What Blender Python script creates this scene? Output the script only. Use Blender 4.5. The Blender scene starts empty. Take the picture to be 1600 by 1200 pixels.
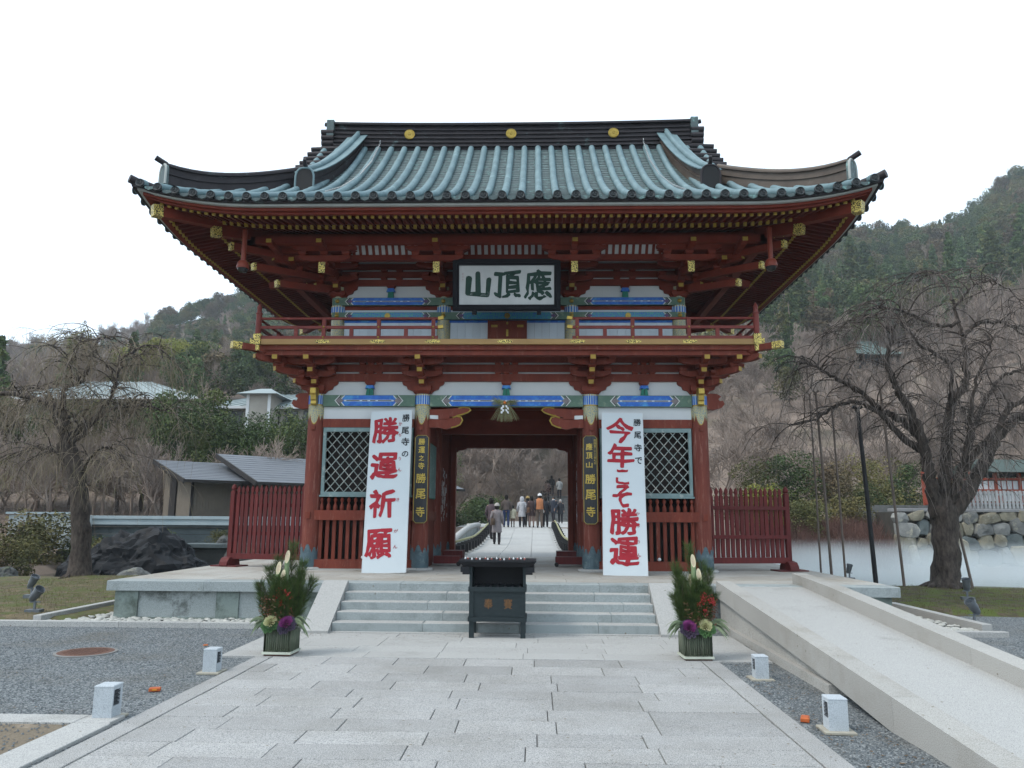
import bpy, math, random
from mathutils import Vector, Matrix, Euler
from mathutils import noise as mnoise
random.seed(11)
sc = bpy.context.scene
COL = sc.collection
R = math.radians

# ------------------------------------------------------------------ camera
cam_d = bpy.data.cameras.new('camera'); cam = bpy.data.objects.new('camera', cam_d); COL.objects.link(cam)
YAW, PITCH, ROLL, FOC = 0.029684, 0.173761, 0.006354, 1198.5
cam_d.sensor_width = 36.0; cam_d.lens = FOC/1600*36.0; cam_d.clip_end = 3000; cam_d.clip_start = 0.05
_r0 = Vector((math.cos(YAW), math.sin(YAW), 0))
_fw = Vector((-math.sin(YAW)*math.cos(PITCH), math.cos(YAW)*math.cos(PITCH), math.sin(PITCH)))
_up = _r0.cross(_fw)
_cr = _r0*math.cos(ROLL) + _up*math.sin(ROLL)
_cu = _up*math.cos(ROLL) - _r0*math.sin(ROLL)
cam.matrix_world = Matrix(((_cr.x, _cu.x, -_fw.x, 0.556), (_cr.y, _cu.y, -_fw.y, 0.0), (_cr.z, _cu.z, -_fw.z, 1.6), (0, 0, 0, 1)))
sc.camera = cam

# ------------------------------------------------------------------ world, sun, exposure
SUN_EL, SUN_AZ = R(56), R(246)          # azimuth clockwise from +Y (north)
world = bpy.data.worlds.new('World'); sc.world = world; world.use_nodes = True
wn = world.node_tree; wn.nodes.clear()
wo = wn.nodes.new('ShaderNodeOutputWorld'); bg = wn.nodes.new('ShaderNodeBackground')
sky = wn.nodes.new('ShaderNodeTexSky'); sky.sky_type = 'NISHITA'; sky.sun_disc = False
sky.sun_elevation = SUN_EL; sky.sun_rotation = SUN_AZ; sky.air_density = 1.0; sky.dust_density = 4.0; sky.ozone_density = 1.5
cloud = wn.nodes.new('ShaderNodeMixRGB'); cloud.inputs['Fac'].default_value = 0.6
cloud.inputs['Color2'].default_value = (8.9, 10.4, 11.6, 1)     # a thin even layer of bright cloud over the blue
wn.links.new(sky.outputs[0], cloud.inputs['Color1'])
wn.links.new(cloud.outputs[0], bg.inputs['Color']); bg.inputs['Strength'].default_value = 0.135
wn.links.new(bg.outputs[0], wo.inputs['Surface'])
sun_d = bpy.data.lights.new('sun', 'SUN'); sun = bpy.data.objects.new('sun', sun_d); COL.objects.link(sun)
sun_d.energy = 1.15; sun_d.angle = R(14); sun_d.color = (1.0, 0.95, 0.88)
_sd = Vector((math.sin(SUN_AZ)*math.cos(SUN_EL), math.cos(SUN_AZ)*math.cos(SUN_EL), math.sin(SUN_EL)))
sun.rotation_euler = _sd.to_track_quat('Z', 'Y').to_euler()
sc.view_settings.view_transform = 'Standard'; sc.view_settings.look = 'None'
sc.view_settings.exposure = 0.62; sc.view_settings.gamma = 1.0
sc.cycles.max_bounces = 8; sc.cycles.diffuse_bounces = 3; sc.cycles.transparent_max_bounces = 16
sc.cycles.volume_bounces = 1; sc.cycles.volume_max_steps = 64

# ------------------------------------------------------------------ materials
MATS = {}
ALB = 0.84
def mat(name, c1, c2=None, rough=0.75, metal=0.0, scale=3.0, detail=6.0, bump=0.0, bscale=None, rand=0.0,
        c3=None, c3scale=1.0, c3th=(0.55, 0.65), stretch=None, spec=0.25, coords='pos'):
    """procedural surface: noise between two colours, an optional patchy third colour, fine bump, per-object value change"""
    if name in MATS: return MATS[name]
    m = bpy.data.materials.new(name); m.use_nodes = True; nt = m.node_tree; N = nt.nodes; L = nt.links
    b = N['Principled BSDF']; b.inputs['Roughness'].default_value = rough; b.inputs['Metallic'].default_value = metal
    b.inputs['Specular IOR Level'].default_value = spec
    if coords == 'pos':
        g = N.new('ShaderNodeNewGeometry'); src = g.outputs['Position']
    else:
        g = N.new('ShaderNodeTexCoord'); src = g.outputs['Object']
    if stretch:
        mp = N.new('ShaderNodeMapping'); mp.inputs['Scale'].default_value = stretch; L.new(src, mp.inputs['Vector']); vec = mp.outputs[0]
    else: vec = src
    n1 = N.new('ShaderNodeTexNoise'); n1.inputs['Scale'].default_value = scale; n1.inputs['Detail'].default_value = detail
    n1.inputs['Roughness'].default_value = 0.65; L.new(vec, n1.inputs['Vector'])
    c2 = c2 or tuple(x*0.7 for x in c1)
    c1 = tuple(x*ALB for x in c1); c2 = tuple(x*ALB for x in c2); c3 = tuple(x*ALB for x in c3) if c3 else None
    r = N.new('ShaderNodeValToRGB'); r.color_ramp.elements[0].position = 0.32; r.color_ramp.elements[1].position = 0.68
    r.color_ramp.elements[0].color = (*c2, 1); r.color_ramp.elements[1].color = (*c1, 1); L.new(n1.outputs['Fac'], r.inputs['Fac'])
    out = r.outputs['Color']
    if c3:
        n3 = N.new('ShaderNodeTexNoise'); n3.inputs['Scale'].default_value = c3scale; n3.inputs['Detail'].default_value = 8
        n3.inputs['Roughness'].default_value = 0.7
        L.new(vec, n3.inputs['Vector'])
        r3 = N.new('ShaderNodeMapRange'); r3.inputs['From Min'].default_value = c3th[0]; r3.inputs['From Max'].default_value = c3th[1]
        L.new(n3.outputs['Fac'], r3.inputs['Value'])
        mx = N.new('ShaderNodeMixRGB'); L.new(r3.outputs[0], mx.inputs['Fac']); L.new(out, mx.inputs['Color1'])
        mx.inputs['Color2'].default_value = (*c3, 1); out = mx.outputs[0]
    if rand:
        oi = N.new('ShaderNodeObjectInfo'); mr = N.new('ShaderNodeMapRange')
        mr.inputs['To Min'].default_value = 1-rand; mr.inputs['To Max'].default_value = 1+rand
        L.new(oi.outputs['Random'], mr.inputs['Value'])
        hv = N.new('ShaderNodeHueSaturation'); L.new(mr.outputs[0], hv.inputs['Value']); L.new(out, hv.inputs['Color']); out = hv.outputs[0]
    L.new(out, b.inputs['Base Color'])
    if bump:
        nb = N.new('ShaderNodeTexNoise'); nb.inputs['Scale'].default_value = bscale or scale*6; nb.inputs['Detail'].default_value = 5
        L.new(vec, nb.inputs['Vector'])
        bp = N.new('ShaderNodeBump'); bp.inputs['Strength'].default_value = bump; bp.inputs['Distance'].default_value = 0.02
        L.new(nb.outputs['Fac'], bp.inputs['Height']); L.new(bp.outputs[0], b.inputs['Normal'])
    MATS[name] = m; return m

def filigree(name, gold, dark, scale, metal=0.6):
    m = bpy.data.materials.new(name); m.use_nodes = True; nt = m.node_tree; N = nt.nodes; L = nt.links
    b = N['Principled BSDF']; g = N.new('ShaderNodeNewGeometry')
    w = N.new('ShaderNodeTexVoronoi'); w.feature = 'DISTANCE_TO_EDGE'; w.inputs['Scale'].default_value = scale
    nz = N.new('ShaderNodeTexNoise'); nz.inputs['Scale'].default_value = scale*0.8; L.new(g.outputs['Position'], nz.inputs['Vector'])
    ad = N.new('ShaderNodeVectorMath'); ad.operation = 'MULTIPLY_ADD'; L.new(nz.outputs['Color'], ad.inputs[0])
    ad.inputs[1].default_value = (0.06, 0.06, 0.06); L.new(g.outputs['Position'], ad.inputs[2]); L.new(ad.outputs[0], w.inputs['Vector'])
    mr = N.new('ShaderNodeMapRange'); mr.inputs['From Min'].default_value = 0.08; mr.inputs['From Max'].default_value = 0.15
    L.new(w.outputs['Distance'], mr.inputs['Value'])
    mx = N.new('ShaderNodeMixRGB'); mx.inputs['Color1'].default_value = (*gold, 1); mx.inputs['Color2'].default_value = (*dark, 1)
    L.new(mr.outputs[0], mx.inputs['Fac']); L.new(mx.outputs[0], b.inputs['Base Color'])
    b.inputs['Roughness'].default_value = 0.45; b.inputs['Metallic'].default_value = metal*0.5
    return m

RED   = mat('red_painted_timber', (0.205, 0.041, 0.022), (0.138, 0.026, 0.014), 0.62, scale=2.2, bump=0.12, bscale=30, c3=(0.28, 0.11, 0.08), c3scale=5, c3th=(0.56, 0.74), stretch=(3, 3, 0.7))
REDB  = mat('red_weathered_column', (0.20, 0.052, 0.034), (0.138, 0.031, 0.021), 0.7, scale=3, bump=0.2, bscale=40, c3=(0.34, 0.17, 0.135), c3scale=4, c3th=(0.55, 0.72), stretch=(5, 5, 0.45))
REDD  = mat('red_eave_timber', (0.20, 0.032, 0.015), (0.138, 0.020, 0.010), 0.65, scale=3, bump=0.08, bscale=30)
RAFT  = mat('shaded_rafter_red', (0.125, 0.019, 0.012), (0.085, 0.012, 0.008), 0.7, scale=3, rand=0.15)  # eave red made darker: the shade under the eave is put into this colour
REDR  = mat('red_handrail_timber', (0.22, 0.045, 0.035), (0.15, 0.028, 0.022), 0.55, scale=3, bump=0.08, bscale=30, c3=(0.3, 0.12, 0.1), c3scale=6, c3th=(0.62, 0.75))
REDF  = mat('red_fence_timber', (0.135, 0.021, 0.020), (0.09, 0.013, 0.013), 0.65, scale=3, bump=0.15, bscale=40, rand=0.18, c3=(0.34, 0.15, 0.13), c3scale=5, c3th=(0.64, 0.76), stretch=(5, 5, 0.6))
WHITE = mat('white_plaster', (0.68, 0.70, 0.70), (0.60, 0.63, 0.64), 0.85, scale=1.5, bump=0.05, bscale=20)
GOLD  = mat('yellow_painted_end', (0.44, 0.29, 0.05), (0.30, 0.20, 0.035), 0.5, scale=20, metal=0.1)
OCHRE = mat('ochre_edge_board', (0.42, 0.26, 0.105), (0.33, 0.20, 0.08), 0.6, scale=3, bump=0.05, stretch=(0.5, 3, 3))
GOLDM = mat('gilt_metal', (0.50, 0.36, 0.085), (0.36, 0.25, 0.05), 0.35, metal=0.6, scale=20)
FILI  = filigree('gilt_openwork', (0.70, 0.55, 0.14), (0.05, 0.035, 0.015), 28)
MEDAL = filigree('gilt_scroll_on_grey', (0.40, 0.35, 0.17), (0.20, 0.235, 0.21), 26, metal=0.2)
SHOE  = mat('blue_grey_metal_shoe', (0.12, 0.175, 0.20), (0.075, 0.115, 0.135), 0.55, metal=0.25, scale=9, bump=0.1, c3=(0.19, 0.25, 0.26), c3scale=8)
COPPER= mat('verdigris_roll', (0.180, 0.272, 0.290), (0.118, 0.185, 0.205), 0.55, scale=2.2, bump=0.06, bscale=14, c3=(0.36, 0.50, 0.50), c3scale=3, c3th=(0.6, 0.8), stretch=(1, 1, 1))
COPPAN= mat('verdigris_pan', (0.115, 0.155, 0.155), (0.07, 0.098, 0.10), 0.6, scale=4, bump=0.1, bscale=20, c3=(0.20, 0.36, 0.34), c3scale=6, stretch=(1, 5, 1))
DARKCU= mat('dark_copper', (0.038, 0.032, 0.035), (0.022, 0.019, 0.022), 0.62, scale=4, bump=0.08, c3=(0.10, 0.15, 0.15), c3scale=3, c3th=(0.6, 0.72))
BROWNCU = mat('brown_copper', (0.12, 0.095, 0.075), (0.075, 0.058, 0.048), 0.5, scale=3, bump=0.08, c3=(0.15, 0.2, 0.19), c3scale=3, c3th=(0.62, 0.75))
TILEND= mat('tile_end_metal', (0.055, 0.065, 0.068), (0.02, 0.024, 0.026), 0.5, scale=22, bump=0.5, bscale=28)
PALE  = mat('pale_eave_strip', (0.46, 0.48, 0.45), (0.38, 0.40, 0.38), 0.7, scale=3)
BLUE  = mat('cobalt_paint', (0.035, 0.17, 0.62), (0.025, 0.115, 0.45), 0.5, scale=9, c3=(0.09, 0.35, 0.66), c3scale=7, c3th=(0.5, 0.7))
LBLUE = mat('pale_blue_paint', (0.55, 0.68, 0.75), rough=0.6)
GREEN = mat('celadon_paint', (0.13, 0.21, 0.155), (0.09, 0.16, 0.12), 0.6, scale=8, c3=(0.23, 0.3, 0.22), c3scale=5)
GREEND= mat('malachite_paint', (0.03, 0.22, 0.15), (0.02, 0.15, 0.11), 0.6, scale=8)
PURPLE= mat('violet_paint', (0.16, 0.10, 0.22), (0.10, 0.06, 0.15), 0.6, scale=10)
TAUPE = mat('taupe_paint', (0.26, 0.23, 0.23), (0.18, 0.16, 0.17), 0.6, scale=10)
BLACKP= mat('black_paint', (0.012, 0.012, 0.012), rough=0.5)
OFFW  = mat('white_line_paint', (0.72, 0.74, 0.72), rough=0.6)
PATT  = filigree('blue_green_scroll', (0.05, 0.30, 0.26), (0.03, 0.13, 0.42), 26, metal=0)
FRAMEG= mat('pale_verdigris_timber', (0.24, 0.33, 0.33), (0.16, 0.235, 0.235), 0.7, scale=5, bump=0.1, c3=(0.42, 0.46, 0.43), c3scale=6)
LATT  = mat('weathered_lattice', (0.31, 0.36, 0.34), (0.21, 0.25, 0.235), 0.75, scale=8, rand=0.2, c3=(0.48, 0.47, 0.42), c3scale=7, c3th=(0.5, 0.62))
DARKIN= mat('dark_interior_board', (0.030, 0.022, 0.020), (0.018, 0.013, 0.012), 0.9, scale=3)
BOARDW= mat('white_board', (0.62, 0.68, 0.70), (0.58, 0.64, 0.665), 0.55, scale=1.2, bump=0.03, bscale=6)
BOARDL= mat('white_wall_board', (0.62, 0.70, 0.75), (0.56, 0.64, 0.70), 0.7, scale=2, rand=0.06)
REDINK= mat('red_lettering', (0.40, 0.012, 0.026), (0.34, 0.010, 0.022), 0.5, scale=8)
BLKINK= mat('black_lettering', (0.015, 0.02, 0.025), rough=0.5)
GRNINK= mat('green_lettering', (0.008, 0.045, 0.030), (0.006, 0.032, 0.022), 0.5, scale=10)
GOLDINK = mat('gold_lettering', (0.62, 0.46, 0.10), (0.5, 0.36, 0.07), 0.4, metal=0.3, scale=20)
PLAQUE= mat('dark_plaque_board', (0.050, 0.052, 0.055), (0.03, 0.032, 0.036), 0.45, scale=8, stretch=(6, 6, 0.5), c3=(0.14, 0.14, 0.13), c3scale=4, c3th=(0.6, 0.75))
FRAMEB= mat('black_lacquer_frame', (0.008, 0.008, 0.012), rough=0.5, spec=0.12)
ROPEST= mat('rice_straw', (0.30, 0.28, 0.15), (0.18, 0.17, 0.09), 0.9, scale=30)
STEELG= mat('grey_metal', (0.20, 0.22, 0.24), (0.14, 0.155, 0.17), 0.45, metal=0.5, scale=8)
CHAINM= mat('chain_metal', (0.55, 0.57, 0.57), rough=0.4, metal=0.6)

def granite(name, base, dark, stain, sscale=0.9, th=(0.5, 0.72), rand=0.05, speck=150, bump=0.35, rough=0.8):
    m = bpy.data.materials.new(name); m.use_nodes = True; nt = m.node_tree; N = nt.nodes; L = nt.links
    b = N['Principled BSDF']; b.inputs['Roughness'].default_value = rough; b.inputs['Specular IOR Level'].default_value = 0.25
    g = N.new('ShaderNodeNewGeometry'); P = g.outputs['Position']
    n = N.new('ShaderNodeTexNoise'); n.inputs['Scale'].default_value = speck; n.inputs['Detail'].default_value = 2; L.new(P, n.inputs['Vector'])
    r = N.new('ShaderNodeValToRGB'); r.color_ramp.elements[0].position = 0.36; r.color_ramp.elements[1].position = 0.56
    r.color_ramp.elements[0].color = (*dark, 1); r.color_ramp.elements[1].color = (*base, 1); L.new(n.outputs['Fac'], r.inputs['Fac'])
    n2 = N.new('ShaderNodeTexNoise'); n2.inputs['Scale'].default_value = sscale; n2.inputs['Detail'].default_value = 9
    n2.inputs['Roughness'].default_value = 0.72; L.new(P, n2.inputs['Vector'])
    mr = N.new('ShaderNodeMapRange'); mr.inputs['From Min'].default_value = th[0]; mr.inputs['From Max'].default_value = th[1]; mr.inputs['To Max'].default_value = 0.75
    L.new(n2.outputs['Fac'], mr.inputs['Value'])
    mx = N.new('ShaderNodeMixRGB'); mx.blend_type = 'MULTIPLY'; L.new(mr.outputs[0], mx.inputs['Fac']); L.new(r.outputs[0], mx.inputs['Color1'])
    mx.inputs['Color2'].default_value = (*stain, 1)
    # short dark marks and leaf litter
    v = N.new('ShaderNodeTexVoronoi'); v.inputs['Scale'].default_value = 5.5; L.new(P, v.inputs['Vector'])
    lt = N.new('ShaderNodeMath'); lt.operation = 'LESS_THAN'; lt.inputs[1].default_value = 0.06; L.new(v.outputs['Distance'], lt.inputs[0])
    m2 = N.new('ShaderNodeMixRGB'); L.new(lt.outputs[0], m2.inputs['Fac']); L.new(mx.outputs[0], m2.inputs['Color1']); m2.inputs['Color2'].default_value = (0.16, 0.14, 0.11, 1)
    oi = N.new('ShaderNodeObjectInfo'); ma = N.new('ShaderNodeMapRange'); ma.inputs['To Min'].default_value = 1-rand; ma.inputs['To Max'].default_value = 1+rand
    L.new(oi.outputs['Random'], ma.inputs['Value'])
    hv = N.new('ShaderNodeHueSaturation'); L.new(ma.outputs[0], hv.inputs['Value']); L.new(m2.outputs[0], hv.inputs['Color'])
    L.new(hv.outputs[0], b.inputs['Base Color'])
    bp = N.new('ShaderNodeBump'); bp.inputs['Strength'].default_value = bump; bp.inputs['Distance'].default_value = 0.004
    L.new(n.outputs['Fac'], bp.inputs['Height']); L.new(bp.outputs[0], b.inputs['Normal'])
    MATS[name] = m; return m
GRAN  = granite('granite_paving', (0.37, 0.37, 0.358), (0.155, 0.16, 0.165), (0.66, 0.64, 0.60), 0.8, th=(0.42, 0.72), rand=0.11)
GRANW = granite('granite_pale', (0.385, 0.385, 0.37), (0.22, 0.225, 0.22), (0.62, 0.62, 0.58), 1.3, th=(0.56, 0.78))
GRANB = granite('granite_steps', (0.31, 0.345, 0.345), (0.20, 0.225, 0.228), (0.55, 0.57, 0.55), 2.2, th=(0.5, 0.7))
GRANF = granite('granite_floor', (0.39, 0.385, 0.355), (0.27, 0.265, 0.25), (0.68, 0.60, 0.50), 1.0, th=(0.42, 0.68))
GRANP = granite('granite_damp_panel', (0.30, 0.33, 0.325), (0.20, 0.225, 0.22), (0.16, 0.16, 0.14), 1.1, th=(0.52, 0.60), bump=0.3)
GRANG = granite('granite_algae_panel', (0.22, 0.265, 0.245), (0.14, 0.175, 0.16), (0.22, 0.22, 0.18), 1.6, th=(0.45, 0.6), bump=0.3)
GRANR = granite('granite_ramp', (0.385, 0.38, 0.355), (0.22, 0.217, 0.205), (0.66, 0.62, 0.55), 0.9, th=(0.5, 0.75))

# ------------------------------------------------------------------ mesh helpers
W = {}
def wloc(p): return W.get(p.name, Vector((0, 0, 0))) if p else Vector((0, 0, 0))
def tag(o, label=None, cat=None, group=None, kind=None):
    if label: o['label'] = label
    if cat: o['category'] = cat
    if group: o['group'] = group
    if kind: o['kind'] = kind
    return o
def root(name, label, cat, loc=(0, 0, 0), rot=(0, 0, 0), group=None):
    o = bpy.data.objects.new(name, None); COL.objects.link(o); o.location = loc; o.rotation_euler = rot
    o.empty_display_size = 0.1; W[o.name] = Vector(loc); return tag(o, label, cat, group)
class MB:
    def __init__(s): s.v = []; s.f = []; s.m = []; s.cur = 0
    def add(s, vs, fs, mi=None):
        b = len(s.v); s.v += [tuple(v) for v in vs]; s.f += [tuple(b+i for i in f) for f in fs]; s.m += [s.cur if mi is None else mi]*len(fs)
    def box(s, x0, x1, y0, y1, z0, z1, mi=None, mtx=None):
        vs = [Vector((x, y, z)) for z in (z0, z1) for y in (y0, y1) for x in (x0, x1)]
        if mtx: vs = [mtx @ v for v in vs]
        s.add(vs, [(0, 2, 3, 1), (4, 5, 7, 6), (0, 1, 5, 4), (2, 6, 7, 3), (0, 4, 6, 2), (1, 3, 7, 5)], mi); return s
    def cbox(s, x0, x1, y0, y1, z0, z1, c=0.006, mi=None, mtx=None):
        """box whose top edges are chamfered"""
        vs = [Vector(p) for p in ((x0, y0, z0), (x1, y0, z0), (x1, y1, z0), (x0, y1, z0), (x0, y0, z1-c), (x1, y0, z1-c), (x1, y1, z1-c), (x0, y1, z1-c),
              (x0+c, y0+c, z1), (x1-c, y0+c, z1), (x1-c, y1-c, z1), (x0+c, y1-c, z1))]
        if mtx: vs = [mtx @ v for v in vs]
        fs = [(3, 2, 1, 0), (8, 9, 10, 11)]
        for i in range(4):
            j = (i+1) % 4; fs += [(i, j, 4+j, 4+i), (4+i, 4+j, 8+j, 8+i)]
        s.add(vs, fs, mi); return s
    def beam(s, a, b, w, h, up=(0, 0, 1), mi=None):
        """rectangular bar from a to b (centre line), w wide, h tall"""
        a = Vector(a); b = Vector(b); d = (b-a).normalized(); u = Vector(up)
        r = d.cross(u).normalized()*(w/2); t = r.cross(d).normalized()*(h/2)
        vs = [a-r-t, a+r-t, a+r+t, a-r+t, b-r-t, b+r-t, b+r+t, b-r+t]
        s.add(vs, [(0, 1, 2, 3), (7, 6, 5, 4), (0, 4, 5, 1), (1, 5, 6, 2), (2, 6, 7, 3), (3, 7, 4, 0)], mi); return s
    def tube(s, pts, rad, n=8, cap=True, mi=None):
        pts = [Vector(p) for p in pts]
        if not hasattr(rad, '__len__'): rad = [rad]*len(pts)
        d0 = (pts[1]-pts[0]).normalized(); u = d0.orthogonal().normalized(); vs = []; fs = []
        for i, p in enumerate(pts):
            d = (pts[min(i+1, len(pts)-1)]-pts[max(i-1, 0)])
            d = d.normalized() if d.length > 1e-9 else d0
            u = (u-d*u.dot(d)); u = u.normalized() if u.length > 1e-6 else d.orthogonal().normalized(); w = d.cross(u)
            for k in range(n):
                a = 2*math.pi*k/n; vs.append(p+(u*math.cos(a)+w*math.sin(a))*rad[i])
        for i in range(len(pts)-1):
            for k in range(n):
                k2 = (k+1) % n; fs.append((i*n+k, i*n+k2, (i+1)*n+k2, (i+1)*n+k))
        if cap:
            fs.append(tuple(range(n))[::-1]); fs.append(tuple((len(pts)-1)*n+k for k in range(n)))
        s.add(vs, fs, mi); return s
    def lathe(s, prof, c=(0, 0, 0), n=16, mi=None, mtx=None):
        """prof: list of (radius, z)"""
        c = Vector(c); vs = []; fs = []
        for r, z in prof:
            for k in range(n):
                a = 2*math.pi*k/n; v = Vector((r*math.cos(a), r*math.sin(a), z)); vs.append((mtx @ v if mtx else v)+c)
        for i in range(len(prof)-1):
            for k in range(n):
                k2 = (k+1) % n; fs.append((i*n+k, i*n+k2, (i+1)*n+k2, (i+1)*n+k))
        if prof[0][0] > 1e-6: fs.append(tuple(range(n))[::-1])
        if prof[-1][0] > 1e-6: fs.append(tuple((len(prof)-1)*n+k for k in range(n)))
        s.add(vs, fs, mi); return s
    def prism(s, out, mtx, depth, mi=None):
        """2D outline (x,y) extruded along local +z by depth then transformed"""
        n = len(out); vs = [mtx @ Vector((x, y, 0)) for x, y in out]+[mtx @ Vector((x, y, depth)) for x, y in out]
        fs = [tuple(range(n))[::-1], tuple(range(n, 2*n))]+[(i, (i+1) % n, n+(i+1) % n, n+i) for i in range(n)]
        s.add(vs, fs, mi); return s
    def mesh(s, name, mats, off=Vector((0, 0, 0)), smooth=False):
        me = bpy.data.meshes.new(name)
        me.from_pydata([(x-off.x, y-off.y, z-off.z) for x, y, z in s.v], [], s.f)
        if not isinstance(mats, (list, tuple)): mats = [mats]
        for m_ in mats: me.materials.append(m_)
        if len(mats) > 1: me.polygons.foreach_set('material_index', s.m)
        if smooth: me.polygons.foreach_set('use_smooth', [True]*len(s.f))
        me.update(); return me
    def build(s, name, mats, parent=None, smooth=False, local=False, loc=None):
        """verts are world coordinates (local=True: already in the parent's frame)"""
        off = Vector((0, 0, 0)) if local else wloc(parent)
        if parent is None and loc is None and not local and s.v:
            off = Vector((sum(v[0] for v in s.v)/len(s.v), sum(v[1] for v in s.v)/len(s.v), min(v[2] for v in s.v)))
        o = bpy.data.objects.new(name, s.mesh(name, mats, off, smooth)); COL.objects.link(o)
        if parent: o.parent = parent; W[o.name] = W.get(parent.name, Vector((0, 0, 0)))
        else: o.location = off; W[o.name] = off
        if smooth:
            try: o.data.set_sharp_from_angle(angle=R(50))
            except Exception: pass
        return o
def inst(name, me, parent, loc, rot=(0, 0, 0), scale=(1, 1, 1), local=False):
    o = bpy.data.objects.new(name, me); COL.objects.link(o); o.parent = parent
    o.location = Vector(loc)-(Vector((0, 0, 0)) if local else wloc(parent)); o.rotation_euler = rot; o.scale = scale
    W[o.name] = Vector(loc); return o
def B(name, m_, parent, *a, c=0): 
    """one box part"""
    b = MB()
    if c: b.cbox(*a, c=c)
    else: b.box(*a)
    return b.build(name, m_, parent)
def copy_tree(o, parent=None):
    c = o.copy(); COL.objects.link(c)
    if parent: c.parent = parent
    W[c.name] = W.get(o.name, Vector((0, 0, 0)))
    for ch in list(o.children): copy_tree(ch, c)
    return c
_fc = {}
def glyph(ch, bold):
    key = ch
    if key in _fc: return _fc[key]
    c = bpy.data.curves.new('glyph', 'FONT'); c.body = ch; c.resolution_u = 3
    c.align_x = 'CENTER'
    o = bpy.data.objects.new('glyph', c); COL.objects.link(o)
    dg = bpy.context.evaluated_depsgraph_get(); dg.update()
    me = bpy.data.meshes.new_from_object(o.evaluated_get(dg))
    vs = [tuple(v.co) for v in me.vertices]; fs = [tuple(p.vertices) for p in me.polygons]
    bpy.data.objects.remove(o); bpy.data.curves.remove(c); bpy.data.meshes.remove(me)
    if vs:
        x0 = min(v[0] for v in vs); x1 = max(v[0] for v in vs); y0 = min(v[1] for v in vs); y1 = max(v[1] for v in vs)
        vs = [(v[0]-(x0+x1)/2, v[1]-(y0+y1)/2) for v in vs]
        _fc[key] = (vs, fs, x1-x0, y1-y0)
    else: _fc[key] = ([], [], 1, 1)
    return _fc[key]
def write(ch, x, z, w, h, m_, parent, y=-0.004, bold=0.0, name='painted_character', wob=0.0, thick=0.003):
    """one character, fitted into w by h, painted on the parent's front face (local xz plane, facing -y)"""
    vs, fs, gw, gh = glyph(ch, bold)
    if not vs: return
    b = MB(); out = []
    for i, (a, c) in enumerate(vs):
        nx = (a*w/gw); nz = (c*h/gh)
        if wob:
            nx += wob*w*mnoise.noise(Vector((a*6, c*6, x*3)))
            nz += wob*h*mnoise.noise(Vector((a*6+9, c*6, z*3)))
        out.append((x+nx, y, z+nz))
    k = bold*w*1.1
    offs = [(0, 0)]+([(k*math.cos(q*math.pi/4), k*math.sin(q*math.pi/4)) for q in range(8)] if bold else [])
    for i, (ox, oz) in enumerate(offs): b.add([(v[0]+ox, v[1]-0.00012*i, v[2]+oz) for v in out], fs)
    return b.build(name, m_, parent, local=True)

# ------------------------------------------------------------------ terrain
def interp(x, T):
    if x <= T[0][0]: return T[0][1]
    for (a, b), (c, d) in zip(T, T[1:]):
        if x <= c:
            t = (x-a)/(c-a); return b+(d-b)*t
    return T[-1][1]
BASE = [(30, 0.3), (36, 1.1), (42, 1.4), (50, 3.0), (60, 7.0), (80, 14.5), (100, 22), (150, 40), (200, 65), (250, 96), (300, 108), (400, 112)]
KAZ = [(-1.2, 0.50), (-0.75, 0.55), (-0.6, 0.58), (-0.5, 0.65), (-0.38, 0.77), (-0.15, 0.68), (0.1, 0.66), (0.35, 0.92), (0.45, 0.97), (0.56, 0.99), (0.66, 1.19), (1.0, 1.35)]
def smooth(t): t = max(0, min(1, t)); return t*t*(3-2*t)
def pond_depth(x, y):
    """0 outside the pond, 1 inside"""
    near = 20.6 if abs(x) < 6.3 else (interp(x, [(-40, 15.5), (-13, 16.5), (-11.6, 17.0), (-10.9, 20.9), (-7, 20.9)]) if x < 0 else interp(x, [(6.3, 20.2), (9.4, 19.7), (12, 18.8), (20, 16), (40, 12)]))
    far = 29.6
    if abs(x) < 2.6: far = 29
    bank = smooth((-14.6-x)/1.6)*smooth((y-22.0)/1.6)
    return smooth((y-near)/0.8)*smooth((far-y)/0.8+0.5)*(1-bank)
def ground_h(x, y):
    if y < 31:
        h = -0.03
    else:
        h = interp(y, BASE)
        if y > 42:
            k = interp(x/y, KAZ); h = 1.3+(h-1.3)*k
            n = mnoise.noise(Vector((x*0.018, y*0.018, 1.7)))*0.6+mnoise.noise(Vector((x*0.05, y*0.05, 4.0)))*0.25
            h += n*min(1, (y-42)/60)*9
    if abs(x) < 14 and 42 < y < 66:
        e = smooth((14-abs(x))/5); t = smooth((y-55.5)/9.5); h = h*(1-e)+e*(0.95+(h-0.95)*t)
        if 0.4 < x < 4.7 and y > 55: h = min(h, 1.15+max(0, y-56.5)*0.244)
    if abs(x) < 9 and 30 < y < 43: h = min(h, 0.2+0.95*smooth((y-30)/12.0))
    h -= 1.1*pond_depth(x, y)
    return h
def grid_sheet(name, xs, ys, hf, m_, **k):
    b = MB(); nx = len(xs)
    vs = [(x, y, hf(x, y)) for y in ys for x in xs]
    fs = [(j*nx+i, j*nx+i+1, (j+1)*nx+i+1, (j+1)*nx+i) for j in range(len(ys)-1) for i in range(nx-1)]
    b.add(vs, fs); o = b.build(name, m_, None, smooth=True, local=True); return tag(o, **k)
SOIL = mat('leaf_litter_soil', (0.25, 0.195, 0.155), (0.14, 0.108, 0.086), 0.95, scale=0.35, detail=10, bump=0.4, bscale=3, c3=(0.09, 0.085, 0.05), c3scale=0.09, c3th=(0.55, 0.7))
def frange(a, b, s):
    o = []; 
    while a < b-1e-6: o.append(a); a += s
    return o+[b]
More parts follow.
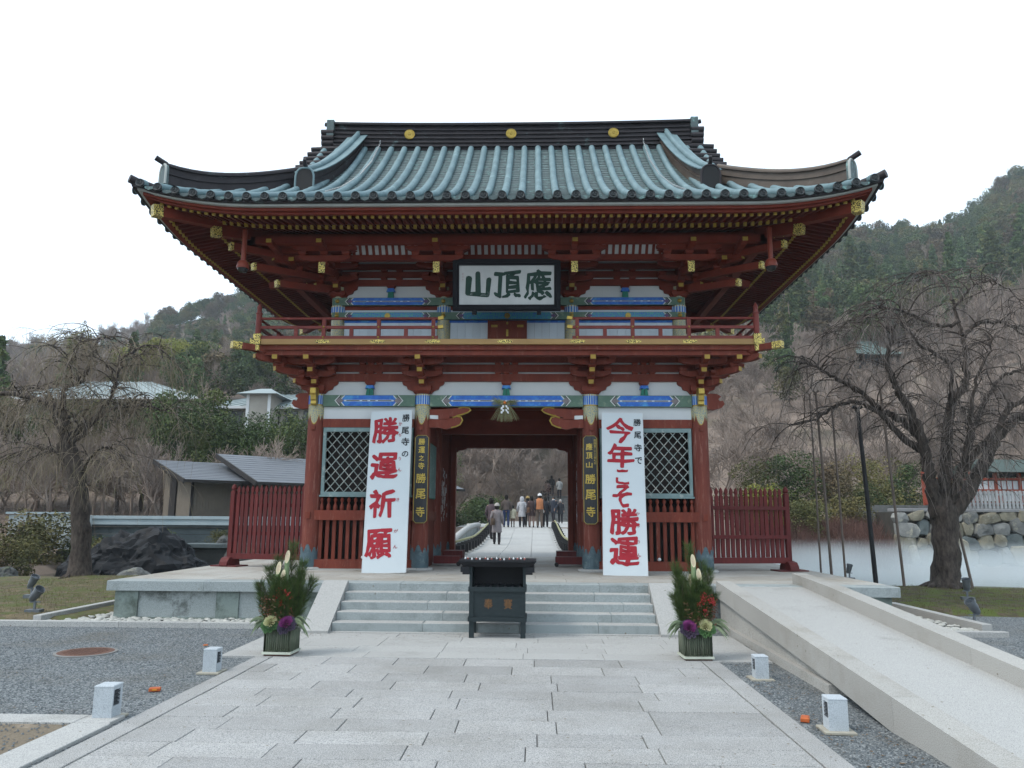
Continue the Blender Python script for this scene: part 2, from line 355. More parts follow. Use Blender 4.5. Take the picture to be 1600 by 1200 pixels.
xs = frange(-420, -60, 12)+frange(-54, -22, 4)+frange(-20, 20, 0.8)+frange(22, 54, 4)+frange(60, 420, 12)
ys = [-60, -30, -12, 0, 6]+frange(11, 33, 0.7)+frange(34, 60, 2)+frange(64, 420, 8)
grid_sheet('terrain', xs, ys, ground_h, SOIL, kind='structure')

WATER = bpy.data.materials.new('pond_water'); WATER.use_nodes = True
_b = WATER.node_tree.nodes['Principled BSDF']; _b.inputs['Base Color'].default_value = (0.018, 0.026, 0.020, 1); _b.inputs['Roughness'].default_value = 0.08
_n = WATER.node_tree.nodes.new('ShaderNodeTexNoise'); _n.inputs['Scale'].default_value = 5; _bp = WATER.node_tree.nodes.new('ShaderNodeBump'); _bp.inputs['Strength'].default_value = 0.12; _bp.inputs['Distance'].default_value = 0.05
WATER.node_tree.links.new(_n.outputs['Fac'], _bp.inputs['Height']); WATER.node_tree.links.new(_bp.outputs[0], _b.inputs['Normal'])
b = MB(); b.add([(-45, 14, -0.32), (45, 10, -0.32), (45, 31, -0.32), (-45, 31, -0.32)], [(0, 1, 2, 3)])
tag(b.build('pond_water', WATER, None, local=True), kind='structure')

# gravel yard (one sheet) and loose chips on it
def gravel_mat():
    m = bpy.data.materials.new('grey_gravel'); m.use_nodes = True; nt = m.node_tree; N = nt.nodes; L = nt.links
    b = N['Principled BSDF']; b.inputs['Roughness'].default_value = 0.9; b.inputs['Specular IOR Level'].default_value = 0.2
    g = N.new('ShaderNodeNewGeometry'); v = N.new('ShaderNodeTexVoronoi'); v.inputs['Scale'].default_value = 75; L.new(g.outputs['Position'], v.inputs['Vector'])
    bw = N.new('ShaderNodeRGBToBW'); L.new(v.outputs['Color'], bw.inputs[0])
    r = N.new('ShaderNodeValToRGB'); e = r.color_ramp.elements; e[0].position = 0.15; e[0].color = (0.048, 0.056, 0.061, 1); e[1].position = 0.85; e[1].color = (0.28, 0.30, 0.305, 1)
    x = r.color_ramp.elements.new(0.5); x.color = (0.122, 0.138, 0.146, 1); L.new(bw.outputs[0], r.inputs['Fac'])
    n = N.new('ShaderNodeTexNoise'); n.inputs['Scale'].default_value = 0.8; n.inputs['Detail'].default_value = 8; L.new(g.outputs['Position'], n.inputs['Vector'])
    mr = N.new('ShaderNodeMapRange'); mr.inputs['From Min'].default_value = 0.5; mr.inputs['From Max'].default_value = 0.75; L.new(n.outputs['Fac'], mr.inputs['Value'])
    mr.inputs['To Max'].default_value = 0.6
    mx = N.new('ShaderNodeMixRGB'); L.new(mr.outputs[0], mx.inputs['Fac']); L.new(r.outputs[0], mx.inputs['Color1']); mx.inputs['Color2'].default_value = (0.115, 0.105, 0.085, 1)
    L.new(mx.outputs[0], b.inputs['Base Color'])
    bp = N.new('ShaderNodeBump'); bp.inputs['Strength'].default_value = 1.0; bp.inputs['Distance'].default_value = 0.012; bp.invert = True
    L.new(v.outputs['Distance'], bp.inputs['Height']); L.new(bp.outputs[0], b.inputs['Normal'])
    return m
GRAVEL = gravel_mat()
def gz(x, y): return 0.006*mnoise.noise(Vector((x*1.3, y*1.3, 0)))+0.004
grid_sheet('gravel_ground', frange(-14, 14, 0.28), frange(-6, 12.8, 0.28), gz, GRAVEL, kind='structure')
b = MB()
for xa, xb, ya, yb in ((-14, 14, -30, -6), (-60, -14, -30, 11.5), (14, 60, -30, 11.5), (7.2, 14, 12.8, 13.9)):
    b.add([(xa, ya, 0.002), (xb, ya, 0.002), (xb, yb, 0.002), (xa, yb, 0.002)], [(0, 1, 2, 3)])
tag(b.build('gravel_ground', GRAVEL, None, local=True), kind='structure')
CHIP = mat('gravel_chip', (0.20, 0.22, 0.23), (0.06, 0.072, 0.08), 0.85, scale=40)
b = MB()
for i in range(26000):
    y = 3.2+8.4*random.random()**1.4
    if random.random() < 0.72: x = random.uniform(-9.5, -2.78)
    else: x = random.choice((random.uniform(2.72, 3.22), random.uniform(2.72, 3.22), random.uniform(5.1, 9.5)))
    if x < -3.3 and y < 6.2 and x > -9.5: pass
    s = random.uniform(0.006, 0.016); a = random.uniform(0, 6.28)
    P = [(math.cos(a)*s, math.sin(a)*s*0.8, 0), (math.cos(a+2.2)*s, math.sin(a+2.2)*s*0.9, 0), (math.cos(a+4.1)*s, math.sin(a+4.1)*s*0.7, 0), (0.1*s, 0, s*random.uniform(0.5, 1.0))]
    z0 = gz(x, y); 
    if x < -3.02 and y < 6.2: z0 = 0.016
    b.add([(x+p[0], y+p[1], z0+p[2]) for p in P], [(0, 1, 3), (1, 2, 3), (2, 0, 3)])
tag(b.build('gravel_chips', CHIP, None, local=True), kind='stuff', label='loose grey gravel chips lying on the forecourt', cat='gravel')

# ------------------------------------------------------------------ paved path, slab by slab
MORTAR = mat('paving_bed', (0.15, 0.14, 0.125), (0.07, 0.07, 0.065), 0.95, scale=8)
path = root('paved_path', 'pale granite slab path leading up to the gate steps', 'path', (0, 6, 0)); path['kind'] = 'structure'
del path['category']
b = MB(); b.box(-2.64, 2.64, -1.2, 9.13, -0.02, 0.010); b.build('mortar_bed', MORTAR, path)
random.seed(5)
rows = []; y = 9.14
ylist = [9.14, 8.70, 8.26, 7.86, 7.51, 7.18, 6.80, 6.44, 6.08, 5.74, 5.40]
while ylist[-1] > -1.0: ylist.append(ylist[-1]-random.uniform(0.33, 0.38))
G = 0.0035
for k in range(len(ylist)-1):
    ya, yb = ylist[k+1], ylist[k]
    x = -2.44-random.uniform(0.0, 0.7) if k % 2 else -2.44-random.uniform(0.2, 0.5)
    first = True
    while x < 2.44:
        w = random.uniform(0.74, 0.98); xa = max(x, -2.44); xb = min(x+w, 2.44)
        if 2.44-xb < 0.22: xb = 2.44
        if xb-xa > 0.12:
            MB().cbox(xa+G, xb-G, ya+G, yb-G, 0, 0.022+random.uniform(0, 0.0035), c=0.004).build('paving_slab', GRAN, path)
        x = x+w if xb < 2.44 else 99
y = 9.14
while y > -1.0:
    for sx in (-1, 1):
        L_ = random.uniform(0.95, 1.05)
        MB().cbox(min(sx*2.45, sx*2.64), max(sx*2.45, sx*2.64), y-0.98, y-G, 0, 0.026, c=0.004).build('edge_stone', GRAN, path)
    y -= 0.98
# landing in front of the steps
landing = root('paved_landing', 'wide granite landing between the path and the steps', None, (0, 10, 0)); landing['kind'] = 'structure'
B('mortar_bed', MORTAR, landing, -3.06, 3.24, 9.16, 11.08, -0.02, 0.010)
for k in range(5):
    ya = 9.15+k*0.385; x = -3.07-random.uniform(0, 0.6)
    while x < 3.25:
        w = random.uniform(0.8, 1.1); xa = max(x, -3.07); xb = min(x+w, 3.25)
        if xb-xa > 0.1: MB().cbox(xa+G*0.6, xb-G*0.6, ya+G*0.6, ya+0.385-G*0.6, 0, 0.024+random.uniform(0, 0.003), c=0.003).build('paving_slab', GRANW, landing)
        x += w
# pale kerb band round the sandy bed at the lower left
SAND = mat('sandy_grit', (0.24, 0.20, 0.145), (0.14, 0.115, 0.085), 0.95, scale=60, bump=0.5, bscale=120, c3=(0.30, 0.25, 0.19), c3scale=2)
b = MB(); b.add([(-14, -6, 0.012), (-3.02, -6, 0.012), (-3.02, 6.2, 0.012), (-14, 6.2, 0.012)], [(0, 1, 2, 3)])
tag(b.build('sandy_bed', SAND, None, local=True), kind='structure')
kb = root('kerb_band', 'flat pale granite band around the sandy bed', None, (-3, 6, 0)); kb['kind'] = 'structure'
for i in range(11): MB().cbox(-3.0-i*1.0+G, -2.0-i*1.0-G if i else -2.72, 6.19, 6.42, 0, 0.03, c=0.004).build('kerb_stone', GRANW, kb)
for i in range(8): MB().cbox(-3.0, -2.70, 6.18-(i+1)*0.95+G, 6.18-i*0.95-G, 0, 0.03, c=0.004).build('kerb_stone', GRANW, kb)
# low kerbs before the platform, with white pebbles behind
kb = root('low_kerb', 'low pale granite kerb in front of the platform', None, (-6, 11.6, 0)); kb['kind'] = 'structure'
x = -11.5
while x < -3.2:
    MB().cbox(x+0.003, min(x+1.2, -3.1)-0.003, 11.45, 11.55, 0, 0.085, c=0.006).build('kerb_stone', GRANW, kb); x += 1.2
for i in range(2): MB().cbox(-6.85, -6.73, 11.56+i*1.1, 12.65+i*1.1, 0, 0.15, c=0.006).build('kerb_stone', GRANW, kb)
kb = root('low_kerb', 'low granite kerb beside the mossy ground', None, (7, 13, 0)); kb['kind'] = 'structure'
for i in range(3): MB().cbox(7.02, 7.16, 11.7+i*1.0, 12.69+i*1.0, 0, 0.14, c=0.006).build('kerb_stone', GRANW, kb)
for i in range(2): MB().cbox(5.1+i*1.05, 6.14+i*1.05, 11.35, 11.47, 0, 0.08, c=0.006).build('kerb_stone', GRANW, kb)
PEB = mat('white_pebble', (0.50, 0.50, 0.46), (0.30, 0.31, 0.29), 0.7, scale=7)
b = MB()
def pebble(b, x, y, z, s):
    n = 7; prof = [(0.001, -0.3), (0.8, -0.1), (1.0, 0.15), (0.7, 0.45), (0.001, 0.6)]
    a0 = random.random()*6; sx = s*random.uniform(0.8, 1.3); sy = s*random.uniform(0.7, 1.0); ca, sa = math.cos(a0), math.sin(a0)
    vs = []; fs = []
    for r, h in prof:
        for k in range(n):
            a = 2*math.pi*k/n; px = r*math.cos(a)*sx; py = r*math.sin(a)*sy
            vs.append((x+px*ca-py*sa, y+px*sa+py*ca, z+h*s))
    for i in range(4):
        for k in range(n): fs.append((i*n+k, i*n+(k+1) % n, (i+1)*n+(k+1) % n, (i+1)*n+k))
    b.add(vs, fs)
for i in range(560): pebble(b, random.uniform(-6.7, -2.95), random.uniform(11.6, 12.08), 0.03+random.uniform(0, 0.03), random.uniform(0.022, 0.055))
for i in range(110): pebble(b, random.uniform(-6.7, -6.05), random.uniform(11.6, 13.6), 0.04, random.uniform(0.03, 0.07))
for i in range(260): pebble(b, random.uniform(5.0, 7.0), random.uniform(11.5, 12.05), 0.03, random.uniform(0.022, 0.05))
for i in range(160): pebble(b, random.uniform(6.15, 7.0), random.uniform(11.9, 14.2), 0.03, random.uniform(0.025, 0.055))
tag(b.build('white_pebbles', PEB, None, smooth=True, local=True), kind='stuff', label='white pebbles filling the drain strip round the platform foot', cat='pebbles')

# mossy lawns either side
def moss_mat(name, a, b_, c):
    return mat(name, a, b_, 0.95, scale=5.5, detail=12, bump=1.0, bscale=30, c3=c, c3scale=2.4, c3th=(0.47, 0.56))
MOSSL = moss_mat('dry_moss_lawn', (0.19, 0.15, 0.085), (0.045, 0.038, 0.024), (0.085, 0.098, 0.028))
MOSSR = moss_mat('green_moss_lawn', (0.13, 0.10, 0.062), (0.03, 0.027, 0.018), (0.085, 0.112, 0.02))
def lawn(name, xs_, ys_, inside, m_, seed):
    def h(x, y):
        e = inside(x, y)
        return -0.06+0.16*smooth(e/1.3)+0.03*mnoise.noise(Vector((x*0.8, y*0.8, seed)))
    o = grid_sheet(name, xs_, ys_, h, m_, kind='structure'); return h
hL = lawn('lawn', frange(-22, -6.12, 0.3), frange(11.58, 21.5, 0.3),
     lambda x, y: min(1.3+min(0, y-11.9)*2, (-6.1-x)*4, (interp(x, [(-22, 15.6), (-13, 16.6), (-11.6, 17.2), (-10.9, 20.9), (-6, 20.9)])-y)*1.5), MOSSL, 1.0)
hR = lawn('lawn', frange(6.12, 24, 0.3), frange(13.5, 20.8, 0.3),
     lambda x, y: min((y-13.5)*2.0, (x-7.1)*4 if y < 14.6 else 9, (interp(x, [(6, 20.3), (9.4, 19.8), (12, 18.9), (24, 15.5)])-y)*1.5), MOSSR, 2.0)
b = MB(); random.seed(9)
for i in range(24000):
    if i % 2: x, y = random.uniform(-13, -6.9), random.uniform(11.7, 20); z = hL(x, y)
    else: x, y = random.uniform(7.2, 14), random.uniform(13.9, 19); z = hR(x, y)
    if z < -0.02: continue
    a = random.uniform(0, 6.28); hh = random.uniform(0.015, 0.05); w = 0.004
    b.add([(x-w*math.cos(a), y-w*math.sin(a), z-0.005), (x+w*math.cos(a), y+w*math.sin(a), z-0.005), (x+random.uniform(-0.02, 0.02), y+random.uniform(-0.02, 0.02), z+hh)], [(0, 1, 2)])
GRASS = mat('short_dry_grass', (0.19, 0.165, 0.07), (0.10, 0.11, 0.035), 0.9, scale=2)
leaf_b = MB()
for i in range(2600):
    q = i % 4
    if q == 0: x, y = random.uniform(-13, -6.9), random.uniform(11.7, 19.5); z = hL(x, y)
    elif q == 1: x, y = random.uniform(7.2, 14), random.uniform(13.9, 18.5); z = hR(x, y)
    elif q == 2: x, y = random.choice((random.uniform(-9, -2.8), random.uniform(2.7, 3.2), random.uniform(5.2, 9))), random.uniform(5, 11.2); z = 0.014
    else: x, y = random.choice((random.uniform(-2.6, 2.6), random.gauss(2.5, 0.12), random.gauss(-2.5, 0.12), random.uniform(-2.2, 2.2))), random.choice((random.uniform(4.5, 11.0), random.gauss(10.9, 0.12))); z = 0.029
    if z < -0.02 or (3.25 < x < 4.85 and y < 12): continue
    if q == 3 and (abs(x) > 3.0 or y > 10.98): continue
    a = random.uniform(0, 6.28); s = random.uniform(0.008, 0.022) if q != 3 else random.uniform(0.004, 0.012); t = random.uniform(0.0, 0.006)
    leaf_b.add([(x-s*math.cos(a), y-s*math.sin(a), z), (x+s*0.5*math.sin(a), y-s*0.5*math.cos(a), z+t), (x+s*math.cos(a), y+s*math.sin(a), z+t*0.5), (x-s*0.5*math.sin(a), y+s*0.5*math.cos(a), z+t)], [(0, 1, 2, 3)])
tag(leaf_b.build('fallen_leaves', mat('dead_leaf', (0.20, 0.13, 0.07), (0.09, 0.06, 0.035), 0.9, scale=9), None, local=True), kind='stuff', label='small dead leaves scattered over lawns, gravel and paving', cat='leaves')
tag(b.build('grass_blades', GRASS, None, local=True), kind='stuff', label='sparse short grass on the mossy lawns', cat='grass')

# ------------------------------------------------------------------ platform, steps, ramp
PX, PY0, PY1, PZ = 6.05, 12.03, 20.6, 0.62
plat = root('stone_platform', 'granite platform with algae stained side panels carrying the gate', 'platform', (0, 16.3, 0))
B('core', GRANP, plat, -5.9, 5.9, 12.25, 20.5, -1.0, 0.46)
for sx in (-1, 1):   # front panels between posts
    xa, xb = (-5.94, -2.66) if sx < 0 else (4.9, 5.94)
    B('base_course', GRANG, plat, xa-0.03, xb, 12.08, 12.3, -0.05, 0.07)
    ps = [(-5.94, -5.58), (-4.35, -4.0), (-2.98, -2.66)] if sx < 0 else [(5.58, 5.94), (4.9, 5.05)]
    for a_, b_ in ps: B('post_stone', GRANG, plat, a_, b_, 12.10, 12.24, 0.071, 0.468)
    if sx < 0:
        B('panel_stone', GRANP, plat, -5.578, -4.352, 12.13, 12.24, 0.071, 0.466); B('panel_stone', GRANP, plat, -3.998, -2.982, 12.13, 12.24, 0.071, 0.466)
    else: B('panel_stone', GRANP, plat, 5.052, 5.578, 12.13, 12.24, 0.071, 0.466)
for sx in (-1, 1):   # side panels
    for i in range(5):
        y0 = 12.26+i*1.65; x0, x1 = (5.91, 5.94) if sx > 0 else (-5.94, -5.91)
        B('post_stone', GRANG, plat, x0, x1, y0, y0+0.3, 0.0, 0.468); 
# coping slabs all round (overhanging) and floor slabs
x = -PX
while x < PX-0.1:
    xe = min(x+1.52, PX)
    if xe < -2.4 or x > 2.3 or True:
        a_, b_ = x, xe
        MB().cbox(a_+0.002, b_-0.002, PY0, PY0+0.42, 0.47, PZ, c=0.008).build('coping_stone', GRANB, plat) if (b_ <= -2.3 or a_ >= 2.3) else MB().cbox(a_+0.002, b_-0.002, PY0, PY0+0.42, 0.47, PZ, c=0.008).build('coping_stone', GRANB, plat)
    x = xe
for sx in (-1, 1):
    for i in range(6):
        y0 = PY0+0.425+i*1.36
        MB().cbox(*((PX-0.4, PX) if sx > 0 else (-PX, -PX+0.4)), y0+0.002, y0+1.357, 0.47, PZ, c=0.008).build('coping_stone', GRANF, plat)
random.seed(8)
for j in range(12):
    y0 = PY0+0.425+j*0.68; x = -PX+0.402-(0.5 if j % 2 else 0)
    while x < PX-0.41:
        xa = max(x, -PX+0.402); xb = min(x+1.12, PX-0.402)
        if xb-xa > 0.05: MB().cbox(xa+0.003, xb-0.003, y0+0.003, y0+0.677, 0.46, PZ-random.uniform(0, 0.002), c=0.003).build('floor_slab', GRANF, plat)
        x += 1.12
steps = root('stone_steps', 'five pale granite steps rising to the platform between sloping side stones', 'steps', (0, 11.6, 0))
rise, tread = 0.116, 0.232
def stepbox(x0, x1, y0, y1, z0, z1):
    b = MB().cbox(x0, x1, y0, y1, z0, z1, c=0.009); b.m[1] = 1; b.m[3] = 1; return b
for k in range(5):
    y0 = 11.10+k*tread; z0 = 0.02+k*rise+ (0.02 if k == 0 else 0.0); z1 = min(0.04+(k+1)*rise, PZ-0.0) if k < 4 else PZ-0.003
    if k == 4: continue
    xs_ = [-2.28, -1.0+0.25*(k % 2), 0.35-0.3*(k % 2), 1.45+0.2*(k % 3), 2.28]
    for a_, b_ in zip(xs_, xs_[1:]):
        stepbox(a_+0.002, b_-0.002, y0, y0+tread+0.05, z0-0.02, z1).build('step_stone', [GRANB, GRANW], steps)
B('step_foot', GRANW, steps, -2.6, 2.62, 10.99, 11.1, 0.0, 0.035)
for sx in (-1, 1):   # sloping side stones
    x0, x1 = (2.285, 2.66) if sx > 0 else (-2.66, -2.285)
    out = [(10.92, 0.0), (12.03, 0.0), (12.03, 0.645), (11.98, 0.655), (10.92, 0.06)]
    mtx = Matrix(((0, 0, 1, x0), (1, 0, 0, 0), (0, 1, 0, 0), (0, 0, 0, 1)))
    MB().prism(out, mtx, x1-x0).build('side_stone', GRANW, steps)
# wheelchair ramp on the right
ramp = root('stone_ramp', 'long pale granite ramp with curbs sloping down to the right of the steps', 'ramp', (4.0, 8, 0))
def rz(y): return max(0.0, PZ-0.074*(12.05-y))
mtx = Matrix(((0, 0, 1, 3.45), (1, 0, 0, 0), (0, 1, 0, 0), (0, 0, 0, 1)))
ysr = [12.03, 10.6, 9.2, 7.8, 6.4, 5.0, 3.67]
MB().prism([(12.028, 0), (3.67, 0), (3.67, 0.012), (12.028, PZ-0.008)], mtx, 1.15).build('ramp_slab', GRANW, ramp)
def curb(x0, x1, lift, name, zb=None):
    mt = Matrix(((0, 0, 1, x0), (1, 0, 0, 0), (0, 1, 0, 0), (0, 0, 0, 1)))
    yy = [12.5, 11.0, 9.4, 7.55, 6.3, 4.9, 3.67] if x0 > 4 else [12.02, 11.0, 9.4, 7.55, 6.3, 4.9, 3.67]
    for i in range(len(yy)-1):
        a_, b_ = yy[i]-0.0015, yy[i+1]+0.0015
        lo = (lambda y: 0.0) if zb is None else zb
        MB().prism([(a_, lo(a_)), (b_, lo(b_)), (b_, rz(b_)+lift), (a_, rz(min(a_, 12.05))+lift)], mt, x1-x0).build(name, GRANR, ramp)
curb(4.60, 4.82, 0.165, 'curb_stone')
# left curb: overhanging slab above a recess and a base course
curb(3.30, 3.52, 0.075, 'curb_stone', zb=lambda y: 0.0 if y < 7.54 else (rz(y)-0.16))
for i in range(3): B('base_course', GRANR, ramp, 3.285, 3.50, 7.57+i*1.2, 7.57+(i+1)*1.2-0.003, 0.0, 0.10)
mt = Matrix(((0, 0, 1, 3.35), (1, 0, 0, 0), (0, 1, 0, 0), (0, 0, 0, 1)))
MB().prism([(12.0, 0), (7.6, 0), (7.6, 0.12), (12.0, 0.45)], mt, 0.1).build('recess_wall', GRANR, ramp)
for i in range(1): B('base_course', GRANR, ramp, 3.285, 3.50, 11.17, 12.02, 0.0, 0.10)

# ================================================================== the gate
YC, CO, CI = 15.07, 3.79, 1.66
ROWS = [15.07, 17.08, 19.09]
gate = root('temple_gate', 'two-storey vermilion temple gate with blue-green copper hip-and-gable roof', 'gate', (0, 17.08, PZ))
# ---- columns
def column(x, y):
    n = 24
    b = MB(); b.lathe([(0.163, PZ+0.04), (0.165, 1.6), (0.162, 3.0), (0.155, 4.02)], (x, y, 0), n)
    c = b.build('column', REDB, gate, smooth=True)
    b = MB(); b.lathe([(0.27, PZ), (0.275, PZ+0.012), (0.26, PZ+0.035), (0.235, PZ+0.045)], (x, y, 0), 24); b.build('base_stone', GRANW, c, smooth=True)
    # metal shoe with lobed top edge
    b = MB(); vs = []; fs = []; m_ = 64; r1 = 0.176
    def top(a):
        t = (a*4/(2*math.pi)) % 1; t = abs(t-0.5)*2      # 0 at lobe centre
        return 0.93+ (0.165*math.sqrt(max(0, 1-(t/0.42)**2)) if t < 0.42 else (0.05 if t < 0.62 else 0.11*smooth((t-0.62)/0.3)))
    for k in range(m_):
        a = 2*math.pi*k/m_; zt = top(a+math.pi/4)
        for z_, rr in ((PZ+0.046, r1+0.004), (PZ+0.10, r1+0.002), (zt, r1), (zt, 0.16)): vs.append((x+rr*math.cos(a), y+rr*math.sin(a), z_))
    for k in range(m_):
        k2 = (k+1) % m_
        for i in range(3): fs.append((k*4+i, k2*4+i, k2*4+i+1, k*4+i+1))
    b.add(vs, fs); sh = b.build('metal_shoe', SHOE, c, smooth=True)
    b = MB()
    for k in range(24):
        a = 2*math.pi*k/24; 
        b.beam((x+(r1+0.004)*math.cos(a), y+(r1+0.004)*math.sin(a), PZ+0.07), (x+(r1+0.003)*math.cos(a), y+(r1+0.003)*math.sin(a), 0.88), 0.012, 0.006, up=(math.cos(a), math.sin(a), 0))
    for k in range(4):
        a = k*math.pi/2; nrm = Vector((math.cos(a), math.sin(a), 0)); t_ = Vector((-math.sin(a), math.cos(a), 0))
        cc = Vector((x, y, 0.985))+nrm*(r1-0.004)
        ring = [cc+t_*(0.045*math.cos(q))+Vector((0, 0, 0.045*math.sin(q))) for q in [i*math.pi/6 for i in range(13)]]
        b.tube(ring, 0.009, 5)
    b.build('shoe_relief', SHOE, c)
    return c
front_cols = {}
for ry in ROWS:
    for x in (-CO, -CI, CI, CO): front_cols[(x, ry)] = column(x, ry)
# painted cap on each front column: striped collar and gilt medallion
def cap(x, y, r, z0, z1, zc, parent, nstr=22):
    b = MB(); b.lathe([(r+0.006, z0), (r+0.006, z1)], (x, y, 0), 28, mi=0)
    for k in range(nstr):
        a = 2*math.pi*k/nstr; nx, ny = math.cos(a), math.sin(a); rr = r+0.008
        b.beam((x+rr*nx, y+rr*ny, z0+0.012), (x+rr*nx, y+rr*ny, z1-0.03), 0.028*r/0.16, 0.006, up=(nx, ny, 0), mi=1)
        b.beam((x+(rr+.002)*nx, y+(rr+.002)*ny, z1-0.03), (x+(rr+.002)*nx, y+(rr+.002)*ny, z1-0.004), 0.026*r/0.16, 0.008, up=(nx, ny, 0), mi=2)
    b.lathe([(r+0.012, z0-0.012), (r+0.014, z0), (r+0.012, z0+0.012)], (x, y, 0), 28, mi=2)
    b.build('striped_collar', [LBLUE, BLUE, GOLDM], parent)
    if zc is not None:
        for (m_, rr, dz, nm) in ((MEDAL, r+0.006, 0.0, 'medallion'), (GOLDM, r+0.003, 0.018, 'medallion_rim')):
            b = MB(); vs = []; fs = []; n = 60
            for k in range(n+1):
                a = 2*math.pi*k/n; t = ((a-math.pi/2)/(math.pi/2)) % 1; t = abs(t-0.5)*2
                # four pointed lobes (deep one faces front)
                zb = zc+(z0-zc)*(0.55*min(1, t/0.75)**2.2) if t < 0.78 else zc+(z0-zc)*(0.55-0.35*math.sin((t-0.78)/0.22*math.pi/2))
                vs += [(x+rr*math.cos(a+math.pi/4), y+rr*math.sin(a+math.pi/4), z0), (x+rr*math.cos(a+math.pi/4), y+rr*math.sin(a+math.pi/4), zb-dz)]
            for k in range(n): fs.append((2*k, 2*k+1, 2*k+3, 2*k+2))
            b.add(vs, fs); b.build(nm, m_, parent, smooth=True)
for x in (-CO, -CI, CI, CO): cap(x, YC, 0.157, 3.80, 4.02, 3.43, front_cols[(x, YC)])

# ---- painted beams
def painted_beam(xa, xb, yf, z0, z1, scroll=False, ends=True, depth=0.14, dark=False):
    """xa..xb, front face at yf"""
    body = MB().box(xa, xb, yf, yf+depth, z0, z1).build('painted_beam', GREEN, gate)
    h = z1-z0; e = 0.34*min(1, (xb-xa)/1.8); A, Bx = xa+e+0.10, xb-e-0.10; y1 = yf-0.003
    b = MB()
    def pl(pts, mi, dy=0.0):
        b.add([(p[0], y1-dy, p[1]) for p in pts]+[(p[0], yf+0.001, p[1]) for p in pts], [tuple(range(len(pts)))]+[(i, (i+1) % len(pts)+0, len(pts)+(i+1) % len(pts), len(pts)+i) for i in range(len(pts))], mi)
    zc = (z0+z1)/2; hh = h*0.46; q = hh*0.9
    # field with pointed ends
    pl([(A-q, zc), (A, zc-hh), (Bx, zc-hh), (Bx+q, zc), (Bx, zc+hh), (A, zc+hh)], 1 if scroll else 0)
    if not scroll:
        pl([(A-q*0.2, zc-h*0.07), (Bx+q*0.2, zc-h*0.07), (Bx+q*0.2, zc+h*0.07), (A-q*0.2, zc+h*0.07)], 2, 0.002)
        n = max(3, int((Bx-A)/0.26)); 
        for i in range(n):
            s_ = A+(Bx-A)*(i+0.08)/n; t_ = A+(Bx-A)*(i+0.92)/n
            if i % 2: 
                pl([(s_, zc-h*0.032), (s_+(t_-s_)*0.4, zc-h*0.032), (s_+(t_-s_)*0.4, zc+h*0.032), (s_, zc+h*0.032)], 3, 0.004)
                pl([(s_+(t_-s_)*0.6, zc-h*0.032), (t_, zc-h*0.032), (t_, zc+h*0.032), (s_+(t_-s_)*0.6, zc+h*0.032)], 3, 0.004)
            else: pl([(s_, zc-h*0.032), (t_, zc-h*0.032), (t_, zc+h*0.032), (s_, zc+h*0.032)], 3, 0.004)
    for sgn, X in ((-1, A), (1, Bx)):
        # white chevrons and the lozenge at each end
        for off, w_, mi in ((0.0, 0.016, 2), (0.075, 0.012, 3), (0.095, 0.014, 2)):
            for s2 in (-1, 1):
                p0 = (X+sgn*(off), zc+s2*hh); p1 = (X+sgn*(off+q), zc)
                pts = [p0, (p0[0]+sgn*w_*1.6, p0[1]), (p1[0]+sgn*w_*1.6, p1[1]), p1]
                pts = pts if (sgn*s2) < 0 else pts[::-1]
                pl(pts, mi, 0.003)
        L0 = X+sgn*(q*0.35); d = h*0.27
        pts = [(L0-sgn*d*0.2, zc), (L0+sgn*d*1.2, zc-d), (L0+sgn*d*2.6, zc), (L0+sgn*d*1.2, zc+d)]
        pl(pts if sgn > 0 else pts[::-1], 4 if not scroll and not dark else 5, 0.005)
    b.build('painted_pattern', [BLUE, PATT, OFFW, BLACKP, TAUPE, PURPLE], body)
    if scroll:
        b = MB(); c0 = ((xa+xb)/2, zc)
        for k in range(9):
            a = 2*math.pi*k/9; b.lathe([(0.001, 0.012), (0.022, 0.010), (0.028, 0)], (c0[0]+0.035*math.cos(a), yf-0.004, c0[1]+0.035*math.sin(a)), 8, mtx=Matrix.Rotation(R(90), 3, 'X'))
        b.lathe([(0.001, 0.022), (0.02, 0.018), (0.028, 0)], (c0[0], yf-0.004, c0[1]), 8, mtx=Matrix.Rotation(R(90), 3, 'X'))
        b.build('gilt_flower', GOLDM, body, smooth=True)
    return body
XB = [(-CO+0.15, -CI-0.15), (-CI+0.15, CI-0.15), (CI+0.15, CO-0.15)]
for a_, b_ in XB: painted_beam(a_, b_, 14.95, 3.775, 4.0)
for ry in ROWS[1:]:
    for a_, b_ in XB: B('tie_beam', REDD, gate, a_, b_, ry-0.07, ry+0.07, 3.775, 4.0)
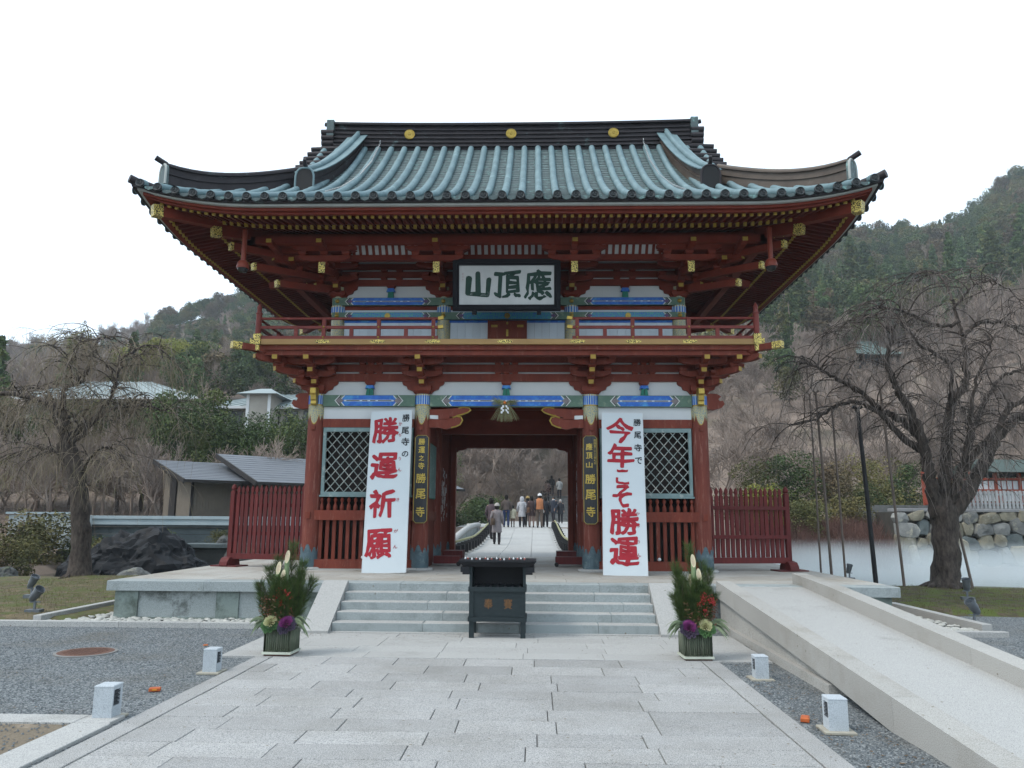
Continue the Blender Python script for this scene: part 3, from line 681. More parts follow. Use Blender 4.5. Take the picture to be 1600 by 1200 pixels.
for sx in (-1, 1):
    for i in (0, 1): B('tie_beam', RED, gate, sx*CO-0.07, sx*CO+0.07, ROWS[i]+0.15, ROWS[i+1]-0.15, 3.775, 4.0)
    # moulded beam noses outside the corner columns: gilt end to the front, carved red one to the side
    b = MB(); out = [(0, 0.0), (0.16, -0.01), (0.30, 0.03), (0.36, 0.10), (0.33, 0.17), (0.26, 0.16), (0.24, 0.20), (0.30, 0.25), (0.22, 0.30), (0.08, 0.31), (0, 0.30)]
    mtx = Matrix(((sx, 0, 0, sx*(CO+0.14)), (0, 0, 1, YC-0.06), (0, 1, 0, 3.74), (0, 0, 0, 1)))
    b.prism(out, mtx, 0.12); b.build('carved_beam_nose', RED, gate)
    b = MB(); mtx = Matrix(((0, 0, sx, sx*(CO-0.01)-(0.055 if sx > 0 else -0.055)), (-1, 0, 0, YC-0.14), (0, 1, 0, 3.80), (0, 0, 0, 1)))
    out2 = [(0, 0.02), (0.10, -0.03), (0.17, 0.0), (0.16, 0.06), (0.19, 0.08), (0.20, 0.17), (0.24, 0.20), (0.23, 0.30), (0.12, 0.33), (0, 0.33)]
    b.prism(out2, mtx, 0.11); b.build('gilt_beam_nose', GOLDM, gate)
# ---- side bays of the front: plaster strip, red beam, lattice window, balusters
def onion(b, x, y, z0, z1, w, d):
    """little baluster with an onion head, flat board silhouette"""
    H = z1-z0; o = [(w*0.42, 0), (w*0.5, H*0.12), (w*0.46, H*0.32), (w*0.22, H*0.52), (w*0.22, H*0.60), (w*0.40, H*0.68), (w*0.42, H*0.8), (w*0.24, H*0.93), (0.0, H)]
    b.lathe([(max(r_, 0.001), z0+z_) for r_, z_ in o], (x, y, 0), 8)
for sx in (-1, 1):
    xa, xb = (-CO+0.155, -CI-0.155) if sx < 0 else (CI+0.155, CO-0.155)
    B('plaster_strip', WHITE, gate, xa, xb, 15.03, 15.10, 3.53, 3.772)
    B('upper_beam', RED, gate, xa, xb, 14.99, 15.14, 3.36, 3.527)
    fr = MB()
    fx0, fx1 = xa+0.02, xb-0.02
    for (p, q, r_, s_) in ((fx0, fx1, 3.275, 3.355), (fx0, fx1, 2.035, 2.095), (fx0, fx0+0.06, 2.095, 3.275), (fx1-0.06, fx1, 2.095, 3.275)):
        fr.box(p, q, 15.0, 15.06, r_, s_)
    f = fr.build('lattice_frame', FRAMEG, gate)
    B('window_sill', FRAMEG, f, xa+0.0, xb-0.0, 14.97, 15.08, 2.0, 2.032)
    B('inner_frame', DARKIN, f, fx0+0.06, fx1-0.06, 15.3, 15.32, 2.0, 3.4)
    # diagonal bars
    X0, X1, Z0, Z1 = fx0+0.06, fx1-0.06, 2.095, 3.275; cw, chh = 0.178, 0.205; sl = chh/cw
    k = -20
    for sgn in (1, -1):
        k = -12
        while k < 26:
            # line z = Z0 + sgn*sl*(x - xk)
            xk = X0+cw*k+0.03
            pts = []
            for X in (X0, X1):
                z = Z0+sgn*sl*(X-xk)
                if Z0 <= z <= Z1: pts.append((X, z))
            for Z in (Z0, Z1):
                x_ = xk+(Z-Z0)/(sgn*sl)
                if X0 < x_ < X1: pts.append((x_, Z))
            if len(pts) >= 2 and abs(pts[0][0]-pts[1][0]) > 0.05:
                yb = 15.022 if sgn > 0 else 15.034
                MB().beam((pts[0][0], yb, pts[0][1]), (pts[1][0], yb, pts[1][1]), 0.0155, 0.011, up=(0, 1, 0)).build('lattice_bar', LATT, f)
            k += 1
    B('middle_rail', RED, gate, xa-0.08, xb+0.08, 14.93, 15.10, 1.55, 1.74)
    B('rail_tenon', RED, gate, sx*CO-0.045+sx*0.02, sx*CO+0.045+sx*0.02, 14.87, 14.92, 1.58, 1.70)
    B('bottom_rail', RED, gate, xa-0.05, xb+0.05, 14.94, 15.12, PZ+0.02, 0.81)
    B('sill_stone', GRANW, gate, xa, xb, 14.86, 15.2, PZ, PZ+0.018)
    n = 14
    for i in range(n):
        x = xa+0.05+(xb-xa-0.1)*i/(n-1)
        bb = MB(); onion(bb, x, 15.03, 1.741, 2.0, 0.085, 0.03); bb.build('baluster', RED, gate, smooth=True)
        B('slat', RED, gate, x-0.034, x+0.034, 15.01, 15.05, 0.811, 1.549)
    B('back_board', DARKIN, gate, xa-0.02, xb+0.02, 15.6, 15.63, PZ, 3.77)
    # column pegs under the medallions
    for cx in (sx*CO, sx*CI): B('column_peg', RED, gate, cx-0.035, cx+0.035, 14.865, 14.915, 3.30, 3.37)
# carved brackets under the central beam
for sx in (-1, 1):
    for (z_, L_, hh) in ((3.36, 0.66, 0.23), (3.60, 0.82, 0.17)):
        out = [(0, 0), (L_*0.28, 0.0), (L_*0.50, -0.035), (L_*0.66, -0.005), (L_*0.80, 0.02), (L_*0.93, 0.06), (L_, hh*0.62), (L_*0.95, hh*0.9), (L_*0.82, hh*0.98), (L_*0.7, hh*0.85), (L_*0.55, hh*0.8), (L_*0.3, hh*0.72), (0, hh*0.72)]
        mtx = Matrix(((-sx, 0, 0, sx*(CI-0.14)), (0, 0, 1, 14.99), (0, 1, 0, z_), (0, 0, 0, 1)))
        c_ = MB().prism(out, mtx, 0.11).build('carved_bracket', RED, gate)
        rim = [mtx @ Vector((p[0], p[1], -0.004)) for p in out[3:10]]
        MB().tube(rim, 0.016, 6).build('gilt_rim', GOLDM, c_)
    B('bracket_block', RED, gate, min(sx*1.12, sx*1.34), max(sx*1.12, sx*1.34), 14.97, 15.14, 3.53, 3.62)
    mtx = Matrix(((-sx, 0, 0, sx*(CI-0.15)), (0, 0, 1, 14.985), (0, 1, 0, 3.535), (0, 0, 0, 1)))
    MB().prism([(0, 0), (0.16, -0.01), (0.22, 0.03), (0.16, 0.065), (0, 0.07)], mtx, 0.03).build('white_cloud_carving', WHITE, gate)
# ---- inside the passage
for sx in (-1, 1):
    x0, x1 = (sx*CI-0.03, sx*CI+0.03)
    B('passage_wall', REDD, gate, x0, x1, 15.22, 19.0, PZ, 2.0)
    B('passage_wall', REDD, gate, x0, x1, 17.22, 19.0, 2.002, 3.77)
    B('passage_wall', REDD, gate, x0, x1, 15.22, 16.95, 3.15, 3.77)
    px = sx*(CI-0.035)
    g = B('green_panel', GREEND, gate, px-0.015, px+0.015, 15.3, 16.85, 2.002, 3.148)
    for k in range(9): B('panel_bar', FRAMEG, g, px-sx*0.018-0.01, px-sx*0.018+0.01, 15.34+k*0.18, 15.37+k*0.18, 2.02, 3.13)
    B('passage_rail', RED, gate, x0-0.05, x1+0.05, 15.22, 16.93, 1.55, 1.74)
    for k in range(9): B('wall_post', RED, gate, px-0.03-sx*0.02, px+0.03-sx*0.02, 17.3+k*0.2, 17.36+k*0.2, PZ+0.2, 3.7)
    jx = sx*1.44
    B('door_jamb', RED, gate, jx-0.06, jx+0.06, 18.95, 19.2, PZ, 3.32)
    B('door_board', REDD, gate, min(sx*1.50, sx*1.6), max(sx*1.50, sx*1.6), 19.02, 19.1, PZ, 3.5)
    # low wheeled threshold boxes
    t = B('threshold_box', REDF, gate, min(sx*1.0, sx*1.55), max(sx*1.0, sx*1.55), 16.35, 16.62, PZ+0.05, PZ+0.2)
    B('threshold_box', REDF, gate, min(sx*1.06, sx*1.5), max(sx*1.06, sx*1.5), 17.6, 18.2, PZ+0.02, PZ+0.26)
    MB().lathe([(0.001, -0.02), (0.045, -0.02), (0.045, 0.02), (0.001, 0.02)], (sx*1.02, 16.33, PZ+0.047), 14, mtx=Matrix.Rotation(R(90), 3, 'X')).build('caster_wheel', BLACKP, t)
    # corner haunch of the far opening
    mtx = Matrix(((-sx, 0, 0, sx*1.38), (0, 0, 1, 19.0), (0, -1, 0, 3.325), (0, 0, 0, 1)))
    MB().prism([(0, 0), (0.28, 0), (0.22, 0.04), (0.06, 0.07), (0.03, 0.1), (0, 0.1)], mtx, 0.1).build('opening_haunch', REDD, gate)
B('lintel', REDD, gate, -CI+0.16, CI-0.16, 18.98, 19.18, 3.323, 3.772)
B('lintel', REDD, gate, -CI+0.16, CI-0.16, 17.0, 17.16, 3.45, 3.772)
B('ceiling', REDD, gate, -CO, CO, 15.2, 19.2, 4.05, 4.10)
for k in range(7): B('ceiling_joist', REDD, gate, -CI, CI, 15.5+k*0.55, 15.58+k*0.55, 3.94, 4.048)
for sx in (-1, 1):
    for i in (0, 1):
        B('side_wall', RED, gate, sx*CO-0.03, sx*CO+0.03, ROWS[i]+0.16, ROWS[i+1]-0.16, PZ, 3.77)
        B('side_rail', RED, gate, sx*CO-0.06, sx*CO+0.06, ROWS[i]+0.16, ROWS[i+1]-0.16, 1.55, 1.74)
    a_, b_ = (-CO+0.16, -CI-0.16) if sx < 0 else (CI+0.16, CO-0.16)
    B('rear_wall', RED, gate, a_, b_, 19.06, 19.12, PZ, 3.77)
# votive name stickers on the passage walls
STK = mat('paper_sticker', (0.70, 0.70, 0.68), (0.40, 0.39, 0.38), 0.8, scale=15, rand=0.4)
random.seed(21)
for sx in (-1, 1):
    ns = 0
    while ns < (95 if sx < 0 else 80):
        y = random.gauss(18.0, 0.38) if sx < 0 else random.uniform(17.3, 18.9)
        if not 17.25 < y < 18.93: continue
        z = random.gauss(2.15, 0.28) if sx < 0 else random.uniform(1.45, 2.9)
        if not 1.3 < z < 3.1: continue
        w_, h_ = random.uniform(0.03, 0.06), random.uniform(0.07, 0.13)
        fx = sx*(CI-0.035-0.052); a = random.uniform(-0.25, 0.25)
        bb = MB(); mt = Matrix.Translation((fx, y, z)) @ Matrix.Rotation(a, 4, 'X'); bb.box(-0.001, 0.001, -w_/2, w_/2, -h_/2, h_/2, mtx=mt)
        bb.build('paper_sticker', STK, gate); ns += 1

# ---- bracket complexes
def arm_prism(L, h, t, curve=0.5):
    """horizontal arm of length L from 0, top at h, underside curving up at the tip; returns outline in (u,z)"""
    return [(0, 0), (L*(1-curve), 0), (L-(L*curve)*0.45, h*0.10), (L-(L*curve)*0.2, h*0.28), (L-0.012, h*0.52), (L, h*0.62), (L, h), (0, h)]
def arm(x, y, z, dx, dy, L, h=0.12, t=0.11, m_=RED, capm=GOLD, name='bracket_arm', parent=None, capz=None):
    d = Vector((dx, dy, 0)).normalized(); s_ = Vector((-d.y, d.x, 0))
    mtx = Matrix(((d.x, 0, s_.x, x-s_.x*t/2), (d.y, 0, s_.y, y-s_.y*t/2), (0, 1, 0, z), (0, 0, 0, 1)))
    a = MB().prism(arm_prism(L, h, t, min(0.5, 0.22/L)), mtx, t).build(name, m_, parent or gate)
    if capm:
        mt = Matrix(((d.x, s_.x, 0, x+d.x*L), (d.y, s_.y, 0, y+d.y*L), (0, 0, 1, z), (0, 0, 0, 1)))
        MB().box(0.0, 0.004, -t/2+0.004, t/2-0.004, h*0.62, h-0.003, mtx=mt).build('yellow_end', capm, a) if False else MB().box(-0.006, 0.003, -t*0.45, t*0.45, h*0.30, h*0.96, mtx=mt).build('yellow_end', capm, a)
    return a
def dbl(x, y, z, ax, half, h=0.12, t=0.11, m_=RED, name='cross_arm'):
    """two-ended arm along x (ax=0) or y (ax=1)"""
    c = min(0.24, half*0.5)
    o = [(-half, h*0.62), (-half+0.012, h*0.50), (-half+c*0.4, h*0.2), (-half+c, 0), (half-c, 0), (half-c*0.4, h*0.2), (half-0.012, h*0.50), (half, h*0.62), (half, h), (-half, h)]
    mtx = Matrix(((1, 0, 0, x), (0, 0, 1, y-t/2), (0, 1, 0, z), (0, 0, 0, 1))) if ax == 0 else Matrix(((0, 0, 1, x-t/2), (1, 0, 0, y), (0, 1, 0, z), (0, 0, 0, 1)))
    return MB().prism(o, mtx, t).build(name, m_, gate)
def masu_mesh(w, h, m_):
    b = MB(); w2 = w/2; c = w2*0.62
    b.add([(-c, -c, 0), (c, -c, 0), (c, c, 0), (-c, c, 0), (-w2, -w2, h*0.45), (w2, -w2, h*0.45), (w2, w2, h*0.45), (-w2, w2, h*0.45), (-w2, -w2, h), (w2, -w2, h), (w2, w2, h), (-w2, w2, h)],
          [(3, 2, 1, 0), (0, 1, 5, 4), (1, 2, 6, 5), (2, 3, 7, 6), (3, 0, 4, 7), (4, 5, 9, 8), (5, 6, 10, 9), (6, 7, 11, 10), (7, 4, 8, 11), (8, 9, 10, 11)])
    return b.mesh('bearing_block', m_)
MS, MSD, DAI = masu_mesh(0.155, 0.085, RED), masu_mesh(0.15, 0.085, REDD), masu_mesh(0.34, 0.17, RED)
DAID = masu_mesh(0.30, 0.15, REDD)
def masu(x, y, z, me=None): inst('bearing_block', me or MS, gate, (x, y, z))
def lower_set(x, corner=0):
    y = YC
    inst('bearing_block', DAI, gate, (x, y, 4.02))
    dbl(x, y-0.01, 4.165, 0, 0.42, h=0.135)
    out = [(-0.42, 0.14), (-0.40, 0.05), (-0.33, 0.02), (-0.31, -0.04), (-0.22, -0.07), (-0.17, -0.13), (0.17, -0.13), (0.22, -0.07), (0.31, -0.04), (0.33, 0.02), (0.40, 0.05), (0.42, 0.14)]
    mtx = Matrix(((1, 0, 0, x), (0, 0, 1, y-0.07), (0, 1, 0, 4.165), (0, 0, 0, 1)))
    MB().prism(out, mtx, 0.05).build('bracket_haunch', RED, gate)
    steps_ = [(14.75, 4.165, 0.12), (14.45, 4.35, 0.12), (14.15, 4.535, 0.12)]
    for k, (ye, z, h) in enumerate(steps_):
        arm(x, y, z, 0, -1, y-ye, h=h)
        masu(x, ye+0.085, z+h+0.0)
        if k < 2:
            dbl(x, ye+0.09, z+h+0.065, 0, 0.40+0.06*k, h=0.11)
            for q in (-1, 1): masu(x+q*(0.33+0.06*k), ye+0.09, z+h+0.175)
    for q in (-0.35, 0.35):
        masu(x+q, y-0.01, 4.30)
    if corner:
        for k, (ye, z, h) in enumerate(steps_):
            ext = y-ye
            arm(x, y, z, corner, 0, ext, h=h); masu(x+corner*(ext-0.085), y, z+h)
            arm(x, y, z+0.004, corner, -1, ext*1.414+0.07, h=h)
            masu(x+corner*(ext-0.05), y-(ext-0.05), z+h)
            if k < 2: dbl(x+corner*(ext-0.09), y, z+h+0.065, 1, 0.40, h=0.11)
        arm(x+corner*0.60, y, 4.535, 0, -1, y-14.15, h=0.12); masu(x+corner*0.60, 14.24, 4.655)
for x in (-CI, CI): lower_set(x)
lower_set(-CO, -1); lower_set(CO, 1)
# mid-span struts with malachite shaft, blue cap and small bracket
for x in (-2.72, 0, 2.72):
    st = MB().prism([(-0.075, 0), (0.075, 0), (0.055, 0.13), (-0.055, 0.13)], Matrix(((1, 0, 0, x), (0, 0, 1, 14.955), (0, 1, 0, 4.003), (0, 0, 0, 1))), 0.08).build('painted_strut', GREEND, gate)
    MB().prism([(-0.09, 0.0), (-0.05, 0.018), (0.0, 0.0), (0.05, 0.018), (0.09, 0.0), (0.07, 0.07), (-0.07, 0.07)], Matrix(((1, 0, 0, x), (0, 0, 1, 14.945), (0, 1, 0, 4.128), (0, 0, 0, 1))), 0.1).build('blue_cap', BLUE, st)
    MB().box(x-0.004, x+0.004, 14.950, 14.954, 4.01, 4.12).build('strut_line', BLACKP, st)
    inst('bearing_block', MS, gate, (x, YC-0.05, 4.20), scale=(1.25, 1.0, 1.1))
    dbl(x, YC-0.03, 4.46, 0, 0.22, h=0.03, m_=RED)
    for z_ in (4.45, 4.64):
        for q in (-0.17, 0, 0.17): inst('bearing_block', MS, gate, (x+q, YC-0.045, z_-0.02), scale=(0.8, 0.9, 0.75))
# plaster behind, tie beams with thin plaster slits between
B('plaster_wall', WHITE, gate, -CO+0.1, CO-0.1, YC-0.02, YC+0.05, 4.0, 4.72)
for z0, z1 in ((4.285, 4.438), (4.48, 4.625), (4.672, 4.80)): B('tie_beam', RED, gate, -CO-0.1, CO+0.1, YC-0.085, YC+0.06, z0, z1)
for sx in (-1, 1):
    B('plaster_wall', WHITE, gate, min(sx*(CO-0.04), sx*(CO+0.02)), max(sx*(CO-0.04), sx*(CO+0.02)), YC+0.1, 19.1, 4.0, 4.72)
    for z0, z1 in ((4.285, 4.438), (4.48, 4.625), (4.672, 4.80)): B('tie_beam', RED, gate, sx*CO-0.07, sx*CO+0.07, YC+0.1, 19.2, z0, z1)
for x in (-2.72, 0, 2.72, -CI, CI):   # curved shoulders where the plaster meets the brackets
    pass
# ---- balcony
BX, BY0, BY1 = 4.74, 14.03, 20.13
B('balcony_floor', REDD, gate, -BX+0.05, BX-0.05, BY0+0.08, BY1-0.08, 4.822, 4.87)
B('edge_board', OCHRE, gate, -BX, BX, BY0, BY0+0.10, 4.825, 4.925)
B('edge_board', OCHRE, gate, -BX, BX, BY1-0.1, BY1, 4.825, 4.925)
for sx in (-1, 1): B('edge_board', OCHRE, gate, min(sx*BX, sx*(BX-0.1)), max(sx*BX, sx*(BX-0.1)), BY0+0.102, BY1-0.102, 4.825, 4.925)
B('edge_beam', RED, gate, -BX+0.02, BX-0.02, BY0+0.08, BY0+0.22, 4.735, 4.822)
B('edge_beam', RED, gate, -BX+0.1, BX-0.1, BY0+0.14, BY0+0.30, 4.645, 4.734)
for sx in (-1, 1):
    B('edge_beam', RED, gate, min(sx*(BX-.08), sx*(BX-0.22)), max(sx*(BX-.08), sx*(BX-0.22)), BY0+0.222, BY1-0.1, 4.735, 4.822)
    B('edge_beam', RED, gate, min(sx*(BX-.14), sx*(BX-0.3)), max(sx*(BX-.14), sx*(BX-0.3)), BY0+0.302, BY1-0.1, 4.645, 4.734)
    # diagonal corner beam with gilt openwork end
    a = Vector((sx*4.3, BY0+0.45, 4.755)); e = Vector((sx*5.06, BY0-0.28, 4.755))
    n_ = MB().beam(a, e, 0.12, 0.115).build('corner_beam', RED, gate)
    dd = (e-a).normalized(); MB().beam(e-dd*0.17, e+dd*0.004, 0.128, 0.123).build('gilt_end', FILI, n_)
    B('gilt_corner_plate', FILI, gate, min(sx*(BX+.03), sx*(BX-0.09)), max(sx*(BX+.03), sx*(BX-0.09)), BY0-0.03, BY0+0.10, 4.70, 4.822)
    B('gilt_corner_plate', FILI, gate, min(sx*(BX+.08), sx*(BX-0.11)), max(sx*(BX+.08), sx*(BX-0.11)), BY0-0.04, BY0+0.14, 4.826, 4.93)
    B('gilt_corner_plate', FILI, gate, min(sx*(BX+.035), sx*(BX-0.1)), max(sx*(BX+.035), sx*(BX-0.1)), BY0-0.005, BY0+0.14, 4.932, 5.03)
B('soffit', REDD, gate, -BX+0.1, BX-0.1, 14.3, 19.9, 4.805, 4.82)
for x in (-3.45, -2.4, -1.36, 0, 1.36, 2.4, 3.45): # openwork mounts on the edge board
    o_ = [(0.15*math.cos(t), 0.034*math.sin(t)*(1+0.18*math.cos(8*t))) for t in [2*math.pi*k/28 for k in range(28)]]
    MB().prism(o_, Matrix(((1, 0, 0, x), (0, 0, 1, BY0-0.004), (0, 1, 0, 4.875), (0, 0, 0, 1))), 0.004).build('gilt_mount', FILI, gate)
# handrail
def rail(a, e, yy, post_xs, ax=0):
    pass
for sx in (-1, 1):
    xo, xi = sx*(BX-0.03), sx*1.27
    yr = BY0+0.06
    lo, hi = min(xo, xi), max(xo, xi)
    MB().tube([(lo, yr, 5.335), (hi, yr, 5.335)], 0.026, 10).build('top_rail', REDR, gate, smooth=True)
    B('middle_rail', REDR, gate, lo, hi, yr-0.022, yr+0.022, 5.135, 5.19)
    B('lower_rail', REDR, gate, lo, hi, yr-0.035, yr+0.035, 4.926, 4.99)
    for x in (sx*3.45, sx*2.4, sx*1.36):
        B('rail_post', REDR, gate, x-0.035, x+0.035, yr-0.03, yr+0.03, 4.992, 5.32)
        for z_ in (5.165, 4.965): MB().lathe([(0.001, 0.022), (0.014, 0.018), (0.022, 0.0)], (x, yr-0.036, z_), 8, mtx=Matrix.Rotation(R(90), 3, 'X')).build('gilt_stud', GOLDM, gate, smooth=True)
    for x in (sx*3.98, sx*2.92, sx*1.88): B('short_post', REDR, gate, x-0.035, x+0.035, yr-0.025, yr+0.025, 4.992, 5.134)
    for z_, rr in ((5.335, 0.032), (5.163, 0.034)):
        MB().beam((xi, yr, z_), (xi-sx*0.10, yr, z_+0.015), 0.055, 0.06).build('gilt_rail_end', GOLDM, gate)
    # corner post with finial
    MB().lathe([(0.055, 4.93), (0.055, 5.42), (0.066, 5.425), (0.066, 5.44), (0.048, 5.45), (0.04, 5.52), (0.05, 5.54), (0.042, 5.57), (0.018, 5.62), (0.001, 5.64)], (xo, yr, 0), 14).build('corner_post', REDR, gate, smooth=True)
    # side runs
    MB().tube([(xo, yr, 5.335), (xo, BY1-0.06, 5.335)], 0.026, 10).build('top_rail', REDR, gate, smooth=True)
    B('middle_rail', REDR, gate, xo-0.022, xo+0.022, yr+0.03, BY1-0.06, 5.135, 5.19)
    B('lower_rail', REDR, gate, xo-0.035, xo+0.035, yr+0.04, BY1-0.06, 4.926, 4.99)
    for k in range(1, 6): B('rail_post', REDR, gate, xo-0.03, xo+0.03, yr+k*1.15-0.035, yr+k*1.15+0.035, 4.992, 5.32)
MB().tube([(-BX+.03, BY1-0.06, 5.335), (BX-.03, BY1-0.06, 5.335)], 0.026, 10).build('top_rail', REDR, gate, smooth=True)
B('middle_rail', REDR, gate, -BX+.03, BX-.03, BY1-0.08, BY1-0.04, 5.135, 5.19)

# ---- upper storey
UY, UO, UI = 15.30, 3.50, 1.31
for y in (UY, 18.86):
    for x in (-UO, -UI, UI, UO):
        c = MB().lathe([(0.14, 4.87), (0.14, 6.3)], (x, y, 0), 18).build('upper_column', MEDAL if y == UY else RED, gate, smooth=True)
        if y == UY:
            cap(x, y, 0.142, 5.74, 5.90, None, c, 16)
XU = [(-UO-0.30, -UI-0.0), (-UI+0.0, UI-0.0), (UI+0.0, UO+0.30)]
for i, (a_, b_) in enumerate(XU):
    pa, pb = (a_+0.0, b_)
    painted_beam(pa+(0.2 if i == 0 else 0), pb-(0.2 if i == 2 else 0), UY-0.15 if i != 1 else UY-0.149, 5.90, 6.06, dark=True, depth=0.1)
    painted_beam(pa+(0.2 if i == 0 else 0), pb-(0.2 if i == 2 else 0), UY-0.15 if i != 1 else UY-0.149, 5.60, 5.75, scroll=True, depth=0.1)
for x in (-UO, -UI, UI, UO):
    for z_ in (5.985, 5.68): MB().lathe([(0.001, 0.03), (0.03, 0.024), (0.045, 0.0)], (x, UY-0.155, z_), 12, mtx=Matrix.Rotation(R(90), 3, 'X')).build('gilt_boss', GOLDM, gate, smooth=True)
B('wall_band', REDD, gate, -UO, UO, UY-0.06, UY, 5.82, 5.90)
B('wall_band', BOARDL, gate, -UO, UO, UY-0.05, UY, 5.751, 5.819)
B('plaster_wall', WHITE, gate, -UO, UO, UY-0.04, UY+0.04, 6.06, 6.42)
# boarded wall: individual boards and a small red double door
for a_, b_ in ((-UO+0.14, -UI-0.14), (-UI+0.14, -0.40), (0.40, UI-0.14), (UI+0.14, UO-0.14)):
    n = max(2, round((b_-a_)/0.155))
    for k in range(n):
        xa, xb = a_+(b_-a_)*k/n, a_+(b_-a_)*(k+1)/n
        B('wall_board', BOARDL, gate, xa+0.0015, xb-0.0015, UY-0.05, UY-0.02, 4.872, 5.598)
B('wall_core', DARKIN, gate, -UO, UO, UY-0.019, UY+0.02, 4.872, 5.9)
B('wall_top_strip', BLUE, gate, -UO+0.14, UO-0.14, UY-0.06, UY-0.052, 5.55, 5.598)
for sx in (-1, 1):
    d = B('door_leaf', RED, gate, min(sx*0.003, sx*0.37), max(sx*0.003, sx*0.37), UY-0.08, UY-0.03, 4.872, 5.59)
    B('gilt_hinge', GOLDM, d, min(sx*0.20, sx*0.33), max(sx*0.20, sx*0.33), UY-0.085, UY-0.081, 5.45, 5.50)
    B('door_frame', RED, gate, min(sx*0.372, sx*0.40), max(sx*0.372, sx*0.40), UY-0.1, UY-0.03, 4.872, 5.59)
B('gilt_door_pin', GOLDM, gate, -0.022, 0.022, UY-0.09, UY-0.082, 5.26, 5.40)
B('gilt_door_pin', GOLDM, gate, -0.02, 0.02, UY-0.09, UY-0.082, 5.51, 5.56)
for sx in (-1, 1):
    B('side_wall', WHITE, gate, min(sx*(UO-.04), sx*(UO+.02)), max(sx*(UO-.04), sx*(UO+.02)), UY+0.1, 18.8, 4.87, 6.4)
    B('side_beam', GREEN, gate, sx*UO-0.07, sx*UO+0.07, UY+0.12, 18.75, 5.90, 6.06)
B('rear_wall', WHITE, gate, -UO, UO, 18.82, 18.86, 4.87, 6.4)
# upper brackets
def upper_set(x, corner=0):
    y = UY
    inst('bearing_block', DAID, gate, (x, y-0.02, 6.06))
    out = [(-0.40, 0.16), (-0.38, 0.06), (-0.31, 0.03), (-0.29, -0.03), (-0.20, -0.06), (-0.15, -0.13), (0.15, -0.13), (0.20, -0.06), (0.29, -0.03), (0.31, 0.03), (0.38, 0.06), (0.40, 0.16)]
    MB().prism(out, Matrix(((1, 0, 0, x), (0, 0, 1, y-0.09), (0, 1, 0, 6.20), (0, 0, 0, 1))), 0.05).build('bracket_haunch', REDD, gate)
    st = [(14.93, 6.18), (14.60, 6.35), (14.27, 6.52)]
    for k, (ye, z) in enumerate(st):
        arm(x, y, z, 0, -1, y-ye, h=0.115, m_=REDD); masu(x, ye+0.08, z+0.115, MSD)
        dbl(x, ye+0.09, z+0.18, 0, 0.44+0.07*k, h=0.105, m_=REDD)
        for q in (-1, 1): masu(x+q*(0.36+0.07*k), ye+0.09, z+0.285, MSD)
    # tail rafter with gilt openwork end
    t0 = Vector((x, 15.0, 6.52)); t1 = Vector((x, 13.93, 6.27))
    tr = MB().beam(t0, t1, 0.10, 0.13).build('tail_rafter', REDD, gate)
    MB().box(x-0.062, x+0.062, 13.90, 13.915, 6.19, 6.40).build('gilt_end', FILI, tr)
    masu(x, 14.05, 6.36, MSD); dbl(x, 14.06, 6.46, 0, 0.50, h=0.11, m_=REDD)
    for q in (-0.42, 0, 0.42): masu(x+q, 14.06, 6.57, MSD)
    dbl(x, 14.06, 6.66, 0, 0.62, h=0.10, m_=REDD)
    arm(x, y, 6.66, 0, -1, y-13.62, h=0.11, m_=REDD)
    if corner:
        for k, (ye, z) in enumerate(st):
            e_ = y-ye
            arm(x, y, z, corner, 0, e_, h=0.115, m_=REDD); masu(x+corner*(e_-0.08), y, z+0.115, MSD)
            dbl(x+corner*(e_-0.09), y, z+0.18, 1, 0.44+0.07*k, h=0.105, m_=REDD)
            arm(x, y, z+0.003, corner, -1, e_*1.414+0.05, h=0.115, m_=REDD)
            masu(x+corner*(e_-0.05), y-(e_-0.05), z+0.115, MSD)
        tr = MB().beam((x+corner*0.3, 15.0, 6.50), (x+corner*1.38, 15.02, 6.27), 0.10, 0.13).build('tail_rafter', REDD, gate)
        for k, (d_, z) in enumerate(((1.0, 6.10), (1.35, 6.33), (1.68, 6.62))):
            a = Vector((x+corner*0.2, y-0.2, z+0.10)); e = Vector((x+corner*d_, y-d_, z))
            tr = MB().beam(a, e, 0.12, 0.13).build('tail_rafter', REDD, gate)
            dd = (e-a).normalized(); MB().beam(e-dd*0.055, e+dd*0.004, 0.126, 0.136).build('gilt_end', FILI, tr)
        arm(x+corner*0.72, y, 6.52, 0, -1, y-14.27, h=0.115, m_=REDD)
        arm(x+corner*0.95, y, 6.66, 0, -1, y-13.62, h=0.11, m_=REDD)
for x in (-UI, UI): upper_set(x)
upper_set(-UO, -1); upper_set(UO, 1)
for z0, z1 in ((6.33, 6.462), (6.508, 6.635), (6.682, 6.80)): B('tie_beam', REDD, gate, -UO-0.1, UO+0.1, UY-0.10, UY+0.04, z0, z1)
B('plaster_wall', WHITE, gate, -UO, UO, UY-0.035, UY+0.03, 6.421, 6.9)
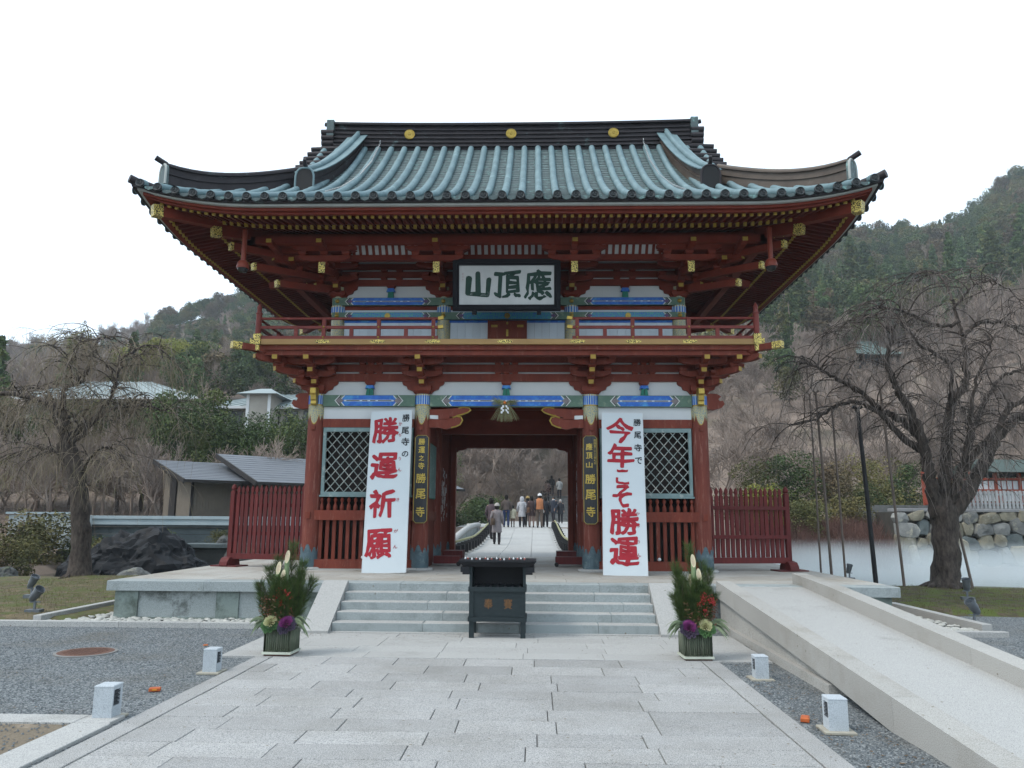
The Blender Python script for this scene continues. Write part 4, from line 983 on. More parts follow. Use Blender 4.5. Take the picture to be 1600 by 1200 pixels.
for x in (-2.41, 2.41):
    st = MB().prism([(-0.065, 0), (0.065, 0), (0.05, 0.14), (-0.05, 0.14)], Matrix(((1, 0, 0, x), (0, 0, 1, UY-0.12), (0, 1, 0, 6.063), (0, 0, 0, 1))), 0.06).build('painted_strut', GREEND, gate)
    MB().prism([(-0.09, 0.0), (0.0, -0.01), (0.09, 0.0), (0.065, 0.07), (-0.065, 0.07)], Matrix(((1, 0, 0, x), (0, 0, 1, UY-0.13), (0, 1, 0, 6.2), (0, 0, 0, 1))), 0.08).build('blue_cap', BLUE, st)
    inst('bearing_block', MSD, gate, (x, UY-0.10, 6.27), scale=(1.2, 1, 0.9))
    for z_ in (6.475, 6.645):
        for q in (-0.16, 0.16): inst('bearing_block', MSD, gate, (x+q, UY-0.075, z_-0.02), scale=(0.9, 0.9, 0.8))
# coved panels with white strips between red ribs, under the eave
for xc, hw, n in ((-2.41, 0.71, 11), (0.0, 0.98, 15), (2.41, 0.71, 11)):
    y0, z0, y1, z1 = 14.36, 6.69, 14.10, 7.0
    b = MB(); b.add([(xc-hw-0.02, y0+0.01, z0), (xc+hw+0.02, y0+0.01, z0), (xc+hw+0.02, y1+0.01, z1), (xc-hw-0.02, y1+0.01, z1)], [(0, 1, 2, 3)])
    pnl = b.build('cove_panel', WHITE, gate)
    for k in range(n+1):
        x = xc-hw+2*hw*k/n
        MB().beam((x, y0-0.012, z0), (x, y1-0.012, z1), 0.052 if hw < 0.9 else 0.056, 0.03, up=(0, -1, 0.5)).build('cove_rib', REDD, pnl)
    for sx in (-1, 1):
        MB().prism([(0, 0), (0.27, 0), (0.0, -0.17)], Matrix(((-sx, 0, 0, xc+sx*(hw+0.03)), (0, -0.62, 1, 14.09), (0, 0.78, 0, 7.0), (0, 0, 0, 1))), 0.01).build('cove_corner', REDD, pnl)
B('cove_beam', REDD, gate, -UO-0.9, UO+0.9, 14.33, 14.46, 6.585, 6.69)
B('purlin', REDD, gate, -UO-1.45, UO+1.45, 13.86, 14.0, 6.76, 6.90)
B('purlin', REDD, gate, -UO-1.45, UO+1.45, 14.001, 14.10, 6.80, 7.0)
for sx in (-1, 1): B('purlin', REDD, gate, min(sx*(UO+1.3), sx*(UO+1.45)), max(sx*(UO+1.3), sx*(UO+1.45)), 13.86, 20.3, 6.76, 6.90)
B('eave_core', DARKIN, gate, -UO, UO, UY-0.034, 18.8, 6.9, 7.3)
for q in (-1, 1):
    B('cove_backing', REDD, gate, min(q*1.02, q*1.66), max(q*1.02, q*1.66), 14.2, 14.4, 6.70, 7.02)
    B('cove_backing', REDD, gate, min(q*3.15, q*4.9), max(q*3.15, q*4.9), 14.2, 14.4, 6.70, 7.02)

# ================================================================== roof
XE, YE0, YMID, HD = 6.5, 12.35, 17.10, 4.75
YE1 = 2*YMID-YE0
XG = 4.62                                     # gable verge
def Lf(s): return 0.32*max(0.0, (abs(s)-4.2)/2.3)**2.2
def prof(d): return 7.02+0.408*d+0.0648*d*d
def rz_front(x, d): return prof(d)+Lf(x)*max(0, 1-d/2.3)
def sside(y): return min(abs(y-YMID), HD)+1.75
def rz_side(y, d): return prof(d)+Lf(sside(y))*max(0, 1-d/2.3)
# slopes
def slope_mesh(front, name, m_, dz=0.0):
    b = MB(); nd, nx = 22, 60; vs = []
    for j in range(nd+1):
        d = 4.6*j/nd
        hw = XE-d if d < XE-XG else XG
        for i in range(nx+1):
            x = -hw+2*hw*i/nx; y = YE0+d if front else YE1-d
            vs.append((x, y, rz_front(x, d)+dz))
    fs = []
    for j in range(nd):
        for i in range(nx):
            q = (j*(nx+1)+i, j*(nx+1)+i+1, (j+1)*(nx+1)+i+1, (j+1)*(nx+1)+i)
            fs.append(q if front else q[::-1])
    b.add(vs, fs); return b.build(name, m_, gate, smooth=True)
slope_mesh(True, 'roof_slope', COPPAN); slope_mesh(False, 'roof_slope', COPPAN)
for sx in (-1, 1):
    b = MB(); nd, nx = 10, 40; vs = []; dm = XE-XG
    for j in range(nd+1):
        d = dm*j/nd; hy = HD-d
        for i in range(nx+1):
            y = YMID-hy+2*hy*i/nx; vs.append((sx*(XE-d), y, rz_side(y, d)))
    fs = []
    for j in range(nd):
        for i in range(nx):
            q = (j*(nx+1)+i, j*(nx+1)+i+1, (j+1)*(nx+1)+i+1, (j+1)*(nx+1)+i); fs.append(q if sx < 0 else q[::-1])
    b.add(vs, fs); b.build('roof_slope', COPPAN, gate, smooth=True)
    # gable wall
    o = []
    for j in range(13): o.append((YE0+dm+(HD-dm)*j/12, prof(dm+(4.6-dm)*j/12)-0.03))
    o2 = o+[(2*YMID-y_, z_) for y_, z_ in o[::-1][1:]]
    mtx = Matrix(((0, 0, 1, sx*4.1-0.03), (1, 0, 0, 0), (0, 1, 0, 0), (0, 0, 0, 1)))
    MB().prism(o2, mtx, 0.06).build('gable_wall', RED, gate)
    # barge boards
    for fr in (1, -1):
        b = MB(); 
        for j in range(12):
            d0 = dm-0.1+(4.55-dm)*j/12; d1 = dm-0.1+(4.55-dm)*(j+1)/12
            ya = YE0+d0 if fr > 0 else YE1-d0; yb = YE0+d1 if fr > 0 else YE1-d1
            b.beam((sx*4.5, ya, prof(d0)-0.12), (sx*4.5, yb, prof(d1)-0.12), 0.05, 0.22, up=(1, 0, 0)) if False else b.add(
                [(sx*4.5-0.03, ya, prof(d0)-0.25), (sx*4.5+0.03, ya, prof(d0)-0.25), (sx*4.5+0.03, ya, prof(d0)-0.02), (sx*4.5-0.03, ya, prof(d0)-0.02),
                 (sx*4.5-0.03, yb, prof(d1)-0.25), (sx*4.5+0.03, yb, prof(d1)-0.25), (sx*4.5+0.03, yb, prof(d1)-0.02), (sx*4.5-0.03, yb, prof(d1)-0.02)],
                [(0, 1, 5, 4), (1, 2, 6, 5), (2, 3, 7, 6), (3, 0, 4, 7)])
        b.build('barge_board', REDD, gate)
# pan tile course lips (low cross ridges on the pans)
b = MB()
for j in range(1, 30):
    d = 4.55*j/30; hw = XE-d-0.05 if d < XE-XG else 3.7
    n = 40
    for i in range(n):
        xa, xb = -hw+2*hw*i/n, -hw+2*hw*(i+1)/n
        za, zb = rz_front(xa, d)+0.008, rz_front(xb, d)+0.008
        b.add([(xa, YE0+d-0.012, za-0.012), (xb, YE0+d-0.012, zb-0.012), (xb, YE0+d-0.010, zb), (xa, YE0+d-0.010, za), (xb, YE0+d+0.03, zb+0.006), (xa, YE0+d+0.03, za+0.006)], [(0, 1, 2, 3), (3, 2, 4, 5)])
tag(b.build('pan_tile_lip', COPPAN, gate), kind='stuff')
# tile rolls with jointed barrels and round ends
RR = 0.07
def roll(pf, dmax, dirv, off=0.0):
    """pf(d)->point on the slope"""
    n = max(2, int(dmax/0.30)); pts = []; rad = []
    for k in range(n+1):
        d = dmax*k/n; p = Vector(pf(d)); p.z += 0.028
        if k: pts.append(p-(Vector(pf(dmax*k/n))-Vector(pf(dmax*(k-0.04)/n)))); rad.append(RR*0.97); 
        pts.append(p); rad.append(RR*1.05 if k < n else RR)
    pts[0] = pts[0]
    b = MB(); pts = [p+Vector((random.gauss(0, .002), 0, random.gauss(0, .0015))) for p in pts]; b.tube(pts, rad, 12, cap=False)
    r_ = b.build('tile_roll', COPPER, gate, smooth=True)
    return r_
def disc_mesh():
    b = MB(); q = Matrix.Rotation(R(90), 3, 'X')
    b.lathe([(0.078, -0.02), (0.078, 0.0), (0.074, 0.014), (0.062, 0.016), (0.058, 0.006), (0.001, 0.006)], (0, 0, 0), 20, mtx=q)
    for k in range(3):      # three-comma emblem in relief
        a0 = k*2*math.pi/3; pts = []; rad = []
        for t in range(6):
            a = a0+t*0.33; rr = 0.020+0.0035*t; pts.append((rr*math.cos(a), -0.010, rr*math.sin(a))); rad.append(0.013-0.002*t)
        b.tube(pts, rad, 6)
    return b.mesh('tile_end', TILEND, smooth=True)
DISC = disc_mesh()
for i in range(-20, 21):
    x = i*0.315
    if abs(x) > 6.33: continue
    dm_ = (4.52 if abs(x) <= XG-0.1 else XE-abs(x)-0.02)
    if abs(x) > 3.55 and abs(x) < 4.25 and False: continue
    r_ = roll(lambda d, x=x: (x, YE0-0.02+d, rz_front(x, d)), dm_, None)
    e = inst('tile_end', DISC, r_, (x, YE0-0.025, rz_front(x, 0)+0.025), rot=(-0.15, 0, 0))
yl = YE0+0.25
while yl < YE1-0.2:
    for sx in (-1, 1):
        dm_ = min(XE-XG, HD-abs(yl-YMID)-0.02)
        if dm_ > 0.1:
            r_ = roll(lambda d, sx=sx, yl=yl: (sx*(XE+0.02-d), yl, rz_side(yl, d)), dm_, None)
            inst('tile_end', DISC, r_, (sx*(XE+0.025), yl, rz_side(yl, 0)+0.025), rot=(-0.15, 0, sx*R(90)))
    yl += 0.315
# eave sweep helper following the lifted eave line
def eave_sweep(name, m_, inset, z0, z1, th, lifts=1.0, sides=True, n=44):
    X = XE-inset; hy = HD-inset
    b = MB()
    for fr in (True, False):
        yo = YE0+inset if fr else YE1-inset; s_ = 1 if fr else -1
        for i in range(n):
            xa, xb = -X+2*X*i/n, -X+2*X*(i+1)/n; la, lb = Lf(xa*XE/X)*lifts, Lf(xb*XE/X)*lifts
            yi = yo+s_*th
            xai = max(-X+th, min(X-th, xa)); xbi = max(-X+th, min(X-th, xb))
            vs = [(xa, yo, z0+la), (xb, yo, z0+lb), (xb, yo, z1+lb), (xa, yo, z1+la), (xai, yi, z0+la), (xbi, yi, z0+lb), (xbi, yi, z1+lb), (xai, yi, z1+la)]
            b.add(vs, [(0, 1, 2, 3), (1, 0, 4, 5), (7, 6, 5, 4), (3, 2, 6, 7)])
    m2 = 32
    for sx in (-1, 1):
        xo = sx*X; xi = sx*(X-th)
        for i in range(m2):
            ya, yb = YMID-hy+2*hy*i/m2, YMID-hy+2*hy*(i+1)/m2
            la, lb = Lf(sside(YMID+(ya-YMID)*HD/hy))*lifts, Lf(sside(YMID+(yb-YMID)*HD/hy))*lifts
            yai = max(YMID-hy+th, min(YMID+hy-th, ya)); ybi = max(YMID-hy+th, min(YMID+hy-th, yb))
            vs = [(xo, ya, z0+la), (xo, yb, z0+lb), (xo, yb, z1+lb), (xo, ya, z1+la), (xi, yai, z0+la), (xi, ybi, z0+lb), (xi, ybi, z1+lb), (xi, yai, z1+la)]
            b.add(vs, [(0, 1, 2, 3), (1, 0, 4, 5), (7, 6, 5, 4), (3, 2, 6, 7)])
    return b.build(name, m_, gate)
eave_sweep('eave_tile_edge', DARKCU, 0.03, 6.955, 7.03, 0.12)
eave_sweep('pale_eave_strip', PALE, 0.10, 6.915, 6.955, 0.12)
eave_sweep('eave_fascia', REDD, 0.17, 6.862, 6.915, 0.14, 0.97)
eave_sweep('eave_fascia', REDD, 0.24, 6.820, 6.862, 0.07, 0.95)
# hanging lips between the roll ends
b = MB()
for i in range(-20, 20):
    x = (i+0.5)*0.315; z = 7.0+Lf(x)
    if abs(x) > 6.2: continue
    b.prism([(-0.085, 0.03), (-0.07, -0.01), (0, -0.035), (0.07, -0.01), (0.085, 0.03)], Matrix(((1, 0, 0, x), (0, 0, 1, YE0-0.0), (0, 1, 0, z), (0, 0, 0, 1))), 0.03)
b.build('eave_lip', COPPAN, gate)
# ---- rafters in two tiers with yellow ends
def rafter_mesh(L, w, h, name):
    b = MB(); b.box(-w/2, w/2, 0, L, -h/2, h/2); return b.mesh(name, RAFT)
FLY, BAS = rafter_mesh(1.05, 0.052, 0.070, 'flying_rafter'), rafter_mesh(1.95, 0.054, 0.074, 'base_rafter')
CAPF = MB().box(-0.0275, 0.0275, -0.006, 0.045, -0.0365, 0.034).mesh('yellow_end', GOLD)
CAPB = MB().box(-0.0285, 0.0285, -0.006, 0.045, -0.0385, 0.036).mesh('yellow_end', GOLD)
def put_rafter(nm, me, cap_, p, rz_, slope):
    r_ = inst(nm, me, gate, p, rot=(slope, 0, rz_))
    c = bpy.data.objects.new('yellow_end', cap_); COL.objects.link(c); c.parent = r_
SF, SB = math.atan(0.20), math.atan(0.28)
N_ = 46
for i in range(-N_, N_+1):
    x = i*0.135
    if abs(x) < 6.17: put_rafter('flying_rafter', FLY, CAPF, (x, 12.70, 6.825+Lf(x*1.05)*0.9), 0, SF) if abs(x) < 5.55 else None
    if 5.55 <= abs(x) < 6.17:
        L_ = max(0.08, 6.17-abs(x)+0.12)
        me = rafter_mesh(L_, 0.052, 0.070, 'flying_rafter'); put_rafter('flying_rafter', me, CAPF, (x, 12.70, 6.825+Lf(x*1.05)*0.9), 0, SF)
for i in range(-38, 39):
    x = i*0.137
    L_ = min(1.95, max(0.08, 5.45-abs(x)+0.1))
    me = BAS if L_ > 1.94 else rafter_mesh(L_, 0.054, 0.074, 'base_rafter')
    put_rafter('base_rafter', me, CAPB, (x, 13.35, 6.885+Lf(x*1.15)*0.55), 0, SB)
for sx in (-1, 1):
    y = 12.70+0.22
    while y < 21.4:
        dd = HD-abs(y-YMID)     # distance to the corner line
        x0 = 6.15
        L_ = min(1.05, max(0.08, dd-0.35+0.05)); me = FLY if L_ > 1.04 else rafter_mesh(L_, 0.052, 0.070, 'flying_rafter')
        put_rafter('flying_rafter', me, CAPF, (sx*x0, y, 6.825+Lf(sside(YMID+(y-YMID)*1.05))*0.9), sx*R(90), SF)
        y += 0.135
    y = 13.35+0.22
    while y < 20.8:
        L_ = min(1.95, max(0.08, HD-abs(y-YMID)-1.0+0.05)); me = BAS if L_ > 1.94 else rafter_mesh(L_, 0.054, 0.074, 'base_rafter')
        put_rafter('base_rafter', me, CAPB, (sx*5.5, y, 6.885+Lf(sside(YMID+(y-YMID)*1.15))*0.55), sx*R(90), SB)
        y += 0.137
# soffit boards above the rafters
def soff(d):      # d: distance in from the eave line
    return 6.875+0.20*(d-0.35) if d < 1.0 else (6.94+0.28*(d-1.0) if d > 1.0 else 6.94)
b = MB(); ds = [0.30, 0.6, 0.95, 1.0, 1.6, 2.4, 3.1]; n = 40
for fr in (True, False):
    rows_ = []
    for d in ds:
        hw = XE-d; y = YE0+d if fr else YE1-d
        z = (6.875+0.20*(d-0.35)) if d < 0.97 else (6.94+0.28*(d-1.0))
        rows_.append([(-hw+2*hw*i/n, y, z+Lf(-hw*1.05+2*hw*1.05*i/n)*0.9*max(0, 1-d/2.4)+(0.03 if d < 0.97 else 0)) for i in range(n+1)])
    for r0, r1 in zip(rows_, rows_[1:]):
        for i in range(n): 
            q = [r0[i], r0[i+1], r1[i+1], r1[i]]; b.add(q if not fr else q[::-1], [(0, 1, 2, 3)])
for sx in (-1, 1):
    rows_ = []
    for d in ds:
        hy = HD-d; x = sx*(XE-d); z = (6.875+0.20*(d-0.35)) if d < 0.97 else (6.94+0.28*(d-1.0))
        rr_ = []
        for i in range(n+1):
            y = YMID-hy+2*hy*i/n; rr_.append((x, y, z+Lf(min(6.6, abs(y-YMID)*1.05+1.75))*0.9*max(0, 1-d/2.4)+(0.03 if d < 0.97 else 0)))
        rows_.append(rr_)
    for r0, r1 in zip(rows_, rows_[1:]):
        for i in range(n):
            q = [r0[i], r0[i+1], r1[i+1], r1[i]]; b.add(q if sx < 0 else q[::-1], [(0, 1, 2, 3)])
b.build('soffit', REDD, gate)
# corner (hip) rafters in two tiers, gilt ends
for sx in (-1, 1):
    for sy in (1, -1):
        def P(d, z): return Vector((sx*(XE-d), YE0+d if sy > 0 else YE1-d, z))
        a, e = P(2.9, 7.22), P(0.30, 6.93)
        h1 = MB().beam(a, e, 0.15, 0.20).build('hip_rafter', REDD, gate)
        dd = (e-a).normalized(); MB().beam(e-dd*0.16, e+dd*0.006, 0.158, 0.208).build('gilt_end', FILI, h1)
        a, e = P(3.0, 7.20), P(1.06, 6.83)
        h2 = MB().beam(a, e, 0.15, 0.17).build('hip_rafter', REDD, gate)
        dd = (e-a).normalized(); MB().beam(e-dd*0.15, e+dd*0.006, 0.158, 0.178).build('gilt_end', FILI, h2)
        for q in range(14):
            p_ = P(1.2+q*0.13, 6.80+0.19*(0.14+q*0.13)-0.06)
            MB().lathe([(0.001, -0.012), (0.01, -0.008), (0.012, 0.0)], p_, 6).build('gilt_stud', GOLDM, h2)
# ---- main ridge: stacked courses
rd = MB()
zr0 = 10.03; hl = 4.22
zs_ = [(0.30, 10.03, 10.20, DARKCU)]
for k, (w_, z0, z1) in enumerate(((0.27, 10.05, 10.22), (0.33, 10.222, 10.262), (0.25, 10.262, 10.34), (0.29, 10.34, 10.375), (0.24, 10.375, 10.45), (0.28, 10.45, 10.485), (0.23, 10.485, 10.56), (0.27, 10.56, 10.595), (0.22, 10.595, 10.67), (0.26, 10.67, 10.705), (0.21, 10.705, 10.79), (0.30, 10.79, 10.84))):
    b = MB(); n = 24
    for i in range(n):
        xa, xb = -hl+2*hl*i/n, -hl+2*hl*(i+1)/n; ra, rb = 0.05*abs(xa/hl)**2.5, 0.05*abs(xb/hl)**2.5
        vs = [(xa, YMID-w_, z0+ra), (xb, YMID-w_, z0+rb), (xb, YMID-w_, z1+rb), (xa, YMID-w_, z1+ra), (xa, YMID+w_, z0+ra), (xb, YMID+w_, z0+rb), (xb, YMID+w_, z1+rb), (xa, YMID+w_, z1+ra)]
        b.add(vs, [(0, 1, 2, 3), (5, 4, 7, 6), (3, 2, 6, 7), (1, 0, 4, 5)]+([(0, 3, 7, 4)] if i == 0 else [])+([(1, 5, 6, 2)] if i == n-1 else []))
    b.build('ridge_course', DARKCU, gate)
b = MB(); b.tube([(-hl-0.0+2*hl*i/20, YMID, 10.87+0.05*abs(-1+i/10)**2.5) for i in range(21)], 0.085, 10); b.build('ridge_cap_roll', DARKCU, gate, smooth=True)
for x in (-2.41, 0.0, 2.41):
    em = MB(); em.lathe([(0.125, 0.0), (0.125, 0.02), (0.116, 0.03), (0.104, 0.025), (0.001, 0.025)], (x, YMID-0.27, 10.56), 32, mtx=Matrix.Rotation(R(90), 3, 'X'))
    for k in range(16):
        a = 2*math.pi*k/16; em.beam((x+0.03*math.cos(a), YMID-0.298, 10.56+0.03*math.sin(a)), (x+0.098*math.cos(a), YMID-0.298, 10.56+0.098*math.sin(a)), 0.020, 0.012, up=(0, 1, 0))
    em.lathe([(0.028, 0.0), (0.022, 0.014), (0.001, 0.016)], (x, YMID-0.296, 10.56), 12, mtx=Matrix.Rotation(R(90), 3, 'X'))
    em.build('gilt_crest', GOLDM, gate)
for sx in (-1, 1):   # ridge end: tall plate, stacked end rolls, top stub
    b = MB(); b.box(min(sx*hl, sx*(hl+0.17)), max(sx*hl, sx*(hl+0.17)), YMID-0.33, YMID+0.33, 10.52, 10.93); b.build('ridge_end_plate', COPPAN, gate)
    b = MB()
    for k, z in enumerate((10.63, 10.49, 10.35, 10.21)):
        for yy in (-0.28, 0.28): b.tube([(sx*(hl+0.0), YMID+yy, z), (sx*(hl+0.30-0.01*k), YMID+yy, z)], 0.068, 10)
    b.box(min(sx*hl, sx*(hl+0.22)), max(sx*hl, sx*(hl+0.22)), YMID-0.26, YMID+0.26, 10.05, 10.6)
    b.build('ridge_end_rolls', DARKCU, gate)
    MB().tube([(sx*(hl+0.05), YMID, 10.92), (sx*(hl+0.30), YMID, 10.99)], 0.05, 10).build('ridge_stub_roll', DARKCU, gate)
    # verge rolls stepping down the gable
    for fr in (1, -1):
        for k in range(9):
            d = 4.42-k*0.26; y = YE0+d if fr > 0 else YE1-d
            MB().tube([(sx*4.05, y, prof(d)+0.10), (sx*4.72, y, prof(d)+0.075)], 0.058, 9).build('verge_roll', DARKCU, gate)
# ---- descending ridges on the slopes
def ridge_run(pts, wbase, hwall, wcap, mside, mtop, rroll, name):
    """pts: centre line on the roof surface; builds side walls, flat cap course and a roll"""
    s1 = MB(); s2 = MB(); s3 = MB(); n = len(pts)
    P_ = [Vector(p) for p in pts]
    fr = []
    for i, p in enumerate(P_):
        d = (P_[min(i+1, n-1)]-P_[max(i-1, 0)]); d.z = 0; d.normalize(); fr.append(Vector((-d.y, d.x, 0)))
    for i in range(n-1):
        for (lo, hi, w_, mb) in ((-0.05, hwall*0.42, wbase/2+0.02, s1), (hwall*0.42, hwall*0.47, wbase/2+0.045, s1), (hwall*0.47, hwall*0.93, wbase/2-0.01, s1), (hwall*0.93, hwall, wcap/2, s2)):
            a, c = P_[i], P_[i+1]; q0, q1 = fr[i]*w_, fr[i+1]*w_; zl = Vector((0, 0, lo)); zh = Vector((0, 0, hi))
            vs = [a-q0+zl, a+q0+zl, a+q0+zh, a-q0+zh, c-q1+zl, c+q1+zl, c+q1+zh, c-q1+zh]
            f = [(0, 3, 7, 4), (1, 5, 6, 2), (3, 2, 6, 7), (0, 4, 5, 1)]
            if i == 0: f.append((0, 1, 2, 3))
            if i == n-2: f.append((4, 7, 6, 5))
            mb.add(vs, f)
    o = s1.build(name, mside, gate); s2.build('ridge_cap', mtop, o)
    s3.tube([p+Vector((0, 0, hwall+rroll*0.55)) for p in P_], rroll, 10); s3.build('ridge_roll', mtop, o, smooth=True)
    return o
def onigawara(c, d, w, h, m1, m2, parent):
    """arched end tile: centre bottom c, outward direction d"""
    d = Vector(d).normalized(); s_ = Vector((-d.y, d.x, 0))
    mtx = Matrix(((s_.x, 0, d.x, c[0]), (s_.y, 0, d.y, c[1]), (0, 1, 0, c[2]), (0, 0, 0, 1)))
    o = [(-w/2, 0)]+[(-w/2*math.cos(t)**0.7, h*0.55+h*0.45*math.sin(t)) for t in [k*math.pi/2/7 for k in range(7)]]+[(0.0, h)]+[(w/2*math.cos(t)**0.7, h*0.55+h*0.45*math.sin(t)) for t in [math.pi/2-k*math.pi/2/7 for k in range(1, 8)]]+[(w/2, 0)]
    a = MB().prism(o, mtx, 0.06).build('ridge_end_tile', m1, parent)
    rim = [mtx @ Vector((p[0], p[1], 0.055)) for p in o]
    MB().tube(rim, 0.022, 6).build('end_tile_rim', m2, a, smooth=True)
    return a
for sx in (-1, 1):
    for fr in (1, -1):
        pts = []
        for k in range(15):
            d = 1.68+(4.60-1.68)*k/14; t = k/14
            x = sx*(3.95-0.30*t); z = prof(d)+0.02+0.05*(1-t)**3
            pts.append((x, YE0+d if fr > 0 else YE1-d, z))
        side = BROWNCU if sx > 0 else DARKCU
        o = ridge_run(pts, 0.26, 0.36, 0.46, side, COPPER, 0.062, 'descending_ridge')
        e = onigawara((pts[0][0], pts[0][1], pts[0][2]-0.06), (0, -fr, 0), 0.36, 0.46, BLACKP, COPPER if sx < 0 else DARKCU, o)
        p0 = Vector(pts[0]); MB().tube([p0+Vector((0, fr*0.1, 0.40)), p0+Vector((-0.0, -fr*0.10, 0.47)), p0+Vector((-sx*0.02, -fr*0.17, 0.53))], [0.05, 0.04, 0.034], 9).build('ridge_end_stub', DARKCU, o)
        # corner ridge on the hip
        pts = []
        for k in range(13):
            t = k/12; d = 0.42+1.83*t
            x = sx*(XE-d); y = YE0+d if fr > 0 else YE1-d; z = rz_front(x, d)+0.03+0.10*(1-t)**4
            pts.append((x, y, z))
        o = ridge_run(pts, 0.20, 0.30, 0.26, side, DARKCU if sx < 0 else BROWNCU, 0.055, 'corner_ridge')
        dv = Vector((sx, -fr, 0)).normalized()
        onigawara((pts[0][0], pts[0][1], pts[0][2]-0.07), dv, 0.30, 0.40, COPPAN, PALE, o)
        p0 = Vector(pts[0]); MB().tube([p0+Vector((0, 0, 0.35)), p0+dv*0.20+Vector((0, 0, 0.42))], 0.05, 9).build('ridge_end_stub', DARKCU, o)
        # lowest corner roll reaching past the eave
        c0 = Vector((sx*(XE-0.28), YE0+0.28 if fr > 0 else YE1-0.28, 7.02+Lf(6.25)+0.08))
        MB().tube([c0, c0+dv*0.25+Vector((0, 0, 0.02)), c0+dv*0.40+Vector((0, 0, 0.05))], [0.07, 0.072, 0.075], 12).build('corner_tip_roll', DARKCU, gate, smooth=True)
# ---- chains hanging down the slope from the ridge
for sx in (-1, 1):
    c = bpy.data.objects.new('roof_chain', None)
    b = MB(); xx = sx*3.10
    k = 0; d = 4.45
    pts = [Vector((xx, YMID-0.3, 10.33)), Vector((xx, YE0+4.35, prof(4.35)+0.2)), Vector((xx-0.0, YE0+3.6, prof(3.6)+0.12)), Vector((xx+sx*0.03, YE0+2.6, prof(2.6)+0.11)), Vector((xx+sx*0.10, YE0+1.6, prof(1.6)+0.11)), Vector((xx+sx*0.16, YE0+0.7, prof(0.7)+0.11))]
    for p, q in zip(pts, pts[1:]):
        n = int((q-p).length/0.05)
        for i in range(n):
            c0 = p.lerp(q, (i+0.5)/n); dr = (q-p).normalized(); sd = dr.orthogonal().normalized() if i % 2 else dr.cross(dr.orthogonal()).normalized()
            ring = [c0+dr*(0.032*math.cos(t))+sd*(0.015*math.sin(t)) for t in [2*math.pi*j/6 for j in range(7)]]
            b.tube(ring, 0.0055, 4, cap=False)
    b.tube([(xx, YMID-0.3+0.03*math.cos(t), 10.36+0.04*math.sin(t)) for t in [2*math.pi*j/10 for j in range(11)]], 0.009, 5)
    ch = b.build('roof_chain', CHAINM, None)
    tag(ch, 'thin metal chain lying on the copper roof near the %s end of the main ridge' % ('left' if sx < 0 else 'right'), 'chain', 'chains on the roof')
    bpy.data.objects.remove(c)

# ================================================================== signs
def banner(name, label, loc, top, w, H, yaw, big, kana, side):
    loc = Vector(loc); top = Vector(top); zv = (top-loc).normalized()
    xv = Vector((math.cos(yaw), math.sin(yaw), 0)); xv = (xv-zv*xv.dot(zv)).normalized(); yv = zv.cross(xv)
    rot = Matrix((xv, yv, zv)).transposed().to_euler()
    r_ = root(name, label, 'banner board', loc, rot, 'tall white banner boards leaning on the gate')
    b = MB(); b.box(-w/2, w/2, 0, 0.035, 0, H); b.build('board', BOARDW, r_, local=True)
    b = MB()
    for (a_, c_, d_, e_) in ((-w/2-0.006, -w/2+0.004, 0, H), (w/2-0.004, w/2+0.006, 0, H), (-w/2, w/2, -0.004, 0.006), (-w/2, w/2, H-0.006, H+0.004)): b.box(a_, c_, -0.003, 0.037, d_, e_)
    b.build('edge_strip', WHITE, r_, local=True)
    for ch, x, z, s, sh in big: write(ch, x, z, s*1.04, sh*1.04, REDINK, r_, bold=0.030, wob=0.07, name='red_character')
    for ch, x, z, s, sh in kana: write(ch, x, z, s, sh, REDINK, r_, bold=0.01, wob=0.03, name='reading_character')
    for ch, x, z, s, sh in side: write(ch, x, z, s, sh, BLKINK, r_, bold=0.022, wob=0.05, name='black_character')
    return r_
# left: pixel heights in the photo turned into metres along the board (H 3.14)
H = 3.14
banner('banner_board', 'tall white banner board with four big red characters, left of the passage', (-2.150, 14.10, PZ), (-2.245, 14.86, 3.715), 0.80, H, -0.04,
   [('勝', -0.10, 2.74, 0.46, 0.48), ('運', -0.09, 2.01, 0.47, 0.46), ('祈', -0.09, 1.28, 0.45, 0.49), ('願', -0.12, 0.53, 0.45, 0.50)],
   [('か', 0.185, 2.86, 0.07, 0.075), ('ち', 0.185, 2.63, 0.05, 0.06), ('う', 0.20, 2.15, 0.05, 0.065), ('ん', 0.205, 1.93, 0.075, 0.07), ('き', 0.20, 1.35, 0.05, 0.06), ('が', 0.19, 0.76, 0.075, 0.06), ('ん', 0.19, 0.47, 0.075, 0.065)],
   [('勝', 0.29, 2.98, 0.14, 0.15), ('尾', 0.285, 2.72, 0.14, 0.145), ('寺', 0.295, 2.49, 0.15, 0.15), ('の', 0.30, 2.24, 0.12, 0.11)])
banner('banner_board', 'tall white banner board with a six-character red slogan, right of the passage', (2.170, 13.98, PZ), (2.262, 14.86, 3.70), 0.78, H, -0.05,
   [('今', -0.05, 2.77, 0.48, 0.48), ('年', -0.045, 2.25, 0.46, 0.46), ('こ', -0.02, 1.83, 0.23, 0.27), ('そ', -0.03, 1.46, 0.32, 0.40), ('勝', 0.0, 0.98, 0.48, 0.45), ('運', -0.01, 0.43, 0.47, 0.48)],
   [('か', 0.245, 1.13, 0.07, 0.06), ('ち', 0.245, 0.91, 0.05, 0.065), ('う', 0.245, 0.61, 0.045, 0.06), ('ん', 0.245, 0.37, 0.07, 0.065)],
   [('勝', 0.285, 2.94, 0.14, 0.14), ('尾', 0.285, 2.68, 0.13, 0.14), ('寺', 0.285, 2.42, 0.14, 0.14), ('で', 0.29, 2.16, 0.13, 0.13)])
